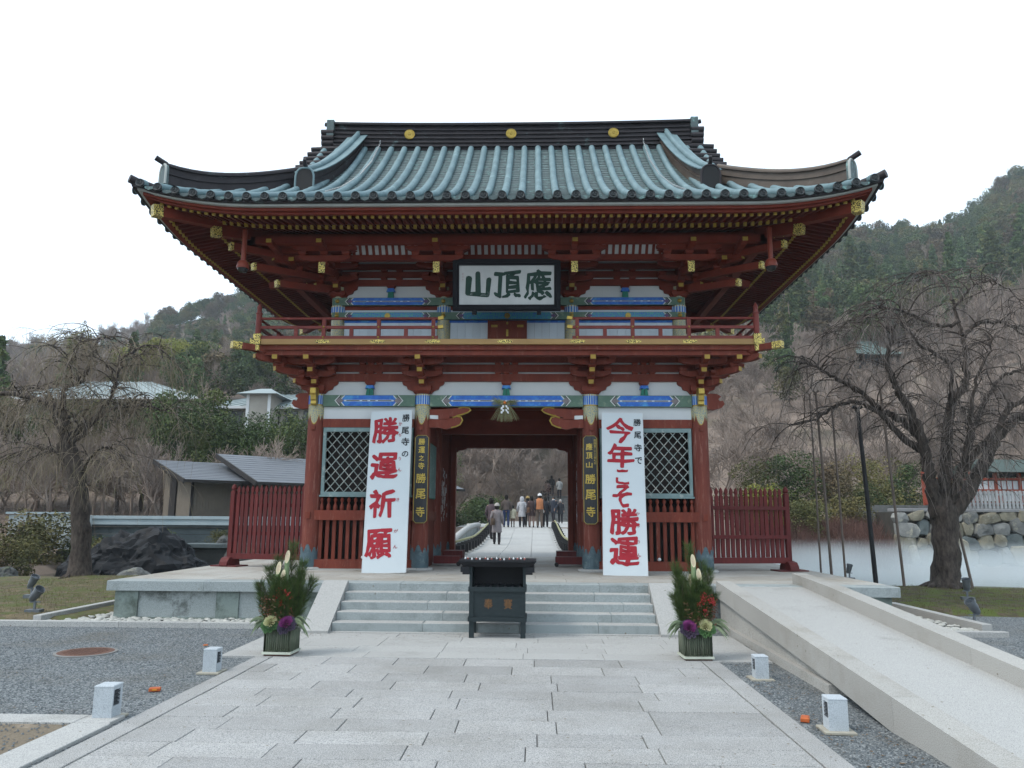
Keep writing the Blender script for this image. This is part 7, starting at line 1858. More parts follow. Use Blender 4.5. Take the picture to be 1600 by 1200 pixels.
# stone retaining wall with picket fence on the right bank
rw = root('stone_retaining_wall', 'retaining wall of big irregular stones across the misty pond on the right', 'wall', (18, 30, -0.4))
STN = [mat('wall_stone_grey', (0.25, 0.25, 0.235), (0.13, 0.135, 0.13), 0.9, scale=2.5, bump=0.5, rand=0.3, c3=(0.38, 0.36, 0.28), c3scale=2),
       mat('wall_stone_ochre', (0.29, 0.265, 0.195), (0.15, 0.138, 0.105), 0.9, scale=2.5, bump=0.5, rand=0.25, c3=(0.38, 0.365, 0.31), c3scale=2),
       mat('wall_stone_blue', (0.17, 0.195, 0.19), (0.09, 0.105, 0.105), 0.9, scale=2.5, bump=0.5, rand=0.25)]
B('wall_core', mat('wall_earth', (0.07, 0.065, 0.055), rough=0.95), rw, 14.4, 40, 30.2, 32, -0.8, 1.95)
def stone_mesh(rnd, w, h, d, m_):
    b = MB(); n = 9; prof_ = [(0.9, -0.0), (1.0, 0.25), (0.97, 0.6), (0.84, 0.88), (0.5, 0.97), (0.2, 1.0)]
    ph = [rnd.uniform(0.84, 1.12) for _ in range(n)]; ex = rnd.uniform(0.45, 0.85)
    vs = []; fs = []
    for r_, t in prof_:
        for k in range(n):
            a = 2*math.pi*k/n+rnd.uniform(-0.05, 0.05); ca, sa = math.cos(a), math.sin(a)
            q = (abs(ca)**ex*(1 if ca > 0 else -1), abs(sa)**ex*(1 if sa > 0 else -1))
            vs.append((q[0]*w/2*r_*ph[k], -t*d+rnd.uniform(-0.02, 0.02), q[1]*h/2*r_*ph[k]))
    for i in range(5):
        for k in range(n): fs.append((i*n+k, i*n+(k+1) % n, (i+1)*n+(k+1) % n, (i+1)*n+k))
    fs.append(tuple(5*n+k for k in range(n))); b.add(vs, fs)
    me = b.mesh('wall_stone', m_, smooth=True); me.set_sharp_from_angle(angle=R(24)); return me
rnd = random.Random(7); z = -0.45
while z < 1.9:
    hh = rnd.uniform(0.36, 0.62); 
    if z+hh > 1.75: hh = 1.97-z
    x = 14.4+rnd.uniform(-0.3, 0)
    while x < 27:
        w = rnd.uniform(0.34, 0.86); h2 = hh*rnd.uniform(0.85, 1.2)
        inst('wall_stone', stone_mesh(rnd, w*1.14, h2*1.18, rnd.uniform(0.18, 0.30), STN[rnd.choice((0, 0, 1, 1, 2))]), rw, (x+w/2, 30.2, z+hh/2+rnd.uniform(-0.09, 0.09)), rot=(0, rnd.uniform(-0.35, 0.35), 0)); x += w
    z += hh
MB().cbox(14.4, 40, 30.0, 30.9, 1.97, 2.08, c=0.02).build('coping', mat('grey_coping', (0.27, 0.27, 0.27), (0.2, 0.2, 0.2), 0.9, scale=2), rw)
bs = root('standing_stone', 'pale upright boulder at the foot of the stone retaining wall', 'boulder', (16.3, 29.6, -0.3))
inst('stone_body', stone_mesh(rnd, 0.75, 1.25, 0.5, STN[1]), bs, (16.3, 29.75, 0.42))
inst('stone_foot', stone_mesh(rnd, 0.9, 0.5, 0.55, STN[0]), bs, (16.3, 29.8, -0.1))
bf = root('picket_fence', 'weathered grey picket fence on top of the stone retaining wall', 'fence', (18, 30.5, 2.08))
GREYW = mat('weathered_grey_wood', (0.40, 0.41, 0.41), (0.28, 0.29, 0.29), 0.9, scale=3, rand=0.15)
for k in range(85):
    x = 16.1+k*0.15; MB().box(x, x+0.085, 30.4, 30.45, 2.10, 2.78+0.01*math.sin(k*3)).build('picket', GREYW, bf)
for z in (2.25, 2.6): B('rail', GREYW, bf, 16.1, 29, 30.451, 30.5, z, z+0.07)
# red and white shrine corridor behind
cr = root('shrine_corridor', 'low red-framed white-panelled shrine corridor with dark roof behind the grey fence', 'shrine building', (21, 36, 1.5))
VERM = mat('bright_vermilion', (0.34, 0.07, 0.035), (0.27, 0.055, 0.03), 0.6, scale=3)
B('base', STONEG, cr, 15.5, 30, 35, 38, 1.2, 2.3)
for k in range(12):
    x = 17.9+k*1.05; B('post', VERM, cr, x, x+0.13, 35.0, 35.13, 2.3, 3.8)
    if x > 19.5: B('white_panel', WHITE, cr, x+0.135, x+1.045, 35.06, 35.1, 2.5, 3.4)
    if x > 19.5: 
        for q in range(3): B('lattice_bar', VERM, cr, x+0.28+q*0.25, x+0.31+q*0.25, 35.03, 35.055, 2.5, 3.4)
for z in (2.35, 2.92, 3.42): B('beam', VERM, cr, 17.9, 30, 34.97, 35.02, z, z+0.1)
b = MB(); b.add([(20.6, 34.3, 3.75), (30, 34.3, 3.75), (30, 36.4, 4.45), (20.6, 36.4, 4.45), (20.6, 38.5, 3.75), (30, 38.5, 3.75)], [(0, 1, 2, 3), (3, 2, 5, 4), (4, 5, 1, 0), (0, 3, 4)]); b.build('roof', mat('dark_green_roof', (0.06, 0.085, 0.075), (0.04, 0.06, 0.05), 0.7, scale=2), cr)

# ---- rocks
def rock(name, label, c, s, seed, m_, n=3, cat='rock', rid=0.35):
    import bmesh
    bm = bmesh.new(); bmesh.ops.create_icosphere(bm, subdivisions=5, radius=1)
    for v in bm.verts:
        p = v.co.copy(); q = p*1.3+Vector((seed, seed*2, 0))
        d = (min(1, mnoise.voronoi(q*1.3)[0][0])*0.55+min(1, mnoise.voronoi(q*3.1)[0][0])*0.28+min(1, mnoise.voronoi(q*7)[0][0])*0.16)*rid+mnoise.noise(p*9)*0.035+mnoise.noise(p*1.1+Vector((seed, 0, 0)))*0.35
        v.co = Vector((p.x*s[0], p.y*s[1], p.z*s[2]))*(0.75+d)
        if v.co.z < -0.3*s[2]: v.co.z = -0.3*s[2]
    me = bpy.data.meshes.new(name); bm.to_mesh(me); bm.free(); me.materials.append(m_)
    o = bpy.data.objects.new(name, me); COL.objects.link(o); o.location = c; W[o.name] = Vector(c)
    me.polygons.foreach_set('use_smooth', [True]*len(me.polygons)); me.set_sharp_from_angle(angle=R(17))
    return tag(o, label, cat)
WET = mat('wet_black_rock', (0.014, 0.016, 0.019), (0.005, 0.006, 0.008), 0.6, scale=3, bump=0.8, bscale=9, c3=(0.06, 0.064, 0.064), c3scale=5, c3th=(0.68, 0.74), spec=0.15)
GRK = mat('grey_rock', (0.12, 0.125, 0.12), (0.06, 0.062, 0.06), 0.85, scale=3, bump=0.8, bscale=9, c3=(0.10, 0.12, 0.06), c3scale=2)
rock('rock', 'largest wet black boulder rising from the left pond', (-12.3, 25.3, -0.25), (1.75, 1.2, 1.45), 1.7, WET, rid=0.55)
rock('rock', 'wet black boulder at the left shoulder of the largest one', (-13.6, 25.1, -0.3), (0.95, 0.8, 0.85), 4.1, WET, rid=0.55)
rock('rock', 'low wet black boulder trailing off to the right of the largest', (-10.7, 25.0, -0.35), (1.0, 0.7, 0.62), 7.3, WET, rid=0.55)
rock('rock', 'round grey boulder at the water edge on the far left', (-14.35, 21.6, -0.35), (0.55, 0.5, 0.62), 2.6, GRK)
rock('rock', 'small pale stone on the bank behind the left cherry trunk', (-10.35, 21.1, -0.1), (0.5, 0.35, 0.30), 5.2, STN[0])
rock('rock', 'grey boulder behind the black rocks below the terrace', (-9.6, 27.6, -0.2), (0.9, 0.6, 0.95), 6.5, GRK)
rock('rock', 'mossy stone block at the far left shore', (-16.4, 22.3, -0.3), (1.2, 0.8, 0.6), 3.3, GRK)
rock('rock', 'small boulder on the terrace ledge above the pond', (-10.7, 28.2, 0.62), (0.42, 0.35, 0.30), 8.8, GRK)

# ================================================================== vegetation
def foliage_mat(name, a, b_, c, sc_=0.6):
    m = mat(name, a, b_, 0.75, scale=sc_, detail=6, rand=0.28, c3=c, c3scale=sc_*0.5, c3th=(0.5, 0.7), spec=0.2); return m
F_DARK = foliage_mat('dark_evergreen_foliage', (0.085, 0.125, 0.040), (0.030, 0.054, 0.020), (0.14, 0.145, 0.04))
F_OLIVE = foliage_mat('olive_foliage', (0.155, 0.15, 0.052), (0.07, 0.076, 0.03), (0.20, 0.155, 0.06))
F_CEDAR = foliage_mat('cedar_foliage', (0.11, 0.165, 0.058), (0.042, 0.075, 0.03), (0.19, 0.16, 0.055))
F_BRONZE = foliage_mat('bronze_foliage', (0.17, 0.12, 0.068), (0.085, 0.065, 0.04), (0.10, 0.10, 0.04))
F_YELL = foliage_mat('yellow_green_foliage', (0.27, 0.28, 0.05), (0.15, 0.17, 0.035), (0.32, 0.29, 0.07))
BARK = mat('grey_brown_bark', (0.13, 0.105, 0.088), (0.075, 0.06, 0.05), 0.95, scale=6, bump=0.6, bscale=30, stretch=(1, 1, 0.35))
BARKD = mat('dark_cherry_bark', (0.105, 0.085, 0.072), (0.024, 0.019, 0.016), 0.95, scale=13, bump=1.0, bscale=26, stretch=(1, 1, 0.35), c3=(0.10, 0.098, 0.075), c3scale=3, c3th=(0.6, 0.75))
TWIG = mat('bare_twig', (0.33, 0.265, 0.22), (0.19, 0.152, 0.130), 0.95, scale=0.5, rand=0.22, c3=(0.25, 0.195, 0.15), c3scale=0.2)
def leaf_blob(b, rnd, n, lumps, leaf, mi=0, flat=1.0, shell=0.35):
    for i in range(n):
        c, r_ = rnd.choice(lumps)
        d = Vector((rnd.gauss(0, 1), rnd.gauss(0, 1), rnd.gauss(0, 1)+0.15)).normalized(); rr = r_*(1-shell*rnd.random()**1.5)
        p = Vector(c)+Vector((d.x*rr, d.y*rr, d.z*rr*flat))
        nrm = (d*0.6+Vector((rnd.gauss(0, .5), rnd.gauss(0, .5), rnd.gauss(0, .5)))).normalized(); u = nrm.orthogonal().normalized(); v = nrm.cross(u)
        a = rnd.uniform(0, 3.14); u2 = u*math.cos(a)+v*math.sin(a); v2 = nrm.cross(u2); s = leaf*rnd.uniform(0.6, 1.3)
        b.add([p-u2*s, p-v2*s*0.55, p+u2*s, p+v2*s*0.55], [(0, 1, 2, 3)], mi)
def broad_mesh(seed, m_, H=8.0, w=3.0, n=2600, leaf=0.20, low=0.22):
    rnd = random.Random(seed); b = MB(); lumps = []
    for i in range(26):
        a = rnd.uniform(0, 6.28); t = rnd.random(); z = H*(low+0.12+(0.78-low)*t); rr = w*math.sqrt(max(0.05, 1-((t-0.35)/0.75)**2))*rnd.uniform(0.15, 0.8)
        lumps.append(((rr*math.cos(a), rr*math.sin(a), z), w*rnd.uniform(0.24, 0.42)))
    leaf_blob(b, rnd, n, lumps, leaf); return b.mesh('crown', m_)
def conifer_mesh(seed, m_, H=16.0, w=2.7, n=3000, low=0.3):
    rnd = random.Random(seed); b = MB(); lumps = []
    nb = 60
    for i in range(nb):
        t = (i+rnd.random())/nb; z = H*(low+(1-low)*t); a = rnd.uniform(0, 6.28); r_ = w*(1-t)**0.72*rnd.uniform(0.35, 1.0)
        lumps.append(((r_*0.62*math.cos(a), r_*0.62*math.sin(a), z-0.1*r_), 0.22+0.30*w*(1-t)**0.7*rnd.uniform(0.7, 1.1)))
    leaf_blob(b, rnd, n, lumps, 0.24, flat=0.7); return b.mesh('crown', m_)
def bare_mesh(seed, H=7.5, depth=5, spread=0.55, mname='branches', tw=0.015, up=0.25, kids=(2, 4)):
    rnd = random.Random(seed); b = MB()
    def rec(p, d, L, r_, k):
        n = 3 if k < 2 else 2; pts = [p.copy()]; 
        for i in range(n):
            d = (d+Vector((rnd.gauss(0, .13), rnd.gauss(0, .13), rnd.gauss(0.03, .1)))).normalized(); p = p+d*L/n; pts.append(p.copy())
        r1 = max(r_*0.62, tw); b.tube(pts, [r_+(r1-r_)*i/n for i in range(n+1)], 5 if k < 2 else 3, cap=False)
        if k >= depth: return
        for c in range(rnd.randint(*kids)+(1 if k >= 2 else 0)):
            a = rnd.uniform(0, 6.28); u = d.orthogonal().normalized(); v = d.cross(u); s = spread*rnd.uniform(0.6, 1.5)
            nd = (d+(u*math.cos(a)+v*math.sin(a))*s+Vector((0, 0, up*rnd.random()))).normalized(); q = rnd.choice(pts[1:]) if k > 0 else pts[-1]
            rec(q, nd, L*rnd.uniform(0.62, 0.86), r1*rnd.uniform(0.6, 0.85), k+1)
    for s_ in range(rnd.choice((1, 1, 2))):
        rec(Vector((0, 0, -0.2)), Vector((rnd.gauss(0, .12), rnd.gauss(0, .12), 1)).normalized(), H*0.27, H*0.014, 0)
    me = b.mesh(mname, TWIG); return me
def trunk_mesh(H, r_, seed, m_=None):
    rnd = random.Random(seed); b = MB(); p = Vector((0, 0, -0.5)); pts = [p.copy()]
    for i in range(7): p = p+Vector((rnd.gauss(0, .01*H), rnd.gauss(0, .01*H), H/7)); pts.append(p.copy())
    b.tube(pts, [r_*(1.25-0.15*i) for i in range(8)], 8); return b.mesh('trunk', m_ or BARK, smooth=True)
PB = [broad_mesh(1, F_DARK), broad_mesh(2, F_OLIVE), broad_mesh(3, F_BRONZE), broad_mesh(4, F_DARK, H=7, w=3.4)]
PBN = [broad_mesh(61, F_DARK, n=8000, leaf=0.095), broad_mesh(62, F_OLIVE, n=8000, leaf=0.095, w=3.3), broad_mesh(63, F_DARK, H=7, w=3.4, n=8000, leaf=0.09), broad_mesh(64, F_BRONZE, n=7000, leaf=0.095)]
PC = [conifer_mesh(11, F_CEDAR), conifer_mesh(12, F_DARK, low=0.45), conifer_mesh(13, F_CEDAR, w=3.2, low=0.2)]
PN = [bare_mesh(21), bare_mesh(22, spread=0.7), bare_mesh(23, H=8.5, spread=0.5)]
TB = trunk_mesh(5.2, 0.16, 1); TC = trunk_mesh(15.0, 0.20, 2, mat('pale_cedar_bark', (0.24, 0.19, 0.155), (0.16, 0.125, 0.10), 0.95, scale=3))
# far woods: one mass per kind, instanced on points
def wood(name, label, me_list, pts):
    for k, me in enumerate(me_list):
        P_ = [p for i, p in enumerate(pts) if i % len(me_list) == k]
        if not P_: continue
        proto = bpy.data.objects.new(name+'_prototype', me)
        m = bpy.data.meshes.new(name); m.from_pydata([(p[0], p[1], p[2]) for p in P_], [], [])
        a = m.attributes.new('sc', 'FLOAT_VECTOR', 'POINT'); a.data.foreach_set('vector', [c for p in P_ for c in (p[3]*p[5], p[3]*p[5], p[3])])
        a = m.attributes.new('ro', 'FLOAT_VECTOR', 'POINT'); a.data.foreach_set('vector', [c for p in P_ for c in (0, 0, p[4])])
        o = bpy.data.objects.new(name, m); COL.objects.link(o)
        ng = bpy.data.node_groups.new(name, 'GeometryNodeTree'); ng.interface.new_socket('Geometry', in_out='INPUT', socket_type='NodeSocketGeometry'); ng.interface.new_socket('Geometry', in_out='OUTPUT', socket_type='NodeSocketGeometry')
        N = ng.nodes; L = ng.links; gi = N.new('NodeGroupInput'); go = N.new('NodeGroupOutput'); ip = N.new('GeometryNodeInstanceOnPoints'); oi = N.new('GeometryNodeObjectInfo'); oi.inputs[0].default_value = proto
        na = N.new('GeometryNodeInputNamedAttribute'); na.data_type = 'FLOAT_VECTOR'; na.inputs[0].default_value = 'sc'; nb = N.new('GeometryNodeInputNamedAttribute'); nb.data_type = 'FLOAT_VECTOR'; nb.inputs[0].default_value = 'ro'
        L.new(gi.outputs[0], ip.inputs['Points']); L.new(oi.outputs['Geometry'], ip.inputs['Instance']); L.new(na.outputs[0], ip.inputs['Scale']); L.new(nb.outputs[0], ip.inputs['Rotation']); L.new(ip.outputs[0], go.inputs[0])
        md = o.modifiers.new('scatter', 'NODES'); md.node_group = ng
        tag(o, label, kind='stuff'); o['category'] = 'wood'
rnd = random.Random(99)
far = dict(bare=[], conifer=[], broad=[], trunk=[])
y = 66.0
def kind_at(a, y, x):
    n1 = mnoise.noise(Vector((x*0.022, y*0.030, 7.0))); n2 = rnd.random()
    if a < -0.52:  k = 'bare' if n2 < 0.90-0.25*(n1 > 0.25) else rnd.choice(('broad', 'conifer'))
    elif a < -0.2:
        if y > 105: k = 'conifer' if n2 < 0.3 else ('broad' if n2 < 0.86 else 'bare')
        else: k = 'bare' if n1 < 0.1 or n2 < 0.3 else 'broad'
    elif a < 0.3: k = 'bare' if n2 < 0.9 else 'broad'
    else:
        if y > 128+n1*35: k = ('conifer' if n2 < (0.55 if n1 > 0 and y < 175 else 0.22) else 'broad') if n2 < 0.93 or a < 0.5 else 'bare'
        else: k = 'bare' if n2 < 0.93 else 'broad'
    return k
while y < 268:
    st_ = 3.4+0.012*y if y < 150 else 4.3; amin, amax = -1.0, 1.0
    x = amin*y
    while x < amax*y:
        xx, yy = x+rnd.uniform(-1, 1)*st_*0.45, y+rnd.uniform(-1, 1)*st_*0.45; a = xx/yy
        x += st_
        if -0.2 < a < 0.22 and (yy > 130): continue
        if yy < 77 and not -0.2 < a < 0.15: continue
        if abs(xx-46) < 7 and 88 < yy < 109: continue
        if abs(xx+35) < 10 and yy < 78: continue
        k = kind_at(a, yy, xx); z = ground_h(xx, yy); s = rnd.uniform(0.7, 1.3)
        if k == 'conifer': s *= (0.55 if y < 150 else 0.36) if a < 0 else (0.92 if y < 165 else 0.5)
        if a < -0.2 and k == 'broad': s *= 0.8
        far[k].append((xx, yy, z-0.3, s, rnd.uniform(0, 6.28), rnd.uniform(0.85, 1.3)))
    y += st_*0.9
wood('bare_wood', 'leafless brown winter wood covering the slopes', PN, far['bare'])
wood('conifer_wood', 'dark green cedar wood on the upper slopes', PC, far['conifer'])
wood('evergreen_wood', 'mixed olive and bronze evergreen wood on the slopes', PB, far['broad'])
wood('cedar_trunks', 'pale straight cedar trunks under the wood on the slopes', [TC], [p for p in far['conifer'] if p[1] < 175])

def tree(name, label, cat, crown, trunk, loc, s, rz_=0.0, group=None, wid=1.0):
    t = root(name, label, cat, loc, (0, 0, rz_), group); t.scale = (s*wid, s*wid, s)
    for nm, me in (('crown', crown), ('trunk', trunk)):
        if me is None: continue
        o = bpy.data.objects.new(nm if me is not None and nm != 'crown' or crown not in PN else 'branches', me); COL.objects.link(o); o.parent = t
    return t
def g(x, y): return ground_h(x, y)-0.15
rnd = random.Random(5)
# evergreen screen on the left bank above the annexes
for i in range(16):
    x = -20.0+i*0.95+rnd.uniform(-0.3, 0.3); y = 41.5+rnd.uniform(-1.2, 1.2); s = rnd.uniform(0.80, 1.0)
    tree('evergreen_tree', 'dense dark evergreen in the clipped screen of trees above the annex roofs', 'tree', PBN[(0, 2)[i % 2]], TB, (x, y, 1.5), s*(0.92 if i < 4 else 0.80), rnd.uniform(0, 6), 'evergreen screen above the annexes', 0.95)
for i in range(10):
    x = -36+i*1.6; y = 47+rnd.uniform(-2, 2)
    tree('evergreen_tree', 'evergreen tree behind the hanging twigs of the left cherry', 'tree', PBN[(1, 0, 3)[i % 3]], TB, (x, y, g(x, y)-0.3), rnd.uniform(0.75, 0.95), rnd.uniform(0, 6), 'evergreens behind the left cherry')
# bare trees on the near slopes
def bare_row(n, xr, yr, sr, label, group, seed):
    r2 = random.Random(seed)
    for i in range(n):
        y = r2.uniform(*yr); x = r2.uniform(*xr)*y
        if y < 46 and -3.5 < x < 4.5: continue
        if (0.7 < x < 4.3 and y < 67) or (y < 56 and -8 < x < 9): continue
        if abs(x+35) < 9 and 58 < y < 74 or (-31 < x < -9 and 62 < y < 78): continue
        tree('bare_tree', label, 'tree', PN[r2.randrange(3)], None, (x, y, g(x, y)), r2.uniform(*sr), r2.uniform(0, 6), group, r2.uniform(0.9, 1.3))
bare_row(95, (-0.9, -0.45), (33, 76), (0.55, 0.9), 'leafless brown tree on the left slope', 'leafless trees on the left slope', 1)
bare_row(26, (-0.5, -0.2), (36.5, 40), (0.45, 0.66), 'small leafless tree in front of the evergreen screen', 'leafless trees before the evergreen screen', 2)
bare_row(110, (-0.16, 0.10), (56, 72), (0.4, 0.85), 'leafless tree on the slope seen through the gate', 'leafless trees seen through the gate', 3)
bare_row(88, (0.25, 0.85), (40, 78), (0.55, 1.0), 'leafless brown tree on the right slope', 'leafless trees on the right slope', 4)
tree('bare_tree', 'tall pale leafless tree standing against the left hill beside the lodge', 'tree', bare_mesh(31, H=9, spread=0.35, depth=4), None, (-24.0, 57, g(-24, 57)+0.5), 1.0)
for i, (lb, px_, y, s, m_) in enumerate((('dark conifer cut by the left edge of the photo', -0.716, 58, 0.72, 1), ('dark conifer just below the left cherry crown', -0.60, 50, 0.40, 2))):
    x = px_*y; tree('conifer_tree', lb, 'tree', PC[m_], TC, (x, y, g(x, y)), s)
PY = broad_mesh(41, F_YELL, H=7, w=3.4, n=3600, leaf=0.15)
for i, (ax, y, s) in enumerate(((-0.505, 88, 0.95), (-0.53, 92, 0.85), (-0.475, 95, 1.0), (-0.55, 98, 0.8), (-0.44, 104, 1.0))):
    x = ax*y; tree('bamboo_clump', ('bright yellow-green bamboo clump on the left hill, the nearest', 'yellow-green bamboo clump left of the nearest one on the left hill', 'yellow-green bamboo clump right of the nearest one on the left hill', 'leftmost yellow-green bamboo clump on the left hill', 'uppermost bamboo clump on the left hill toward the gate')[i], 'bamboo', PY, None, (x, y, 0.187*y+0.6), s*0.8, i, 'bamboo clumps on the left hill', 1.1)
# skyline pines on the right hill
for i, (ax, y) in enumerate(((0.432, 232), (0.448, 235), (0.500, 240), (0.565, 245))):
    x = ax*y; tree('pine_tree', ('leftmost lone pine on the right skyline', 'second lone pine from the left on the right skyline', 'third lone pine from the left on the right skyline', 'rightmost lone pine on the right skyline')[i], 'tree', PB[0], TB, (x, y, g(x, y)+2.5), 1.15, i, 'skyline pines', 0.75)
# mid slope trees on the right
for i, (lb, x, y, s, p) in enumerate((('dark cedar standing alone on the brown right slope beside the gate', 31.5, 92, 0.62, 2), ('small olive tree below the lone cedar', 27.2, 80, 0.6, 0))):
    tree('evergreen_tree', lb, 'tree', (PC[p] if i == 0 else PB[1]), TC if i == 0 else TB, (x, y, g(x, y)), s, i)
for i in range(18):
    x = 11.5+i*1.6+rnd.uniform(-0.5, 0.5); y = 38.5+rnd.uniform(-1.5, 1.5)
    tree('evergreen_tree', 'dark olive evergreen in the band of trees behind the right fence', 'tree', PBN[(1, 0, 3, 2)[i % 4]], TB, (x, y, g(x, y)-1.0), rnd.uniform(0.45, 0.6), rnd.uniform(0, 6), 'evergreens behind the right fence', 1.1)
PS = [broad_mesh(51, F_YELL, H=2.4, w=0.8, n=2600, leaf=0.05, low=0.0), broad_mesh(52, F_OLIVE, H=1.5, w=1.1, n=3600, leaf=0.045, low=-0.05), broad_mesh(53, F_BRONZE, H=1.3, w=1.2, n=3600, leaf=0.045, low=-0.05), broad_mesh(54, F_DARK, H=1.2, w=1.1, n=3600, leaf=0.045, low=-0.05)]
SH = [('pointed yellow-green shrub behind the right red fence', 9.6, 31, 0.9, 0, 1.0), ('rounded yellow-green shrub right of the pointed one behind the red fence', 11.4, 31.5, 0.9, 1, 1.0), ('olive shrub on the right bank above the red bank', 13.5, 32.5, 1.0, 1, 1.0),
      ('dark shrub in front of the terrace wall left of the black rocks', -13.4, 28.9, 0.55, 3, 0.35), ('small yellowish shrub in front of the terrace wall above the black rocks', -11.2, 28.9, 0.45, 1, 0.4), ('bronze shrub on the far left bank', -17.6, 24.5, 1.1, 2, -0.2), ('olive shrub by the water on the far left bank', -15.6, 24.0, 0.8, 1, -0.3), ('dark shrub behind the bronze one on the far left bank', -19.5, 26.5, 1.3, 3, 0.0),
      ('bronze shrub spilling over the far left bank toward the water', -16.2, 23.2, 0.8, 2, -0.5), ('dark round shrub beside the grey boulder on the left shore', -17.9, 23.0, 0.9, 3, -0.5), ('tall bronze shrub between the far left bank and the white wall', -20.5, 24.5, 1.6, 2, -0.3), ('olive shrub on the left bank close to the white wall', -16.6, 26.8, 1.2, 1, -0.2), ('dark shrub at the foot of the white wall', -15.4, 27.6, 0.9, 3, -0.3),
      ('low olive shrub at the corner of the left pond', -14.2, 26.8, 0.7, 1, -0.3), ('brown-green shrub against the panelled white wall', -18.4, 28.4, 1.0, 2, 0.0), ('broad dark shrub cut by the left edge of the photo', -21.5, 27.5, 1.6, 3, 0.0),
      ('round green bush left of the bridge end', -4.2, 44.5, 1.1, 3, 1.2), ('yellow-green bush beside the bridge end on the left', -4.9, 43.5, 0.8, 0, 1.0), ('dark bush above the bridge crowd on the left', -2.9, 50, 1.5, 3, 1.8), ('yellow-green bush right of the bridge crowd', 4.2, 49, 1.1, 1, 1.2), ('dark bush at the foot of the far steps on the right', 5.0, 54, 1.4, 3, 1.3), ('dark bush left of the far steps', -2.8, 57, 1.6, 3, 2.5), ('dark evergreen bush on the slope above the crowd', 0.6, 78, 2.6, 3, 5.5)]
for lb, x, y, s, p, z in SH: tree('shrub', lb, 'shrub', PS[p], None, (x, y, z if y < 40 else g(x, y)+0.1), s, x, None, 1.2)
# reddish leafless azalea bank on the right shore
b = MB(); r3 = random.Random(8)
for i in range(9000):
    x = r3.uniform(8.8, 16); y = r3.uniform(28.9, 33); z0 = -0.2+1.35*smooth((y-28.6)/3.2)+0.15*mnoise.noise(Vector((x*1.2, y*1.2, 0))); 
    if x > 14.2 and y < 32.5: continue
    d = Vector((r3.gauss(0, .35), r3.gauss(0, .35), 1)).normalized(); L_ = r3.uniform(0.35, 0.8); p = Vector((x, y, z0)); q = p+d*L_*0.5; e = q+(d+Vector((r3.gauss(0, .3), r3.gauss(0, .3), 0))).normalized()*L_*0.5
    b.tube([p, q, e], [0.008, 0.006, 0.003], 3, cap=False)
AZ = mat('reddish_twigs', (0.155, 0.085, 0.07), (0.10, 0.06, 0.05), 0.95, scale=1.0, rand=0.0)
tag(b.build('azalea_bank', AZ, None, local=True), kind='stuff', label='dense reddish leafless azalea twigs on the right shore', cat='bushes')
b = MB(); b.add([(8.0, 28.8, -0.5), (14.4, 28.8, -0.5), (14.4, 32.5, 1.3), (8.0, 32.5, 1.3), (14.4, 36, 1.6), (8.0, 36, 1.6)], [(0, 1, 2, 3), (3, 2, 4, 5)])
tag(b.build('pond_bank', SOIL, None, local=True), kind='structure')
# low undergrowth twigs on the near slopes so the soil does not read bare
b = MB()
for i in range(26000):
    y = 33+45*r3.random()**1.3; a = r3.uniform(-0.9, 0.9); x = a*y
    if -0.16 < a < 0.2 and (y < 44 or (y < 57 and -7 < x < 9) or (0.7 < x < 4.4 and y < 67)): continue
    if x < -8 and y < 37 and x > -22: continue
    z0 = ground_h(x, y)-0.05; d = Vector((r3.gauss(0, .9), r3.gauss(0, .7), 0.7)).normalized(); L_ = r3.uniform(0.3, 0.9); p = Vector((x, y, z0)); q = p+d*L_*0.5; e = q+(d+Vector((r3.gauss(0, .4), r3.gauss(0, .4), 0))).normalized()*L_*0.5
    b.tube([p, q, e], [0.012, 0.009, 0.005], 3, cap=False)
tag(b.build('undergrowth', TWIG, None, local=True), kind='stuff', label='brown leafless undergrowth on the slopes', cat='undergrowth')

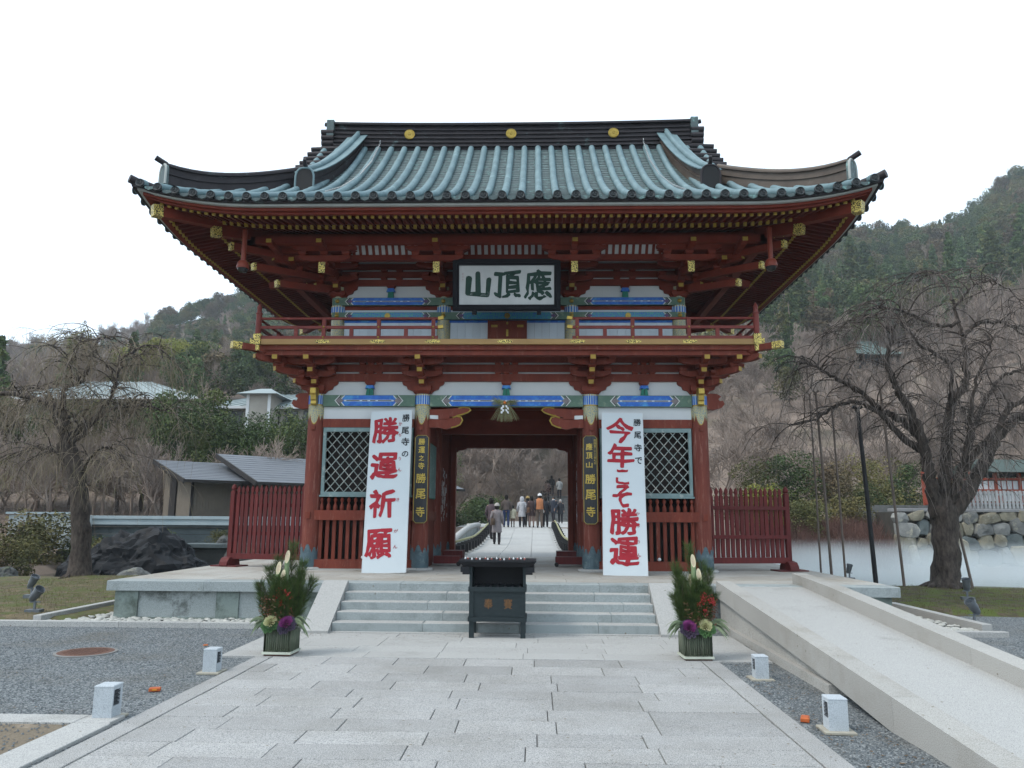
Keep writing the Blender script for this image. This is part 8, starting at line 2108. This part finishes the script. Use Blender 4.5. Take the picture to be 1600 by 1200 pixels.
# ---- the two weeping cherry trees
RT = {
 'trunk': [(10.03, 18.5, -0.04), (10.08, 18.5, 0.65), (10.13, 18.5, 1.37), (10.12, 18.5, 1.96)],
 'A': [(10.0, 18.5, 1.82), (9.86, 18.41, 2.41), (9.75, 18.31, 3.0), (9.6, 18.22, 3.59), (9.42, 18.13, 4.03), (9.18, 18.03, 4.44), (8.99, 17.94, 4.78), (8.82, 17.85, 5.22), (8.91, 17.75, 5.79), (8.84, 17.66, 6.11)],
 'A2': [(9.64, 18.5, 3.68), (9.3, 18.52, 4.01), (8.87, 18.54, 4.24), (8.55, 18.56, 4.56), (8.13, 18.58, 4.89), (7.73, 18.6, 5.13), (7.4, 18.62, 5.32), (7.07, 18.64, 5.38)],
 'A3': [(9.76, 18.5, 3.32), (9.37, 18.43, 3.49), (8.95, 18.36, 3.95), (8.38, 18.29, 4.36), (7.76, 18.22, 4.29), (7.21, 18.15, 3.98), (6.55, 18.08, 3.81)],
 'B': [(10.17, 18.5, 2.04), (10.28, 18.54, 2.71), (10.37, 18.57, 3.22), (10.53, 18.61, 4.1), (10.7, 18.65, 4.57), (10.99, 18.68, 4.82), (11.1, 18.72, 5.16), (11.14, 18.76, 5.97), (11.08, 18.8, 6.48), (11.0, 18.83, 7.05)],
 'B2': [(11.01, 18.5, 6.05), (11.38, 18.6, 6.36), (12.04, 18.7, 6.45), (12.61, 18.8, 6.15), (13.3, 18.9, 5.9)],
 'B3': [(10.53, 18.5, 4.32), (10.49, 18.3, 4.72), (10.37, 18.1, 5.27), (9.78, 17.9, 5.58), (9.28, 17.71, 6.01), (8.88, 17.51, 6.38), (8.33, 17.31, 6.26), (7.81, 17.11, 6.01)],
 'B4': [(10.92, 18.5, 6.4), (10.32, 18.19, 6.2), (9.49, 17.88, 6.41), (8.57, 17.57, 6.52), (7.96, 17.25, 6.13), (7.53, 16.94, 5.66)],
 'B5': [(10.81, 18.5, 6.95), (10.84, 18.77, 7.43), (10.67, 19.04, 7.89), (10.04, 19.31, 7.72), (9.51, 19.58, 7.34)],
 'B6': [(10.86, 18.5, 6.77), (11.06, 18.31, 7.12), (11.43, 18.11, 7.3), (11.82, 17.92, 7.05), (12.17, 17.73, 6.56)],
 'C': [(10.35, 18.5, 2.07), (10.55, 18.33, 2.81), (10.7, 18.16, 3.65), (10.81, 17.99, 4.54), (11.14, 17.82, 5.46), (11.16, 17.65, 5.77)],
 'D': [(10.5, 18.5, 1.95), (11.12, 18.76, 2.66), (11.68, 19.03, 3.32), (12.25, 19.29, 3.91), (12.87, 19.56, 4.23), (13.75, 19.82, 4.6), (14.72, 20.09, 4.47)],
 'E': [(10.51, 18.5, 2.49), (10.88, 18.48, 3.05), (11.51, 18.47, 3.68), (11.85, 18.45, 4.27), (12.23, 18.44, 4.45), (13.03, 18.42, 5.01), (13.79, 18.4, 5.16)],
 'F': [(10.8, 18.5, 3.21), (11.08, 18.72, 3.65), (11.49, 18.93, 4.29), (12.16, 19.15, 5.11), (12.87, 19.36, 5.41), (13.89, 19.58, 5.89)],
}
LT = {
 'trunk': [(-11.09, 19.9, -0.05), (-11.15, 19.9, 0.97), (-11.24, 19.9, 1.7), (-11.45, 19.9, 2.69), (-11.66, 19.9, 3.11), (-11.85, 19.9, 3.53)],
 'A': [(-11.85, 19.9, 3.53), (-11.92, 19.89, 3.79), (-11.88, 19.88, 4.01), (-12.13, 19.87, 4.42), (-12.45, 19.86, 4.57), (-12.93, 19.85, 4.72), (-13.72, 19.84, 4.82), (-14.8, 19.82, 5.06)],
 'A1': [(-12.43, 19.9, 4.58), (-12.47, 20.01, 4.8), (-12.77, 20.12, 4.98), (-13.4, 20.23, 4.99), (-14.09, 20.35, 4.94)],
 'B': [(-11.95, 19.9, 4.22), (-11.91, 19.71, 4.7), (-11.77, 19.53, 4.93), (-11.31, 19.34, 5.0), (-11.43, 19.15, 5.32), (-11.46, 18.97, 5.69), (-11.72, 18.78, 5.9)],
 'B1': [(-11.65, 19.9, 5.1), (-11.52, 19.99, 5.38), (-11.47, 20.07, 5.92), (-11.35, 20.16, 6.37), (-10.97, 20.25, 6.39), (-10.55, 20.33, 6.14)],
 'C': [(-11.79, 19.9, 3.5), (-11.54, 20.1, 3.98), (-11.31, 20.29, 4.22), (-11.13, 20.49, 4.45), (-10.77, 20.69, 4.59), (-10.17, 20.88, 4.62), (-9.69, 21.08, 4.47)],
 'D': [(-11.08, 19.9, 4.17), (-10.82, 19.91, 4.6), (-10.66, 19.93, 5.0), (-10.66, 19.94, 5.42), (-10.65, 19.96, 5.79), (-10.75, 19.97, 6.17)],
 'D1': [(-10.68, 19.9, 4.99), (-10.9, 20.09, 5.45), (-11.37, 20.29, 5.86), (-11.87, 20.48, 6.54), (-12.09, 20.67, 7.05)],
 'D2': [(-10.61, 19.9, 5.73), (-10.29, 20.04, 6.02), (-9.96, 20.17, 6.21), (-9.58, 20.31, 6.03), (-9.37, 20.45, 5.72)],
 'E': [(-11.45, 19.9, 2.69), (-10.94, 19.55, 3.09), (-10.43, 19.2, 3.31), (-9.83, 18.85, 3.36), (-9.22, 18.5, 3.09)],
 'F': [(-11.62, 19.9, 3.03), (-12.29, 20.18, 3.3), (-13.0, 20.45, 3.41), (-13.78, 20.73, 3.17)],
}
def spline(P_, n=6):
    P_ = [Vector(p) for p in P_]; out = []
    for i in range(len(P_)-1):
        p0 = P_[max(i-1, 0)]; p1 = P_[i]; p2 = P_[i+1]; p3 = P_[min(i+2, len(P_)-1)]
        for k in range(n):
            t = k/n; out.append(0.5*((2*p1)+(p2-p0)*t+(2*p0-5*p1+4*p2-p3)*t*t+(3*p1-p0-3*p2+p3)*t*t*t))
    out.append(P_[-1]); return out
def cherry(name, label, T, r0, rads, seed, ntw, drop, twm, ztop, xlim=None, veil=0):
    rnd = random.Random(seed); base = Vector(T['trunk'][0]); base.z = 0
    t_ = root(name, label, 'tree', base)
    b = MB(); pts = spline(T['trunk']); n = len(pts)
    rr = []
    for i, p in enumerate(pts):
        t = i/(n-1); rr.append(r0*(1.0-0.12*t)+r0*0.75*max(0, 1-t*6)**2)
    b.tube(pts, rr, 16)
    for k in range(7):    # root flare
        a = 2*math.pi*k/7+rnd.uniform(-.2, .2); L_ = r0*rnd.uniform(1.7, 2.5); d = Vector((math.cos(a), math.sin(a), 0)); b.tube([pts[0]+d*r0*0.5+Vector((0, 0, 0.42*r0+0.1)), pts[0]+d*r0*1.25+Vector((0, 0, 0.16)), pts[0]+d*L_+Vector((0, 0, 0.02))], [r0*0.34, r0*0.24, r0*0.08], 7)
    for v_i, v in enumerate(b.v):
        v = Vector(v); nn = mnoise.noise(v*3.0)*0.09*r0/0.35+mnoise.noise(v*9.0)*0.03; c = Vector((v.x-pts[min(n-1, 0)].x, v.y-pts[0].y, 0)); b.v[v_i] = tuple(v+c.normalized()*nn if c.length > 1e-4 else v)
    b.build('trunk', BARKD, t_, smooth=True)
    samples = []
    for k_, P_ in T.items():
        if k_ == 'trunk': continue
        if (Vector(P_[0])-Vector(T['trunk'][-1])).length < 1.3: P_ = [tuple(Vector(T['trunk'][-2]).lerp(Vector(T['trunk'][-1]), 0.45))]+list(P_)
        pts = spline(P_, 6); ra, rb = rads.get(k_, (0.07, 0.015)); n = len(pts)
        j = [pts[0]]+[p+Vector((rnd.gauss(0, .02), rnd.gauss(0, .02), rnd.gauss(0, .02))) for p in pts[1:]]
        b = MB(); b.tube(j, [ra+(rb-ra)*(i/(n-1))**0.8 for i in range(n)], 9)
        b.build('limb', BARKD, t_, smooth=True)
        for i in range(n):
            t = i/(n-1)
            if t > 0.22: samples.append((j[i], (j[min(i+1, n-1)]-j[max(i-1, 0)]).normalized(), t, ra+(rb-ra)*t))
    # secondary branches: rise, arch over, start to droop
    b = MB(); tips = []
    for i in range(int(len(samples)*0.8)):
        p, d, t, r_ = rnd.choice(samples); a = rnd.uniform(0, 6.28)
        dr = (Vector((math.cos(a), math.sin(a)*0.8, rnd.uniform(0.1, 1.0)))+d*0.7).normalized(); L_ = rnd.uniform(0.5, 1.7)*(0.6+0.5*t); m_ = 9; pp = p.copy(); pts = [pp.copy()]; ph = rnd.uniform(0, 6)
        for k in range(m_):
            dr = (dr+Vector((rnd.gauss(0, .16), rnd.gauss(0, .16), -0.17+rnd.gauss(0, .10)))).normalized(); pp = pp+dr*L_/m_
            if pp.z > ztop: pp.z = ztop-rnd.random()*0.1
            pts.append(pp.copy())
        rs = min(r_*0.55, 0.018); b.tube(pts, [rs+(0.006-rs)*k/m_ for k in range(m_+1)], 5, cap=False)
        tips += [(q, dr) for q in pts[3:]]
        for s_ in range(2):
            q = rnd.choice(pts[2:]); a = rnd.uniform(0, 6.28); d2 = Vector((math.cos(a), math.sin(a), rnd.uniform(-0.2, 0.6))).normalized(); pq = q.copy(); ps = [pq.copy()]
            for k in range(5): d2 = (d2+Vector((rnd.gauss(0, .2), rnd.gauss(0, .2), -0.2))).normalized(); pq = pq+d2*rnd.uniform(0.07, 0.16); ps.append(pq.copy())
            b.tube(ps, [0.009-0.001*k for k in range(6)], 4, cap=False); tips += [(q_, d2) for q_ in ps[2:]]
    b.build('secondary_branches', BARKD, t_)
    tips += [(s_[0], s_[1]) for s_ in samples if s_[2] > 0.5]
    b = MB()
    for i in range(ntw):
        q, d = rnd.choice(tips)
        if xlim and not xlim(q, rnd): continue
        a = rnd.uniform(0, 6.28); dr = (Vector((math.cos(a)*0.7, math.sin(a)*0.7, rnd.uniform(-0.7, 0.45)))).normalized(); L_ = rnd.uniform(*drop); m_ = 7; pts = [q.copy()]; p = q.copy(); sway = Vector((rnd.gauss(0, .09), rnd.gauss(0, .06), 0))
        for k in range(m_):
            dr = (dr+Vector((rnd.gauss(0, .12), rnd.gauss(0, .12), -0.36))+sway*0.4).normalized(); p = p+dr*L_/m_; pts.append(p.copy())
        if p.z < 0.5: continue
        b.tube(pts, [0.0058-0.0005*k for k in range(m_+1)], 3, cap=False)
        if rnd.random() < 0.7:
            q2 = rnd.choice(pts[1:5]); e = q2+Vector((rnd.gauss(0, .12), rnd.gauss(0, .12), -rnd.uniform(0.1, 0.4))); b.tube([q2, q2.lerp(e, .5)+Vector((rnd.gauss(0, .03), 0, 0.03)), e], [0.004, 0.0035, 0.0025], 3, cap=False)
    tag(b.build('hanging_twigs', twm, t_), kind='stuff')
    b = MB()
    for i in range(veil):
        q, d = rnd.choice(tips); p = q.copy(); dr = Vector((rnd.gauss(0, .5), rnd.gauss(0, .5), rnd.uniform(-0.8, 0.1))).normalized(); L_ = rnd.uniform(0.3, 1.1)*drop[1]; pts = [p.copy()]
        for k in range(5): dr = (dr+Vector((rnd.gauss(0, .08), rnd.gauss(0, .08), -0.5))).normalized(); p = p+dr*L_/5; pts.append(p.copy())
        if p.z > 0.7: b.tube(pts, [0.0045-0.0004*k for k in range(6)], 3, cap=False)
    tag(b.build('fine_twigs', mat('pale_fine_twig', (0.34, 0.29, 0.26), (0.22, 0.185, 0.165), 0.95, scale=1.0), t_), kind='stuff')
    return t_
TWR = mat('grey_hanging_twig', (0.21, 0.175, 0.155), (0.12, 0.10, 0.088), 0.95, scale=1.2)
TWL = mat('straw_hanging_twig', (0.32, 0.26, 0.185), (0.20, 0.165, 0.125), 0.95, scale=0.9, c3=(0.20, 0.20, 0.08), c3scale=0.7)
cherry('weeping_cherry', 'large leafless weeping cherry with thick spreading limbs on the right lawn', RT, 0.315, dict(A=(0.19, 0.035), A2=(0.10, 0.02), A3=(0.10, 0.014), B=(0.19, 0.03), B2=(0.06, 0.015), B3=(0.06, 0.015), B4=(0.05, 0.012), B5=(0.04, 0.012), B6=(0.035, 0.012), C=(0.085, 0.02), D=(0.20, 0.07), E=(0.12, 0.03), F=(0.09, 0.02)), 3, 1500, (0.3, 1.15), TWR, 7.9, veil=800)
cherry('weeping_cherry', 'leafless weeping cherry with straw coloured hanging twigs on the left lawn', LT, 0.235, dict(A=(0.17, 0.05), A1=(0.05, 0.015), B=(0.09, 0.015), B1=(0.05, 0.012), C=(0.12, 0.02), D=(0.07, 0.012), D1=(0.035, 0.01), D2=(0.04, 0.01), E=(0.06, 0.012), F=(0.06, 0.012)), 6, 1500, (0.4, 1.6), TWL, 6.7, veil=250)
# props and poles under the right cherry
POLE = mat('weathered_pole', (0.20, 0.16, 0.135), (0.13, 0.105, 0.09), 0.9, scale=4, stretch=(4, 4, 0.5))
for lb, b0, t0, r_, m_ in (('thin wooden prop pole nearest the platform, the leftmost', (7.25, 18.6, -0.05), (7.2, 18.5, 4.6), 0.022, POLE), ('brown prop pole second from the left under the cherry', (7.5, 18.6, -0.05), (7.35, 18.5, 4.65), 0.030, POLE), ('thin grey prop pole third from the left under the cherry', (7.85, 18.7, -0.05), (7.75, 18.6, 4.3), 0.024, POLE),
                          ('thick black prop post holding up the low left limb of the cherry', (8.42, 18.4, -0.05), (8.30, 18.45, 4.25), 0.050, BLKS), ('slanting grey prop pole between the black post and the trunk', (9.15, 18.6, -0.05), (8.80, 18.3, 4.75), 0.030, POLE), ('slanting brown prop pole right of the cherry trunk', (10.72, 18.6, -0.05), (10.35, 18.7, 2.7), 0.030, POLE)):
    p = root('prop_pole', lb, 'prop pole', b0, (0, 0, 0), 'prop poles under the right cherry')
    v = Vector(t0)-Vector(b0); MB().tube([Vector((0, 0, 0)), v*0.5+Vector((0.01, 0, 0)), v], [r_*1.1, r_, r_*0.9], 9).build('pole', m_, p, local=True, smooth=True)
    MB().tube([v+Vector((-r_*2.2, 0, 0.05)), v+Vector((0, 0, -0.01)), v+Vector((r_*2.2, 0, 0.05))], r_*0.8, 6).build('fork', m_, p, local=True)

# ================================================================== mist on the right pond, and haze
def volume_box(name, x0, x1, y0, y1, z0, z1, dens, col, label, noise_scale=None, zfall=None, aniso=0.0):
    m = bpy.data.materials.new(name+'_air'); m.use_nodes = True; nt = m.node_tree; nt.nodes.clear()
    o = nt.nodes.new('ShaderNodeOutputMaterial'); v = nt.nodes.new('ShaderNodeVolumePrincipled'); v.inputs['Color'].default_value = (*col, 1); v.inputs['Density'].default_value = dens; v.inputs['Anisotropy'].default_value = aniso
    nt.links.new(v.outputs[0], o.inputs['Volume'])
    if noise_scale:
        g_ = nt.nodes.new('ShaderNodeNewGeometry'); mp = nt.nodes.new('ShaderNodeMapping'); mp.inputs['Scale'].default_value = (1, 1, 2.0); nt.links.new(g_.outputs['Position'], mp.inputs['Vector'])
        n_ = nt.nodes.new('ShaderNodeTexNoise'); n_.inputs['Scale'].default_value = noise_scale; n_.inputs['Detail'].default_value = 4; nt.links.new(mp.outputs[0], n_.inputs['Vector'])
        sp = nt.nodes.new('ShaderNodeSeparateXYZ'); nt.links.new(g_.outputs['Position'], sp.inputs[0])
        zr = nt.nodes.new('ShaderNodeMapRange'); zr.inputs['From Min'].default_value = zfall[0]; zr.inputs['From Max'].default_value = zfall[1]; zr.inputs['To Min'].default_value = 1; zr.inputs['To Max'].default_value = 0
        zm = nt.nodes.new('ShaderNodeMath'); zm.operation = 'MULTIPLY_ADD'; nt.links.new(n_.outputs['Fac'], zm.inputs[0]); zm.inputs[1].default_value = -0.55; nt.links.new(sp.outputs['Z'], zm.inputs[2]); nt.links.new(zm.outputs[0], zr.inputs['Value'])
        nr = nt.nodes.new('ShaderNodeMapRange'); nr.inputs['From Min'].default_value = 0.3; nr.inputs['From Max'].default_value = 0.7; nr.inputs['To Min'].default_value = 0.35; nt.links.new(n_.outputs['Fac'], nr.inputs['Value'])
        mu = nt.nodes.new('ShaderNodeMath'); mu.operation = 'MULTIPLY'; nt.links.new(zr.outputs[0], mu.inputs[0]); nt.links.new(nr.outputs[0], mu.inputs[1])
        m3 = nt.nodes.new('ShaderNodeMath'); m3.operation = 'MULTIPLY'; m3.inputs[1].default_value = dens; nt.links.new(mu.outputs[0], m3.inputs[0]); nt.links.new(m3.outputs[0], v.inputs['Density'])
    ob_ = MB().box(x0, x1, y0, y1, z0, z1).build(name, m, None); tag(ob_, label, kind='stuff'); ob_['category'] = name
    return ob_
volume_box('mist', 6.6, 38, 19.9, 29.0, -0.31, 1.25, 0.34, (0.80, 0.87, 0.89), 'white mist lying low over the right pond', 0.5, (-0.3, 0.68))
volume_box('haze', -430, 430, -70, 425, -3.0, 190, 0.0004, (0.82, 0.92, 1.0), 'thin blue air haze over the whole valley')
